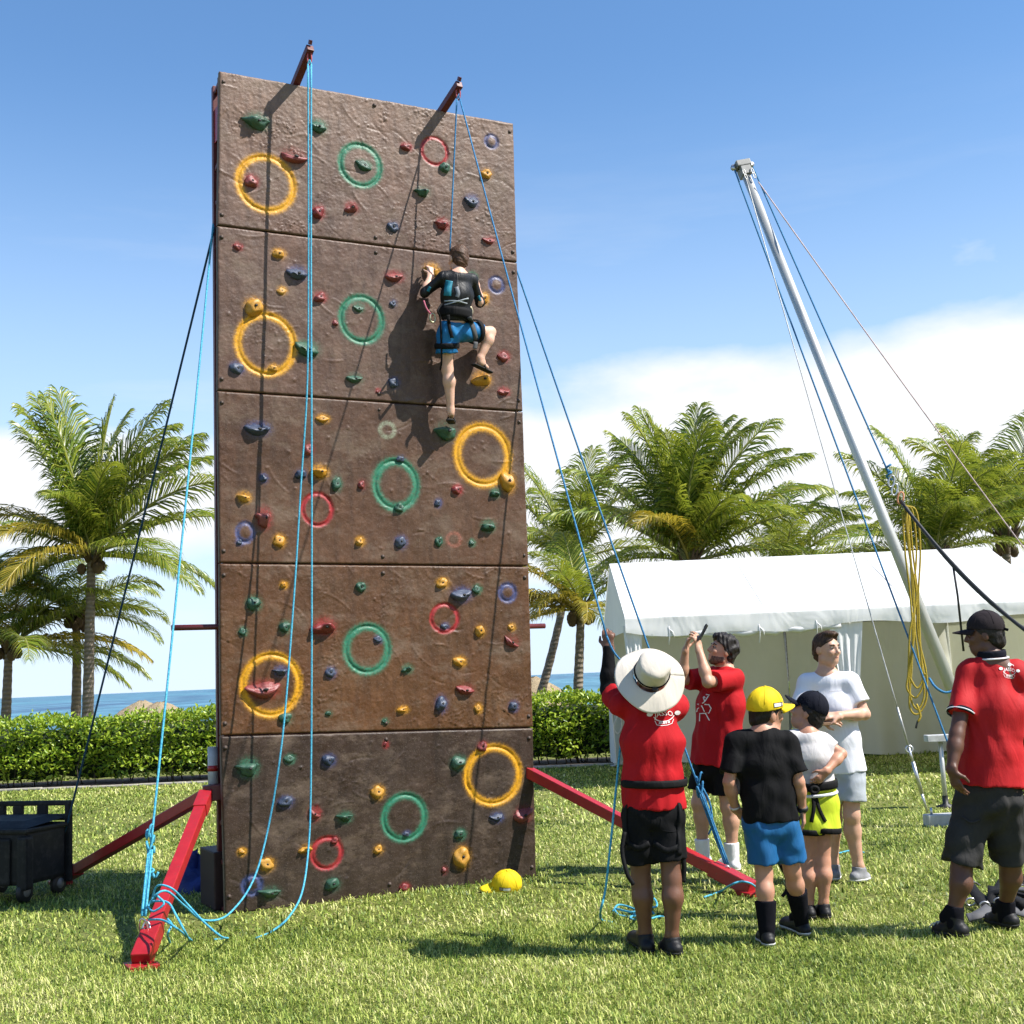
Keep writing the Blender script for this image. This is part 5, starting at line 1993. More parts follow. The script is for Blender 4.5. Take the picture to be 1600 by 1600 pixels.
def head_axes(fwd, up=(0, 0, 1)):
    f = nz(fwd)
    u = nz(V(up) - f * V(up).dot(f))
    r = f.cross(u)
    return r, f, u


def head(F, c, ax, s=1.0):
    r, f, u = ax
    c = V(c)

    def P(a, b, d):
        return c + (r * a + f * b + u * d) * s
    F.ell(P(0, -.012, .022), ax, (.0755 * s, .094 * s, .090 * s), .02)
    F.ell(P(0, .022, -.035), ax, (.0580 * s, .070 * s, .082 * s), .03 * s)
    F.ell(P(0, .052, -.088), ax, (.036 * s, .032 * s, .026 * s), .03 * s)
    F.cap(P(-.045, .0, -.075), P(-.015, .05, -.098), .026 * s, .020 * s, .02 * s)
    F.cap(P(.045, .0, -.075), P(.015, .05, -.098), .026 * s, .020 * s, .02 * s)
    F.cap(P(-.032, .074, .022), P(.032, .074, .022), .012 * s, .012 * s, .015 * s)
    for q in (-1, 1):
        F.ell(P(q * .031, .093, .002), ax, (.016 * s, .013 * s, .011 * s), .012 * s, sub=True)
        F.ell(P(q * .034, .070, -.030), ax, (.022 * s, .018 * s, .02 * s), .015 * s)
        F.ell(P(q * .077, -.010, -.012), ax, (.010 * s, .021 * s, .034 * s), .008 * s)
    F.cap(P(0, .088, .010), P(0, .107, -.030), .0085 * s, .0125 * s, .012 * s)
    F.cap(P(-.012, .092, -.036), P(.012, .092, -.036), .008 * s, .008 * s, .008 * s)
    F.cap(P(-.020, .082, -.060), P(.020, .082, -.060), .0075 * s, .0075 * s, .006 * s)
    F.cap(P(-.017, .079, -.070), P(.017, .079, -.070), .0080 * s, .0080 * s, .006 * s)


def face_bits(root, c, ax, s, org, hair, brows=True):
    r, f, u = ax
    c = V(c)
    for q in (-1, 1):
        mb = MB()
        ce = c + (r * q * .031 + f * .080 + u * .002) * s
        M = Matrix.Translation(ce) @ Matrix((r, u * .52, f)).transposed().to_4x4()
        mb.lathe([(.0125 * s * math.sin(a), .0115 * s * math.cos(a)) for a in np.linspace(1.7, .95, 5)], 12, M, 0)
        mb.lathe([(.0125 * s * math.sin(a), .0117 * s * math.cos(a)) for a in np.linspace(.95, .02, 4)], 12, M, 1)
        mb.build('eye', [EYEW, EYED], root)
        if brows:
            mb = MB()
            mb.tube([c + (r * q * x + f * y + u * z) * s for x, y, z in ((.014, .089, .020), (.03, .088, .025), (.05, .074, .020))], [.0035 * s, .0045 * s, .002 * s], 6)
            mb.build('eyebrow', hair, root)
    mb = MB()
    mb.tube([c + (r * x + f * y + u * z) * s for x, y, z in ((-.022, .080, -.065), (-.008, .0905, -.0645), (.008, .0905, -.0645), (.022, .080, -.065))], [.002 * s, .0042 * s, .0042 * s, .002 * s], 6)
    mb.build('lips', LIP, root)


def hair_cap(root, c, ax, s, mat, org, thick=.012, style='short', seed=1):
    r, f, u = ax
    c = V(c)
    F = Field(c - V((.16, .16, .16)) * s, c + V((.16, .16, .18)) * s, .0042)
    n = (f * .72 - u * .69)
    ce = c + (f * -.012 + u * .022) * s
    cuts = [(c + n * .010 * s, n)]
    F.ell(ce, ax, ((.0755 + thick) * s, (.094 + thick) * s, (.090 + thick * 1.25) * s), 0, cut=cuts)
    # sideburn / nape
    F.ell(c + (f * -.06 + u * -.035) * s, ax, ((.058 + thick * .4) * s, (.050 + thick * .3) * s, .062 * s), .02)
    if style == 'quiff':
        F.ell(c + (f * .045 + u * .100) * s, ax, (.060 * s, .045 * s, .022 * s), .02)
    if style == 'thick':
        F.ell(c + (f * .0 + u * .085) * s, ax, (.078 * s, .092 * s, .045 * s), .02)
        F.ell(c + (f * -.075 + u * .03) * s, ax, (.066 * s, .05 * s, .06 * s), .02)
        F.ell(c + (f * .06 + u * .085) * s, ax, (.06 * s, .035 * s, .026 * s), .02)
    F.wrinkle(.0022 if style == 'short' else .0034, 90, seed, 1.0)
    return link('hair', F.mesh('hair', mat, org), root)


def baseball_cap(root, c, ax, s, mat, org, brim_tilt=0.12, name='cap', patch=None, strap=True, rest=False):
    """crown of six gores, curved brim, button"""
    r, f, u = ax
    c = V(c)
    F = Field(c - V((.235, .235, .16)) * s, c + V((.235, .235, .17)) * s, .0038)
    ce = c + (f * -.012 + u * .028) * s
    n = (f * .10 - u)
    F.ell(ce, ax, (.0885 * s, .108 * s, .106 * s), 0, cut=[(c + u * .018 * s, n)])
    F.ell(ce - u * .004 * s, ax, (.0835 * s, .103 * s, .101 * s), 0, sub=True)
    bf = (f * math.cos(brim_tilt) - u * math.sin(brim_tilt)).normalized()
    bu = (u * math.cos(brim_tilt) + f * math.sin(brim_tilt)).normalized()
    o = link(name, F.mesh(name, mat, org, 2), root)
    rows = []
    for i in range(17):
        x = -1 + i / 8
        row = []
        for j in range(7):
            t = j / 6
            b0 = c + (r * x * .074 + f * (.098 * math.sqrt(max(0.0, 1 - .62 * x * x)) - .016) + u * (.030 - .012 * x * x)) * s
            ln = (.020 + .078 * (1 - abs(x) ** 2.6)) * t
            row.append(b0 + (bf * ln + bu * (-.020 * x * x * t - .006 * t * t) - r * x * .006 * t) * s)
        rows.append(row)
    mb = MB()
    mb.grid(rows)
    br = mb.build('cap_brim', mat, o)
    sol = br.modifiers.new('thick', 'SOLIDIFY')
    sol.thickness = .0045
    sol.offset = 0
    tp = ce + u * .106 * s
    mb = MB()
    M = Matrix.Translation(tp) @ Matrix((r, f, u)).transposed().to_4x4()
    mb.lathe([(.009 * s, -.004), (.009 * s, .003), (.001, .006)], 10, M)
    mb.build('cap_button', mat, o)
    mb = MB()
    for kk in range(3):
        a = kk * math.pi / 3 + .52
        w = r * math.cos(a) + f * math.sin(a)
        pts = []
        for b in np.linspace(-1.35, 1.35, 19):
            q = w * math.sin(b)
            x, y, z = q.dot(r), q.dot(f), math.cos(b)
            pts.append(ce + (r * x * .0892 + f * y * .1088 + u * z * .1068) * s)
        mb.tube(pts, .0016 * s, 5)
    mb.build('cap_seams', mat, o)
    if patch:
        bg, fg = patch
        side = patch_side.get(name, 1)
        b = MB()
        for (x0, x1, z0, z1, off, m_) in ((.0, .075, .034, .058, .0018, 0), (.024, .072, .037, .055, .0034, 1), (.003, .02, .038, .054, .0034, 2)):
            rows = []
            for i in range(7):
                row = []
                for j in range(3):
                    fx = .07 - (x0 + (x1 - x0) * i / 6)
                    zz = z0 + (z1 - z0) * j / 2
                    yy = max(0.0, 1 - (fx / .108) ** 2 - ((zz - .028) / .106) ** 2) ** .5
                    row.append(c + (r * side * (.0885 * yy + off) + f * (fx - .012) + u * zz) * s)
                rows.append(row)
            b.grid(rows, m_)
        b.build('cap_patch', [bg, fg, paint('patch_grey', (.3, .28, .26), .7)], o)
    return o


patch_side = {'cap': 1}


def shoe(F, ank, toe, s, ground=None, h=.055, k=.015):
    """a low shoe from heel under the ankle to the toe"""
    ank, toe = V(ank), V(toe)
    d = toe - ank
    d.z = 0
    d.normalize()
    side = d.cross(V((0, 0, 1)))
    z = toe.z
    heel = V((ank.x, ank.y, z)) - d * .045 * s
    ball = V((toe.x, toe.y, z)) - d * .085 * s
    F.cap(heel + V((0, 0, .036 * s)), ball + V((0, 0, .032 * s)), .037 * s, .036 * s, k, side, 1.08)
    F.cap(ball + V((0, 0, .030 * s)), V((toe.x, toe.y, z)) - d * .035 * s + V((0, 0, .026 * s)), .040 * s, .031 * s, k, side, 1.18)
    F.cap(ball + V((0, 0, .035 * s)), V((ank.x, ank.y, z + .07 * s)) + d * .02 * s, .036 * s, .043 * s, .02)
    F.cap(heel + V((0, 0, .03 * s)) + d * .03 * s, V((ank.x, ank.y, max(z + .07 * s, ank.z - .015 * s))), .041 * s, .047 * s, k, flat_b=True)
    return d, side


def person(name, label, J, s, skincol, parts):
    """J: joint positions (world). parts: clothing spec"""
    pts = [p for p in J.values()]
    lo = np.min([tuple(p) for p in pts], 0) - .20 * s
    hi = np.max([tuple(p) for p in pts], 0) + .20 * s
    base = parts.get('base') or V((J['pelvis'].x, J['pelvis'].y, min(J['toe_l'].z, J['toe_r'].z)))
    root = empty(name, base)
    tag(root, label, 'person')
    F = Field(lo, hi, .0066)
    sh = (J['sh_r'] - J['sh_l']).normalized()
    hp = (J['hip_r'] - J['hip_l']).normalized()
    mid_sh = (J['sh_l'] + J['sh_r']) / 2
    pel = J['pelvis']
    nb = J['neck']
    fat = parts.get('fat', 1.0)
    chest = pel.lerp(nb, .62)
    waist = pel.lerp(nb, .30)
    # torso
    F.cap(pel - (nb - pel).normalized() * .02 * s, waist, .096 * s * fat, .086 * s * fat, .04 * s, hp, 1.45)
    F.cap(waist, chest, .088 * s * fat, .100 * s, .05 * s, sh, 1.42)
    F.cap(chest, pel.lerp(nb, .84), .100 * s, .078 * s, .05 * s, sh, 1.45)
    F.cap(J['sh_l'].lerp(mid_sh, .1), J['sh_r'].lerp(mid_sh, .1), .052 * s, .052 * s, .05 * s)
    hc = J['head']
    ax = head_axes(parts['face'], parts.get('head_up', (0, 0, 1)))
    F.cap(nb - (nb - pel).normalized() * .03 * s, hc - ax[2] * .05 * s - ax[1] * .02 * s, .056 * s, .050 * s, .035 * s)
    F.cap(nb - (nb - pel).normalized() * .01 * s, J['sh_l'], .05 * s, .04 * s, .05 * s)
    F.cap(nb - (nb - pel).normalized() * .01 * s, J['sh_r'], .05 * s, .04 * s, .05 * s)
    hs = parts.get('hs', s)
    for q in 'lr':
        S, E, W = J['sh_' + q], J['el_' + q], J['wr_' + q]
        F.cap(S, E, .050 * s, .039 * s, .03 * s)
        F.cap(E, E.lerp(W, .35), .038 * s, .041 * s, .02 * s)
        F.cap(E.lerp(W, .3), W, .041 * s, .026 * s, .02 * s)
        H, Kn, A, T = J['hip_' + q], J['kn_' + q], J['an_' + q], J['toe_' + q]
        F.cap(H, Kn, .080 * s * fat, .054 * s, .045 * s)
        back = (Kn - A).normalized()
        cb = parts['facing'] * -.018 * s
        F.cap(Kn, Kn.lerp(A, .32) + cb, .052 * s, .056 * s, .03 * s)
        F.cap(Kn.lerp(A, .30) + cb, A, .056 * s, .035 * s, .03 * s)
        F.cap(A, A.lerp(T, .25), .038 * s, .034 * s, .02 * s)
        d = (T - A)
        F.cap(V((A.x, A.y, A.z * .5 + T.z * .5)), T - d.normalized() * .03 * s, .034 * s, .022 * s, .02 * s)
        hd = parts['hands'][q]
        if hd is not None:
            hand(F, W, hd[0], hd[1], hd[2], s * 1.0, hd[3])
    head(F, hc, ax, hs)
    sk = skin(*skincol)
    body = link('body', F.mesh('body', sk, base), root)
    root['_'] = 1
    del root['_']
    if parts.get('eyes', True):
        face_bits(root, hc, ax, hs, base, parts.get('hairmat', H_BLACK))
    return root, ax, base


def shirt(root, base, J, s, mat, sleeve=.62, hem=-.10, loose=.028, name='shirt', wr=.0035, fat=1.0, seed=2, neck=.45, sleeves=(1, 1), flare=.0, cuff=.018):
    lo = np.min([tuple(J[k]) for k in ('sh_l', 'sh_r', 'el_l', 'el_r', 'pelvis', 'neck')], 0) - .26 * s
    hi = np.max([tuple(J[k]) for k in ('sh_l', 'sh_r', 'el_l', 'el_r', 'pelvis', 'neck')], 0) + .26 * s
    F = Field(lo, hi, .0072)
    sh = (J['sh_r'] - J['sh_l']).normalized()
    hp = (J['hip_r'] - J['hip_l']).normalized()
    mid_sh = (J['sh_l'] + J['sh_r']) / 2
    pel, nb = J['pelvis'], J['neck']
    ax = (nb - pel).normalized()
    hemp = pel + ax * hem * s
    chest = pel.lerp(nb, .62)
    waist = pel.lerp(nb, .28)
    l = loose * s
    F.cap(chest, waist, .101 * s + l, .098 * s * fat + l, .05 * s, (sh + hp).normalized(), 1.40)
    F.cap(waist, hemp, .098 * s * fat + l, .099 * s * fat + l + flare * s, .03 * s, hp, 1.43, flat_b=True)
    F.cap(chest, pel.lerp(nb, .86), .101 * s + l, .078 * s + l * .6, .05 * s, sh, 1.45)
    F.cap(J['sh_l'].lerp(mid_sh, .1), J['sh_r'].lerp(mid_sh, .1), .053 * s + l * .4, .053 * s + l * .4, .05 * s)
    F.cap(nb - ax * .035 * s, J['sh_l'], .052 * s, .048 * s + l * .3, .05 * s)
    F.cap(nb - ax * .035 * s, J['sh_r'], .052 * s, .048 * s + l * .3, .05 * s)
    for q, on in zip('lr', sleeves):
        if on:
            S, E = J['sh_' + q], J['el_' + q]
            if sleeve <= 1:
                e = S.lerp(E, sleeve)
                F.cap(S, e, .052 * s + l * .6, .046 * s + l * .6 + cuff * s, .035 * s, flat_b=True)
            else:
                W = J['wr_' + q]
                F.cap(S, E, .052 * s + l * .3, .042 * s + l * .3, .03 * s)
                F.cap(E, E.lerp(W, sleeve - 1), .042 * s + l * .3, .034 * s + l * .3, .02 * s, flat_b=True)
    F.wrinkle(wr * 1.2, 30, seed, .18)
    # neck opening
    F.cap(nb + ax * (.0 - .02 * neck) * s, nb + ax * .14 * s, .060 * s, .075 * s, .01, sub=True)
    o = link(name, F.mesh(name, mat, base, 1), root)
    return o, F


def shorts(root, base, J, s, mat, length=.75, loose=.03, top=.06, name='shorts', flare=.02, wr=.003, fat=1.0, seed=4):
    ks = ('pelvis', 'hip_l', 'hip_r', 'kn_l', 'kn_r')
    lo = np.min([tuple(J[k]) for k in ks], 0) - .26 * s
    hi = np.max([tuple(J[k]) for k in ks], 0) + .26 * s
    F = Field(lo, hi, .0072)
    hp = (J['hip_r'] - J['hip_l']).normalized()
    pel, nb = J['pelvis'], J['neck']
    ax = (nb - pel).normalized()
    l = loose * s
    F.cap(pel - ax * .05 * s, pel + ax * top * s, .096 * s * fat + l * .7, .092 * s * fat + l * .5, .03 * s, hp, 1.46, flat_b=True)
    for q in 'lr':
        H, Kn = J['hip_' + q], J['kn_' + q]
        F.cap(H, H.lerp(Kn, length), .078 * s * fat + l, .064 * s + l + flare * s, .035 * s, flat_b=True)
    F.wrinkle(wr * 1.5, 34, seed, .6)
    o = link(name, F.mesh(name, mat, base, 1), root)
    return o, F


def sock(root, base, J, q, s, mat, up=.45, extra=.006):
    A, Kn = J['an_' + q], J['kn_' + q]
    F = Field(np.minimum(tuple(A), tuple(Kn)) - .12 * s, np.maximum(tuple(A), tuple(Kn)) + .12 * s, .0062)
    p = A.lerp(Kn, up)
    ra, rb = (.042 + extra) * s, (.036 + .031 * min(1, up / .5) + extra) * s
    T = J['toe_' + q]
    F.cap(A, A.lerp(T, .3), .047 * s, .044 * s, .01)
    F.cap(A - V((0, 0, .07 * s)), p, ra, rb, .01, flat_b=True)
    return link('sock', F.mesh('sock', mat, base), root)


def shoes(root, base, J, s, mat, sole=None, which='lr'):
    for q in which:
        A, T = J['an_' + q], J['toe_' + q]
        F = Field(np.minimum(tuple(A), tuple(T)) - .14 * s, np.maximum(tuple(A), tuple(T)) + .14 * s, .0056)
        d, side = shoe(F, A, T, s)
        F.half((0, 0, T.z + .004), (0, 0, -1))
        o = link('shoe', F.mesh('shoe', mat, base), root)
        if sole:
            G = Field(np.minimum(tuple(A), tuple(T)) - .14 * s, np.maximum(tuple(A), tuple(T)) + .14 * s, .0056)
            shoe(G, A, T, s)
            G.v -= .004
            G.half((0, 0, T.z), (0, 0, -1))
            G.half((0, 0, T.z + .022 * s), (0, 0, 1))
            link('sole', G.mesh('sole', sole, base), o)


def bvh_of(o):
    me = o.data
    off = wloc(o)
    return BVHTree.FromPolygons([v.co + off for v in me.vertices], [p.vertices[:] for p in me.polygons])


def project(verts2d, faces, tree, centre, xa, ya, out, size, mat, name, parent, lift=.0035):
    """flat print laid on a garment: 2-D shapes projected along -out"""
    xa, ya, out = nz(xa), nz(ya), nz(EYE - V(centre))
    vs = []
    ok = []
    for (x, y) in verts2d:
        p = V(centre) + xa * x * size + ya * y * size
        h = tree.ray_cast(p + out * .5, -out, 1.2)
        if h[0] is None:
            ok.append(False)
            vs.append(p)
        else:
            ok.append(True)
            vs.append(h[0] + h[1] * lift if h[1].dot(out) > 0 else h[0] + out * lift)
    mb = MB()
    mb.add(vs, [f for f in faces if all(ok[i] for i in f)])
    return mb.build(name, mat, parent)


def text2d(body, size=1.0):
    cu = bpy.data.curves.new('print', 'FONT')
    cu.body = body
    cu.align_x = 'CENTER'
    cu.align_y = 'CENTER'
    cu.resolution_u = 2
    ob = bpy.data.objects.new('print', cu)
    me = bpy.data.meshes.new_from_object(ob)
    vs = [(v.co.x * size, v.co.y * size) for v in me.vertices]
    fs = [list(p.vertices) for p in me.polygons]
    bpy.data.objects.remove(ob)
    bpy.data.curves.remove(cu)
    bpy.data.meshes.remove(me)
    return vs, fs


def stroke2d(pts, w):
    """poly-line of quads"""
    vs, fs = [], []
    for i, (x, y) in enumerate(pts):
        a = pts[max(i - 1, 0)]
        b = pts[min(i + 1, len(pts) - 1)]
        dx, dy = b[0] - a[0], b[1] - a[1]
        L = math.hypot(dx, dy) or 1
        vs += [(x - dy / L * w / 2, y + dx / L * w / 2), (x + dy / L * w / 2, y - dx / L * w / 2)]
        if i:
            j = 2 * i
            fs.append([j - 2, j - 1, j + 1, j])
    return vs, fs


def merge2d(lst):
    vs, fs = [], []
    for v, f in lst:
        b = len(vs)
        vs += v
        fs += [[i + b for i in q] for q in f]
    return vs, fs


def arc(cx, cy, rx, ry, a0, a1, n=14):
    return [(cx + rx * math.cos(a0 + (a1 - a0) * i / n), cy + ry * math.sin(a0 + (a1 - a0) * i / n)) for i in range(n + 1)]


def disc2d(cx, cy, rx, ry, n=14):
    vs = [(cx, cy)] + arc(cx, cy, rx, ry, 0, 2 * math.pi, n)[:-1]
    return vs, [[0, 1 + i, 1 + (i + 1) % n] for i in range(n)]


def back_logo():
    t, f = text2d('JASSO', .46)
    t = [(x, y + .10 - .35 * x * x) for x, y in t]
    t2, f2 = merge2d([stroke2d([(x, -.60 + .25 * x * x), (x + .02, -.47 + .25 * x * x)], .05) for x in (-.34, -.25, -.17, -.06, .02, .11, .24, .32)])
    return merge2d([(t, f), (t2, f2), disc2d(-.92, .12, .2, .14), disc2d(.92, .05, .2, .14), stroke2d(arc(0, .12, .72, .56, 3.5, 5.9), .05), stroke2d([(-.62, -.34), (-.5, -.62), (-.2, -.70), (.2, -.70), (.5, -.62), (.62, -.34)], .035), stroke2d([(-.55, -.28), (-.2, -.42), (.2, -.42), (.55, -.28)], .035), disc2d(0, .56, .22, .16), stroke2d(arc(0, .3, .55, .35, .5, 2.6), .06)])


def strap_on(root, tree, pts, out, w, mat, name, lift=.006):
    """a flat webbing band pressed on a garment along pts (world), seen from direction out"""
    rows = []
    P = smooth_path(pts, 8)
    outv = nz(out)
    for i, p in enumerate(P):
        t = (P[min(i + 1, len(P) - 1)] - P[max(i - 1, 0)]).normalized()
        sd = t.cross(outv).normalized() * w / 2
        row = []
        for k in (-1, 0, 1):
            q = p + sd * k
            h = tree.ray_cast(q + outv * .3, -outv, .6) if tree else (None,)
            row.append(h[0] + outv * lift if h[0] is not None else q + outv * lift)
        rows.append(row)
    mb = MB()
    mb.grid(rows)
    o = mb.build(name, mat, root)
    md_ = o.modifiers.new('thick', 'SOLIDIFY')
    md_.thickness = .004
    md_.offset = 0
    return o


def band(root, centre, axis, wdir, rw, rd, h, mat, name, n=36):
    """elliptical belt"""
    axis = nz(axis)
    w = nz(V(wdir) - axis * V(wdir).dot(axis))
    dd = axis.cross(w)
    rows = []
    for i in range(n + 1):
        a = 2 * math.pi * i / n
        p = V(centre) + w * math.cos(a) * rw + dd * math.sin(a) * rd
        o_ = (w * math.cos(a) + dd * math.sin(a))
        rows.append([p - axis * h / 2 - o_ * .006, p - axis * h / 2, p - axis * h * .2 + o_ * .003, p + axis * h * .2 + o_ * .003, p + axis * h / 2, p + axis * h / 2 - o_ * .006])
    mb = MB()
    mb.grid(rows)
    return mb.build(name, mat, root)

# ------------------------------------------------------------------ the seven people
def joints(depth, **kw):
    """each joint: (x, y, extra depth) as sighted"""
    out = {}
    for k, v in kw.items():
        out[k] = at(v[0], v[1], depth + (v[2] if len(v) > 2 else 0))
    return out


def ground_feet(J, **kw):
    for k, (x, y) in kw.items():
        J[k] = onground(x, y, .012)


# ---- man in sun hat, back to the camera, paying out rope
Jh = joints(7.2, pelvis=(1021, 1262), neck=(1016, 1092, -.02), head=(1017, 1062, .06), sh_l=(973, 1102, .02), sh_r=(1056, 1106, .02), el_l=(950, 1078, .24), wr_l=(951, 1014, .24), el_r=(1056, 1100, .28), wr_r=(1016, 1060, .42),
            hip_l=(1001, 1272), hip_r=(1041, 1272), kn_l=(1001, 1376, .04), kn_r=(1050, 1373, -.03), an_l=(1008, 1456, .07), an_r=(1050, 1461, -.02))
ground_feet(Jh, toe_l=(986, 1470), toe_r=(1034, 1483))
FACE_H = V((-.25, .75, .62))
root, ax, base = person('person', 'man in wide beige sun hat and red T-shirt seen from behind, belaying with a rope', Jh, .97, ('deep', (0.140, 0.064, 0.038)),
                        dict(face=FACE_H, head_up=(.15, -.6, .8), facing=V((-.1, 1, 0)), hands={'l': ((0, 0, 1), (.3, .9, 0), 1, .9), 'r': ((-.5, .3, .8), (0, -1, .2), -1, .9)}, eyes=False))
sh_o, Fh = shirt(root, base, Jh, .97, C_RED, .62, .0, .020, seed=21, flare=.006)
so_o, _ = shorts(root, base, Jh, .97, C_BLACKD, .72, .022, .08, flare=.012, seed=22)
F = Field(np.minimum(tuple(Jh['el_l']), tuple(Jh['wr_l'])) - .25, np.maximum(tuple(Jh['el_l']), tuple(Jh['wr_l'])) + .2, .0066)
S, E_, W_ = Jh['sh_l'], Jh['el_l'], Jh['wr_l']
F.cap(S.lerp(E_, .3), E_, .050, .044, .02)
F.cap(E_, E_.lerp(W_, .35), .044, .046, .02)
F.cap(E_.lerp(W_, .3), W_ + V((0, 0, .02)), .046, .031, .02, flat_b=True)
F.wrinkle(.001, 60, 3)
link('arm_sleeve', F.mesh('arm_sleeve', C_BLACK, base), root)
shoes(root, base, Jh, .97, SHOE_B, SOLE_B)
mid = at(1022, 1222, 7.2)
band(root, mid, Jh['neck'] - Jh['pelvis'], Jh['hip_r'] - Jh['hip_l'], .182, .143, .042, WEB, 'harness_belt')
tr = bvh_of(sh_o)
v2, f2 = back_logo()
project(v2, f2, tr, at(1037, 1117, 7.05), (1, 0, .06), (0, 0, 1), (0, -1, .05), .082, PRINT, 'shirt_print', sh_o)
trs = bvh_of(so_o)
strap_on(root, trs, [at(974, 1250, 7.1), at(972, 1290, 7.1), at(979, 1330, 7.1)], (-.3, -1, 0), .03, WEB, 'harness_strap')
strap_on(root, trs, [at(1066, 1255, 7.1), at(1064, 1290, 7.1), at(1060, 1335, 7.1)], (.3, -1, 0), .03, WEB, 'harness_strap')
strap_on(root, trs, [at(978, 1318, 7.1), at(1000, 1330, 7.0), at(1018, 1322, 7.0)], (0, -1, 0), .03, WEB, 'harness_strap')
strap_on(root, trs, [at(1024, 1322, 7.0), at(1045, 1332, 7.0), at(1062, 1322, 7.1)], (0, -1, 0), .03, WEB, 'harness_strap')
strap_on(root, trs, [at(1036, 1282, 7.0), at(1037, 1300, 7.0), at(1060, 1298, 7.1), at(1060, 1280, 7.1)], (0, -1, 0), .005, C_BLACK, 'pocket_seam', .0)
strap_on(root, trs, [at(1021, 1246, 7.0), at(1021, 1280, 7.0), at(1021, 1310, 7.0)], (0, -1, 0), .005, C_BLACK, 'back_seam', .0)
mb = MB()
mb.tube(smooth_path([at(976, 1300, 7.12), at(972, 1330, 7.1), at(980, 1365, 7.08), at(990, 1382, 7.08)], 6), .012, 6)
mb.build('strap_tail', WEB, root)
mb = MB()
mb.tube(smooth_path([at(1066, 1330, 7.15), at(1069, 1355, 7.15), at(1067, 1378, 7.15)], 6), .014, 6)
mb.build('strap_tail', WEB, root)
# the hat
HA = nz((.10, -.86, .46))                                  # axis out of the crown
hr = nz(V((1, .1, 0)) - HA * V((1, .1, 0)).dot(HA))
hu = HA.cross(hr)
hc = at(1016, 1057, 7.06)
hat = None
mb = MB()
rows = []
for i in range(65):
    a = 2 * math.pi * i / 64
    row = []
    for j in range(12):
        t = j / 11
        rad = .094 + (.192 - .094) * t
        ex, ey = rad * math.cos(a), rad * math.sin(a) * 1.06
        dz = -.030 * t ** 1.5 + .014 * t * math.sin(2 * a + .6) + .006 * t * math.sin(5 * a + 1) - .03 * t * max(0, math.sin(a)) ** 2
        row.append(hc + hr * ex + hu * ey + HA * dz)
    rows.append(row)
for j in range(12):
    rows[-1][j] = rows[0][j]
mb.grid(rows)
hat = mb.build('sun_hat', C_KHAKI, root)
md_ = hat.modifiers.new('thick', 'SOLIDIFY')
md_.thickness = .005
mb = MB()
rows = []
for i in range(49):
    a = 2 * math.pi * i / 48
    row = []
    for j in range(11):
        t = j / 10
        rad = .095 * (1 - .10 * t) if t < .62 else .0891 * math.cos((t - .62) / .38 * math.pi / 2 * .999) ** .7
        zz = -.004 + .105 * min(1, t / .62) + (.022 * math.sin((t - .62) / .38 * math.pi / 2) if t > .62 else 0)
        wob = 1 + .03 * math.sin(3 * a + 1) * t + .05 * math.sin(5 * a + 4 * t) * t * (1 - t) * 2
        row.append(hc + hr * (rad * wob * math.cos(a) + .012) + hu * (rad * wob * math.sin(a) + .02) + HA * (zz + .010 * math.sin(2 * a + .5) * t * (1 - t)))
    rows.append(row)
for j in range(11):
    rows[-1][j] = rows[0][j]
mb.grid(rows)
mb.build('hat_crown', C_KHAKI, hat)
band(hat, hc + hr * .012 + hu * .02 + HA * .012, HA, hr, .0978, .0978, .008, C_BLACK, 'hat_shade_band')  # black ring paints the shadow gap where the crown meets the brim
mb = MB()
mb.box(hc + hr * .012 + hu * -.085 + HA * .012, (.03, .02, .02), Matrix((hr, hu, HA)).transposed(), 0, .005)
mb.build('hat_toggle', BLACK, hat)
for sx in (-1, 1):
    mb = MB()
    mb.lathe([(.005, 0), (.005, .004), (.001, .005)], 8, Matrix.Translation(hc + hr * .172 * sx + HA * -.02) @ Matrix((hr, hu, HA)).transposed().to_4x4())
    mb.build('hat_snap', BLACK, hat)

# ---- man filming with a phone
Jf = joints(10.0, pelvis=(1117, 1192), neck=(1133, 1044), head=(1129, 1016, -.02), sh_l=(1099, 1060, .16), sh_r=(1146, 1061, -.10), el_l=(1066, 1062, .05), wr_l=(1071, 1016, -.02), el_r=(1106, 1066, -.30), wr_r=(1092, 1014, -.20),
            hip_l=(1103, 1200, .06), hip_r=(1131, 1200, -.06), kn_l=(1092, 1255, .05), kn_r=(1138, 1262, -.06), an_l=(1098, 1328, .08), an_r=(1144, 1334, -.05))
ground_feet(Jf, toe_l=(1104, 1348), toe_r=(1124, 1354))
root, ax, base = person('person', 'dark-haired man in red T-shirt and black shorts filming upwards with a phone', Jf, 1.03, ('olive', (0.46, 0.255, 0.165)),
                        dict(face=(-.93, -.22, .34), head_up=(.3, 0, 1), facing=nz((-.75, -.6, 0)), hands={'l': ((.35, -.1, 1), (.6, -.2, -.3), 1, .55), 'r': ((-.15, 0, 1), (-.5, .5, 0), -1, .6)}, hairmat=H_BLACK))
hair_cap(root, Jf['head'], ax, 1.03, H_BLACK, base, .014, 'thick', 4)
F = Field(Jf['head'] - V((.14, .14, .2)), Jf['head'] + V((.14, .14, .05)), .0045)
cH = Jf['head']
head(F, cH, ax, 1.03)
F.v -= .0014
F.half(cH + ax[1] * .082 * 1.03, ax[1])
nb_ = nz(ax[2] * .9 + ax[1] * .15)
F.half(cH - ax[2] * .052, nb_)
F.half(cH + ax[1] * -.005, -ax[1])
link('beard', F.mesh('beard', hairmat('dark_stubble', (.115, .066, .046)), base), root)
sh_o, _ = shirt(root, base, Jf, 1.03, C_RED, .80, -.02, .036, seed=31, flare=.012, wr=.0045)
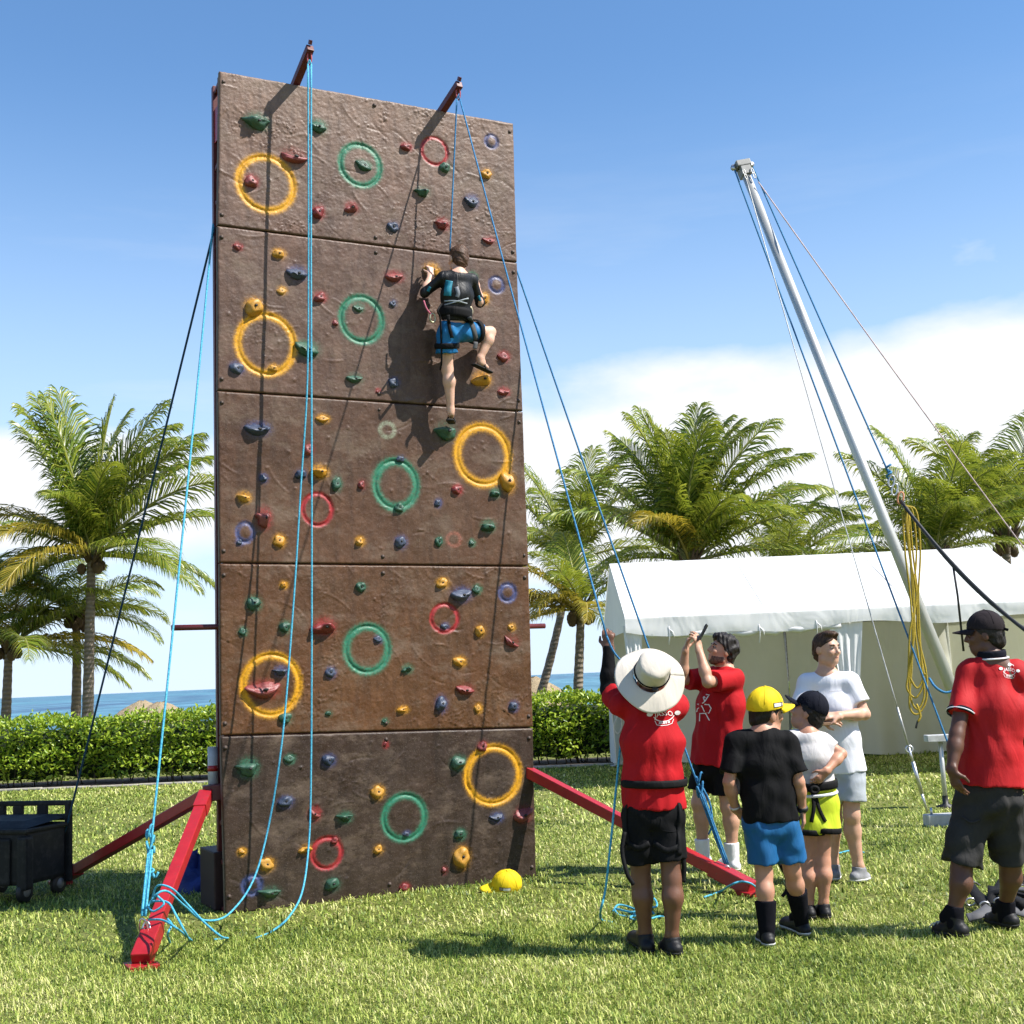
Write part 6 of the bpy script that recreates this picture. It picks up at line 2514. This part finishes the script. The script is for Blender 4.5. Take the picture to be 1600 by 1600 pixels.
shorts(root, base, Jf, 1.03, C_BLACK, .66, .022, .05, flare=.016, seed=32)
for q in 'lr':
    sock(root, base, Jf, q, 1.03, SOCK_W, .24)
shoes(root, base, Jf, 1.03, SHOE_W, SOLE_W)
# line drawing on the chest, faint text above it
tr = bvh_of(sh_o)
g1 = [stroke2d(p, .07) for p in ([(.12, .95), (.38, .90), (.25, .78), (.02, .45)], [(.02, .45), (-.08, .75), (-.02, .82), (.06, .70)], [(.0, .45), (-.12, .35), (-.55, .28), (-.22, .15), (-.05, -.28)], [(-.22, .15), (-.55, -.05), (-.62, -.28)], [(-.02, .25), (.28, .22), (.42, -.05), (.25, -.38), (-.40, -.40), (-.45, -.95)], [(.02, -.40), (.25, -.92)])]
v2, f2 = merge2d(g1)
project(v2, f2, tr, at(1102, 1106, 9.7), (1, -.15, .0), (0, 0, 1), (-.35, -1, 0), .105, PRINT, 'shirt_print', sh_o)
mb = MB()
PHC = at(1098, 989, 9.80)
mb.box(PHC, (.074, .010, .145), (Matrix.Rotation(.55, 3, 'Y') @ Matrix.Rotation(1.25, 3, 'Z')), 0, .004)
ph = empty('smartphone', PHC)
tag(ph, 'dark smartphone held up by the man in black shorts filming', 'phone')
mb.build('phone_body', paint('phone_dark', (.02, .022, .03), .25), ph)
PHR = Matrix.Rotation(.55, 3, 'Y') @ Matrix.Rotation(1.25, 3, 'Z')
mb = MB()
mb.box(PHC + PHR @ V((-.018, .006, .052)), (.026, .005, .028), PHR, 0, .002)
mb.build('camera_bump', BLACK, ph)

# ---- man in white T-shirt
Jw = joints(9.25, pelvis=(1314, 1196), neck=(1291, 1052), head=(1292, 1013, -.02), sh_l=(1261, 1068, .05), sh_r=(1329, 1066, -.05), el_l=(1248, 1120, -.02), wr_l=(1283, 1126, -.22), el_r=(1351, 1116, -.10), wr_r=(1310, 1118, -.24),
            hip_l=(1300, 1205, .04), hip_r=(1328, 1204, -.04), kn_l=(1303, 1278, .05), kn_r=(1331, 1274, -.06), an_l=(1302, 1348, .1), an_r=(1341, 1352, -.02))
ground_feet(Jw, toe_l=(1304, 1370), toe_r=(1358, 1374))
root, ax, base = person('person', 'short-haired man in white T-shirt and pale grey shorts standing before the tent', Jw, 1.0, ('fair', (0.52, 0.30, 0.205)),
                        dict(face=(.55, -.83, -.03), facing=nz((.25, -1, 0)), hands={'l': ((.9, -.3, .05), (.2, .6, -.5), -1, .6), 'r': ((-.95, -.15, .05), (0, .5, -.7), 1, .55)}, hairmat=H_BROWN))
hair_cap(root, Jw['head'], ax, 1.0, H_BROWN, base, .007, 'quiff', 5)
sh_o, _ = shirt(root, base, Jw, 1.0, C_WHITE, .66, -.05, .020, seed=44, flare=.006, wr=.0012)
shorts(root, base, Jw, 1.0, C_LGREY, .68, .022, .05, flare=.018, seed=42)
shoes(root, base, Jw, 1.0, SHOE_G, SOLE_W)
tr = bvh_of(sh_o)
v2, f2 = merge2d([stroke2d([(x, -.1), (x + .05, .1), (x + .12, -.06)], .05) for x in np.linspace(-1, .9, 9)])
project(v2, f2, tr, at(1306, 1080, 9.0), (1, .1, 0), (0, 0, 1), (.2, -1, 0), .045, paint('grey_print', (.2, .2, .22), .8), 'shirt_print', sh_o)
mb = MB()
wq = at(1286, 1131, 9.0)
mb.box(wq, (.075, .10, .022), Matrix.Rotation(.3, 3, 'Z'), 0, .004)
o = mb.build('brown_case', paint('brown_leather', (.16, .09, .045), .5), None, wq)
tag(o, 'small brown case held in the hands of the man in white', 'case')

# ---- boy in yellow cap
Jy = joints(7.35, pelvis=(1204, 1278), neck=(1191, 1141), head=(1198, 1114, .03), sh_l=(1150, 1160), sh_r=(1230, 1158), el_l=(1139, 1222, -.04), wr_l=(1149, 1264, .04), el_r=(1248, 1222, -.02), wr_r=(1254, 1266, .05),
            hip_l=(1186, 1288), hip_r=(1223, 1288, .03), kn_l=(1194, 1366), kn_r=(1238, 1361, .06), an_l=(1198, 1449, -.04), an_r=(1252, 1428, .20))
ground_feet(Jy, toe_l=(1188, 1466), toe_r=(1222, 1446))
root, ax, base = person('person', 'boy in bright yellow cap, black T-shirt and blue shorts seen from behind', Jy, .84, ('tan', (0.44, 0.225, 0.145)),
                        dict(face=(.88, .40, .02), head_up=(-.1, -.22, 1), facing=nz((.15, 1, 0)), fat=1.12, hs=.96, hands={'l': ((.55, .2, -.6), (.6, .6, 0), 1, .5), 'r': ((.05, .05, -1), (-.9, .2, 0), 1, .45)}, hairmat=H_BLACK))
hair_cap(root, Jy['head'], ax, .96, H_BLACK, base, .006, 'short', 6)
patch_side['cap'] = 1
baseball_cap(root, Jy['head'] + V((0, 0, .012)), ax, 1.04, C_YCAP, base, .02, 'cap', (C_BLACK, PRINT))
sh_o, _ = shirt(root, base, Jy, .84, C_BLACK, .78, -.02, .028, seed=51, fat=1.08, cuff=.020)
shorts(root, base, Jy, .84, C_BLUE, .78, .026, .03, flare=.016, seed=52, fat=1.08)
sock(root, base, Jy, 'l', .84, SOCK_B, .50)
sock(root, base, Jy, 'r', .84, SOCK_B, .54)
shoes(root, base, Jy, .84, SHOE_B, SOLE_W)
band(root, Jy['wr_r'].lerp(Jy['el_r'], .06), Jy['el_r'] - Jy['wr_r'], (1, 0, 0), .029, .029, .028, BLACK, 'wristwatch')
band(root, Jy['wr_l'].lerp(Jy['el_l'], .08), Jy['el_l'] - Jy['wr_l'], (1, 0, 0), .028, .028, .012, paint('bracelet_beads', (.55, .5, .45), .5), 'bracelet')
mb = MB()
mb.tube(smooth_path([at(1218, 1350, 7.7), at(1228, 1370, 7.8), at(1229, 1390, 7.8), at(1222, 1401, 7.8)], 6), .011, 6)
o = mb.build('strap_end', WEB, None, at(1222, 1401, 7.8))
tag(o, 'loose black harness strap hanging between the two boys\' legs', 'strap')

# ---- boy in black cap, harness and neon shorts
Jb = joints(8.0, pelvis=(1276, 1246), neck=(1263, 1145, -.02), head=(1263, 1113, .02), sh_l=(1238, 1156), sh_r=(1287, 1160), el_l=(1232, 1204, .1), wr_l=(1250, 1236, .16), el_r=(1315, 1178, -.05), wr_r=(1291, 1205, -.14),
            hip_l=(1264, 1256), hip_r=(1288, 1256), kn_l=(1262, 1350, .02), kn_r=(1286, 1347), an_l=(1264, 1412, .02), an_r=(1287, 1410))
ground_feet(Jb, toe_l=(1254, 1424), toe_r=(1276, 1426))
root, ax, base = person('person', 'slim boy in dark cap, pale shirt and neon yellow shorts, hand on hip', Jb, .80, ('tan2', (0.47, 0.235, 0.15)),
                        dict(face=(-.78, .42, .36), head_up=(.25, 0, 1), facing=nz((-.2, 1, 0)), fat=.84, hs=.95, hands={'l': ((.6, .3, -.5), (.5, .5, 0), 1, .5), 'r': ((-.7, 0, -.7), (-.4, .8, 0), -1, .5)}, hairmat=H_BLACK))
hair_cap(root, Jb['head'], ax, .95, H_BLACK, base, .010, 'short', 7)
patch_side['cap'] = -1
baseball_cap(root, Jb['head'] + ax[2] * .010, ax, .96, C_NAVY, base, -.18, 'cap', None)
sh_o, _ = shirt(root, base, Jb, .80, C_GREYW, .60, .10, .018, seed=61, fat=.86, cuff=.008, wr=.002)
so_o, _ = shorts(root, base, Jb, .80, C_NEON, .46, .030, .14, flare=.03, seed=62, fat=.88)
shoes(root, base, Jb, .80, SHOE_B, SOLE_B)
axb = Jb['neck'] - Jb['pelvis']
band(root, at(1276, 1226, 8.0), axb, Jb['hip_r'] - Jb['hip_l'], .126, .104, .050, WEB, 'harness_belt')
band(root, at(1277, 1240, 8.0), axb, Jb['hip_r'] - Jb['hip_l'], .124, .100, .018, C_WHITE, 'harness_piping')
for q, x in (('l', 1260), ('r', 1288)):
    H, Kn = Jb['hip_' + q], Jb['kn_' + q]
    band(root, H.lerp(Kn, .44), Kn - H, (1, 0, 0), .104, .104, .034, WEB, 'leg_loop')
trs = bvh_of(so_o)
strap_on(root, trs, [at(1270, 1232, 7.9), at(1272, 1260, 7.9), at(1268, 1285, 7.9)], (0, -1, 0), .022, WEB, 'harness_strap')
strap_on(root, trs, [at(1272, 1232, 7.9), at(1280, 1262, 7.9), at(1290, 1284, 7.9)], (0, -1, 0), .022, WEB, 'harness_strap')
mb = MB()
q = at(1272, 1234, 7.86)
mb.tube([q + V((math.cos(t) * .022, -.012, math.sin(t) * .018)) for t in np.linspace(0, 2 * math.pi, 15)[:-1]], .011, 6, closed=True)
mb.build('harness_knot', WEB, root)

# ---- man at right edge, back to the camera
Jr = joints(7.3, pelvis=(1549, 1238), neck=(1550, 1030, .02), head=(1538, 991, .04), sh_l=(1513, 1052, .05), sh_r=(1592, 1054, .0), el_l=(1495, 1148, -.08), wr_l=(1487, 1203, -.14), el_r=(1606, 1150, .05), wr_r=(1606, 1210, .2),
            hip_l=(1521, 1250, .04), hip_r=(1568, 1250), kn_l=(1502, 1358, .03), kn_r=(1578, 1350, .10), an_l=(1490, 1424, .02), an_r=(1571, 1414, .22))
ground_feet(Jr, toe_l=(1458, 1457), toe_r=(1541, 1440))
root, ax, base = person('person', 'man in dark cap, red polo and grey cargo shorts at the right edge', Jr, 1.02, ('brown', (0.105, 0.047, 0.029)),
                        dict(face=(-.90, .42, -.02), facing=nz((-.4, .9, 0)), hs=.97, hands={'l': ((.22, -.05, -1), (.8, .4, 0), 1, .45), 'r': ((0, .1, -1), (-.8, .4, 0), -1, .4)}, hairmat=H_BLACK))
hair_cap(root, Jr['head'], ax, 1.0, H_BLACK, base, .006, 'short', 8)
cp = baseball_cap(root, Jr['head'] + V((0, 0, .006)), ax, .97, C_CAPG, base, .10, 'cap', None)
mb = MB()
q = Jr['head'] + ax[1] * -.110 + ax[2] * .022
mb.bar(q - ax[0] * .02, q + ax[1] * -.022 - ax[2] * .008 - ax[0] * .02, .03, .016, (0, 0, 1), 0, .004)
mb.build('cap_strap', C_BLACK, cp)
sh_o, _ = shirt(root, base, Jr, .98, C_RED2, .66, .03, .022, seed=71, flare=.02, wr=.0045, cuff=.012)
so_o, _ = shorts(root, base, Jr, .98, C_GREYD, .92, .026, .08, flare=.020, seed=72, wr=.0042)
for q in 'lr':
    sock(root, base, Jr, q, 1.02, SOCK_B, .12)
shoes(root, base, Jr, 1.02, SHOE_B, SOLE_B)
# polo collar and sleeve trim
axn = (Jr['head'] - Jr['neck']).normalized()
band(root, Jr['neck'] + axn * .030 - ax[1] * .005, (axn + V((.1, -.25, .5))).normalized(), (1, 0, 0), .078, .072, .042, C_NAVY, 'collar')
band(root, Jr['neck'] + axn * .006 - ax[1] * .008, (axn + V((.1, -.25, .5))).normalized(), (1, 0, 0), .084, .078, .009, C_WHITE, 'collar_stripe')
S, E_ = Jr['sh_l'], Jr['el_l']
for f_, h_, m_, nm in ((.645, .026, C_NAVY, 'sleeve_trim'), (.655, .008, C_WHITE, 'sleeve_stripe')):
    band(root, S.lerp(E_, f_), E_ - S, (1, 0, 0),   .076 + (.002 if m_ is C_WHITE else 0), .076 + (.002 if m_ is C_WHITE else 0), h_, m_, nm)
tr = bvh_of(sh_o)
v2, f2 = back_logo()
project(v2, f2, tr, at(1577, 1048, 7.0), (.97, .2, -.12), (.12, 0, 1), (.25, -1, .05), .058, PRINT, 'shirt_print', sh_o)
LACE = paint('grey_lace', (.45, .45, .45), .8)
for q in 'lr':
    A_, T_ = Jr['an_' + q], Jr['toe_' + q]
    d_ = (T_ - A_)
    d_.z = 0
    d_.normalize()
    s_ = d_.cross(V((0, 0, 1)))
    mb = MB()
    for kk in range(4):
        p = V((A_.x, A_.y, T_.z)) + d_ * (.06 + .028 * kk) + V((0, 0, .088 - .012 * kk))
        mb.tube(smooth_path([p - s_ * .035 + V((0, 0, -.016)), p, p + s_ * .035 + V((0, 0, -.016))], 5), .0035, 5)
    mb.build('laces', LACE, root)
# stray thread of a cargo pocket flap on the shorts
trs = bvh_of(so_o)
strap_on(root, trs, [at(1500, 1282, 7.1), at(1515, 1290, 7.1), at(1530, 1286, 7.1)], (-.4, -1, 0), .012, C_GREYD, 'pocket_flap')

# ---- the climber
def cj(**kw):
    return {k: onwall(*v) for k, v in kw.items()}


Jc = cj(pelvis=(710, 513, .24), neck=(717, 428, .30), head=(716, 404, .25), sh_l=(693, 434, .27), sh_r=(737, 438, .26), el_l=(664, 457, .18), wr_l=(673, 430, .11), el_r=(750, 473, .20), wr_r=(745, 446, .13),
        hip_l=(698, 520, .23), hip_r=(724, 518, .23), kn_l=(699, 577, .17), kn_r=(766, 519, .12), an_l=(704, 640, .14), an_r=(750, 560, .13), toe_l=(706, 656, .04), toe_r=(763, 577, .07))
root, ax, base = person('person', 'barelegged boy in black top and blue shorts climbing the wall in a harness', Jc, .80, ('pale', (0.60, 0.36, 0.26)),
                        dict(face=-WN + V((-.1, 0, .1)), facing=-WN, fat=.86, hs=.90, base=Jc['pelvis'] - V((0, 0, .1)), eyes=False, hands={'l': (WV + WU * .12 - WN * .3, -WN, 1, .85), 'r': (WV - WU * .35 - WN * .25, -WN - WU * .2, -1, .95)}))
hair_cap(root, Jc['head'], ax, .90, hairmat('short_brown_hair', (.075, .040, .024)), base, .005, 'short', 9)
RASH = cloth('black_rash_top', (.005, .0055, .007), .5, .15, .6, .3)
Jt = dict(Jc)
sh_o, _ = shirt(root, base, Jt, .80, RASH, 1.25, .07, .012, seed=81, fat=.86, wr=.003)
so_o, _ = shorts(root, base, Jc, .80, C_BLUE2, .55, .024, .045, flare=.02, seed=82, fat=.9)
TEAL = cloth('teal_panel', (.02, .17, .24), .5)
tr = bvh_of(sh_o)
trs = bvh_of(so_o)
cview = nz(EYE - Jc['pelvis'])
strap_on(root, tr, [onwall(702, 438, .4), onwall(700, 450, .4), onwall(699, 462, .4)], cview, .055, TEAL, 'shirt_panel', .003)
strap_on(root, tr, [onwall(713, 448, .4), onwall(716, 458, .4), onwall(714, 464, .4)], cview, .030, cloth('grey_panel', (.16, .17, .19), .5), 'shirt_panel', .003)
strap_on(root, tr, [onwall(672, 448, .3), onwall(668, 455, .3)], cview, .022, TEAL, 'sleeve_panel', .003)
strap_on(root, tr, [onwall(748, 462, .3), onwall(751, 470, .3)], cview, .018, TEAL, 'sleeve_panel', .003)
LTAPE = cloth('grey_tape', (.30, .33, .36), .6)
strap_on(root, tr, [onwall(694, 476, .4), onwall(710, 472, .4), onwall(732, 466, .4)], cview, .010, LTAPE, 'rope_wrap', .008)
strap_on(root, tr, [onwall(694, 470, .4), onwall(712, 470, .4), onwall(730, 474, .4)], cview, .010, LTAPE, 'rope_wrap', .008)
axc = Jc['neck'] - Jc['pelvis']
band(root, Jc['pelvis'] + axc.normalized() * .115, axc, WU, .130, .106, .075, WEB, 'harness_belt')
strap_on(root, trs, [onwall(700, 492, .4), onwall(702, 510, .4), onwall(706, 528, .4)], cview, .026, WEB, 'harness_strap')
strap_on(root, trs, [onwall(733, 495, .4), onwall(740, 512, .4), onwall(744, 530, .4), onwall(742, 545, .4)], cview, .032, cloth('grey_webbing', (.07, .07, .07), .7), 'harness_strap')
for q, f_ in (('l', .36), ('r', .42)):
    H, Kn = Jc['hip_' + q], Jc['kn_' + q]
    band(root, H.lerp(Kn, f_), Kn - H, WU if q == 'l' else WV, .094, .094, .042, WEB, 'leg_loop')
mb = MB()
mb.tube(smooth_path([onwall(690, 475, .3), onwall(684, 486, .34), onwall(688, 500, .3), onwall(690, 560, .24), onwall(688, 578, .2)], 6), .008, 6)
mb.build('strap_tail', WEB, root)
for (x, y) in ((676, 497), (734, 486)):
    mb = MB()
    c_ = onwall(x, y, .24)
    mb.tube([c_ + WU * math.cos(t) * .022 + WV * math.sin(t) * .034 for t in np.linspace(0, 2 * math.pi, 15)[:-1]], .008, 6, closed=True)
    mb.build('carabiner', paint('brass_carabiner', (.5, .45, .3), .4, metallic=.5), root)
mb = MB()
mb.tube(smooth_path([onwall(662, 470, .22), onwall(667, 483, .24), onwall(676, 494, .24)], 6), .007, 6)
mb.build('pink_sling', paint('pink_sling', (.45, .10, .16), .7), root)
# sandals
SAND = paint('black_sandal', (.006, .006, .006), .8, bump=.3)
for q in 'lr':
    A_, T_ = Jc['an_' + q], Jc['toe_' + q]
    d_ = (T_ - A_).normalized()
    heel = A_ - V((0, 0, .045))
    sd = WU if q == 'l' else nz(WU + WV * .5)
    F = Field(np.minimum(tuple(heel), tuple(T_)) - .12, np.maximum(tuple(heel), tuple(T_)) + .12, .005)
    h0, h1 = (onwall(703, 656, .18), onwall(706, 661, .03)) if q == 'l' else (onwall(741, 570, .15), onwall(766, 582, .08))
    sd = WU if q == 'l' else WN
    F.cap(h0, h1, .011, .011, 0, nz(sd - (h1 - h0).normalized() * sd.dot((h1 - h0).normalized())), 3.0)
    o = link('sandal', F.mesh('sandal', SAND, base), root)
    mb = MB()
    m_ = h0.lerp(h1, .6)
    mb.tube(smooth_path([m_ - sd * .036, m_ + V((0, 0, .045)) - sd * .015, m_ + V((0, 0, .045)) + sd * .015, m_ + sd * .036], 5), .007, 6)
    mb.build('sandal_strap', SAND, o)

# ------------------------------------------------------------------ things lying on the grass
cg = onground(778, 1392)
capr = empty('yellow_cap', cg)
tag(capr, 'yellow baseball cap lying on the grass at the foot of the wall', 'cap')
patch_side['cap_crown'] = -1
axg = head_axes((-.92, -.25, -.02), (.25, -.45, 1))
patch_side['cap_crown'] = -1
baseball_cap(capr, cg + V((.05, 0, .020)), axg, 1.05, C_YCAP, cg, .10, 'cap_crown', (paint('patch_brown', (.10, .05, .03), .8), PRINT))

hp0 = onground(1548, 1428)
har = empty('harness_pile', hp0)
tag(har, 'heap of black climbing harness straps on the grass behind the right man', 'harness')
gg = np.random.default_rng(9)


def pile_strap(pts, w, mat):
    rows = []
    P = smooth_path(pts, 6)
    for i, p in enumerate(P):
        t = (P[min(i + 1, len(P) - 1)] - P[max(i - 1, 0)]).normalized()
        tw = .8 * math.sin(i * .35)
        sd = (t.cross(V((0, -.55 + .3 * tw, .85))).normalized()) * w / 2
        rows.append([p - sd, p, p + sd])
    mb = MB()
    mb.grid(rows)
    o = mb.build('strap', mat, har)
    md_ = o.modifiers.new('thick', 'SOLIDIFY')
    md_.thickness = .010


GWEB = cloth('grey_harness_web', (.10, .10, .105), .7)
for i in range(11):
    x0 = gg.uniform(1505, 1600)
    y0 = gg.uniform(1400, 1440)
    pts = []
    for k in range(4):
        p = onground(x0 + gg.uniform(-35, 40) + k * 8, y0 + gg.uniform(-14, 12))
        pts.append(p + V((0, 0, .02 + gg.uniform(0, .10))))
    pile_strap(pts, gg.uniform(.03, .07), GWEB if i % 4 == 1 else WEB)
pile_strap([onground(1512, 1436, .03), onground(1530, 1430, .05), onground(1548, 1420, .06)], .07, GWEB)
for i in range(4):
    mb = MB()
    c_ = onground(1518 + 22 * i, 1425 + 6 * (i % 2)) + V((0, 0, .06))
    mb.tube([c_ + V((math.cos(t) * .03, 0, math.sin(t) * .022)) for t in np.linspace(0, 2 * math.pi, 13)[:-1]], .006, 5, closed=True)
    mb.build('buckle', STEEL, har)
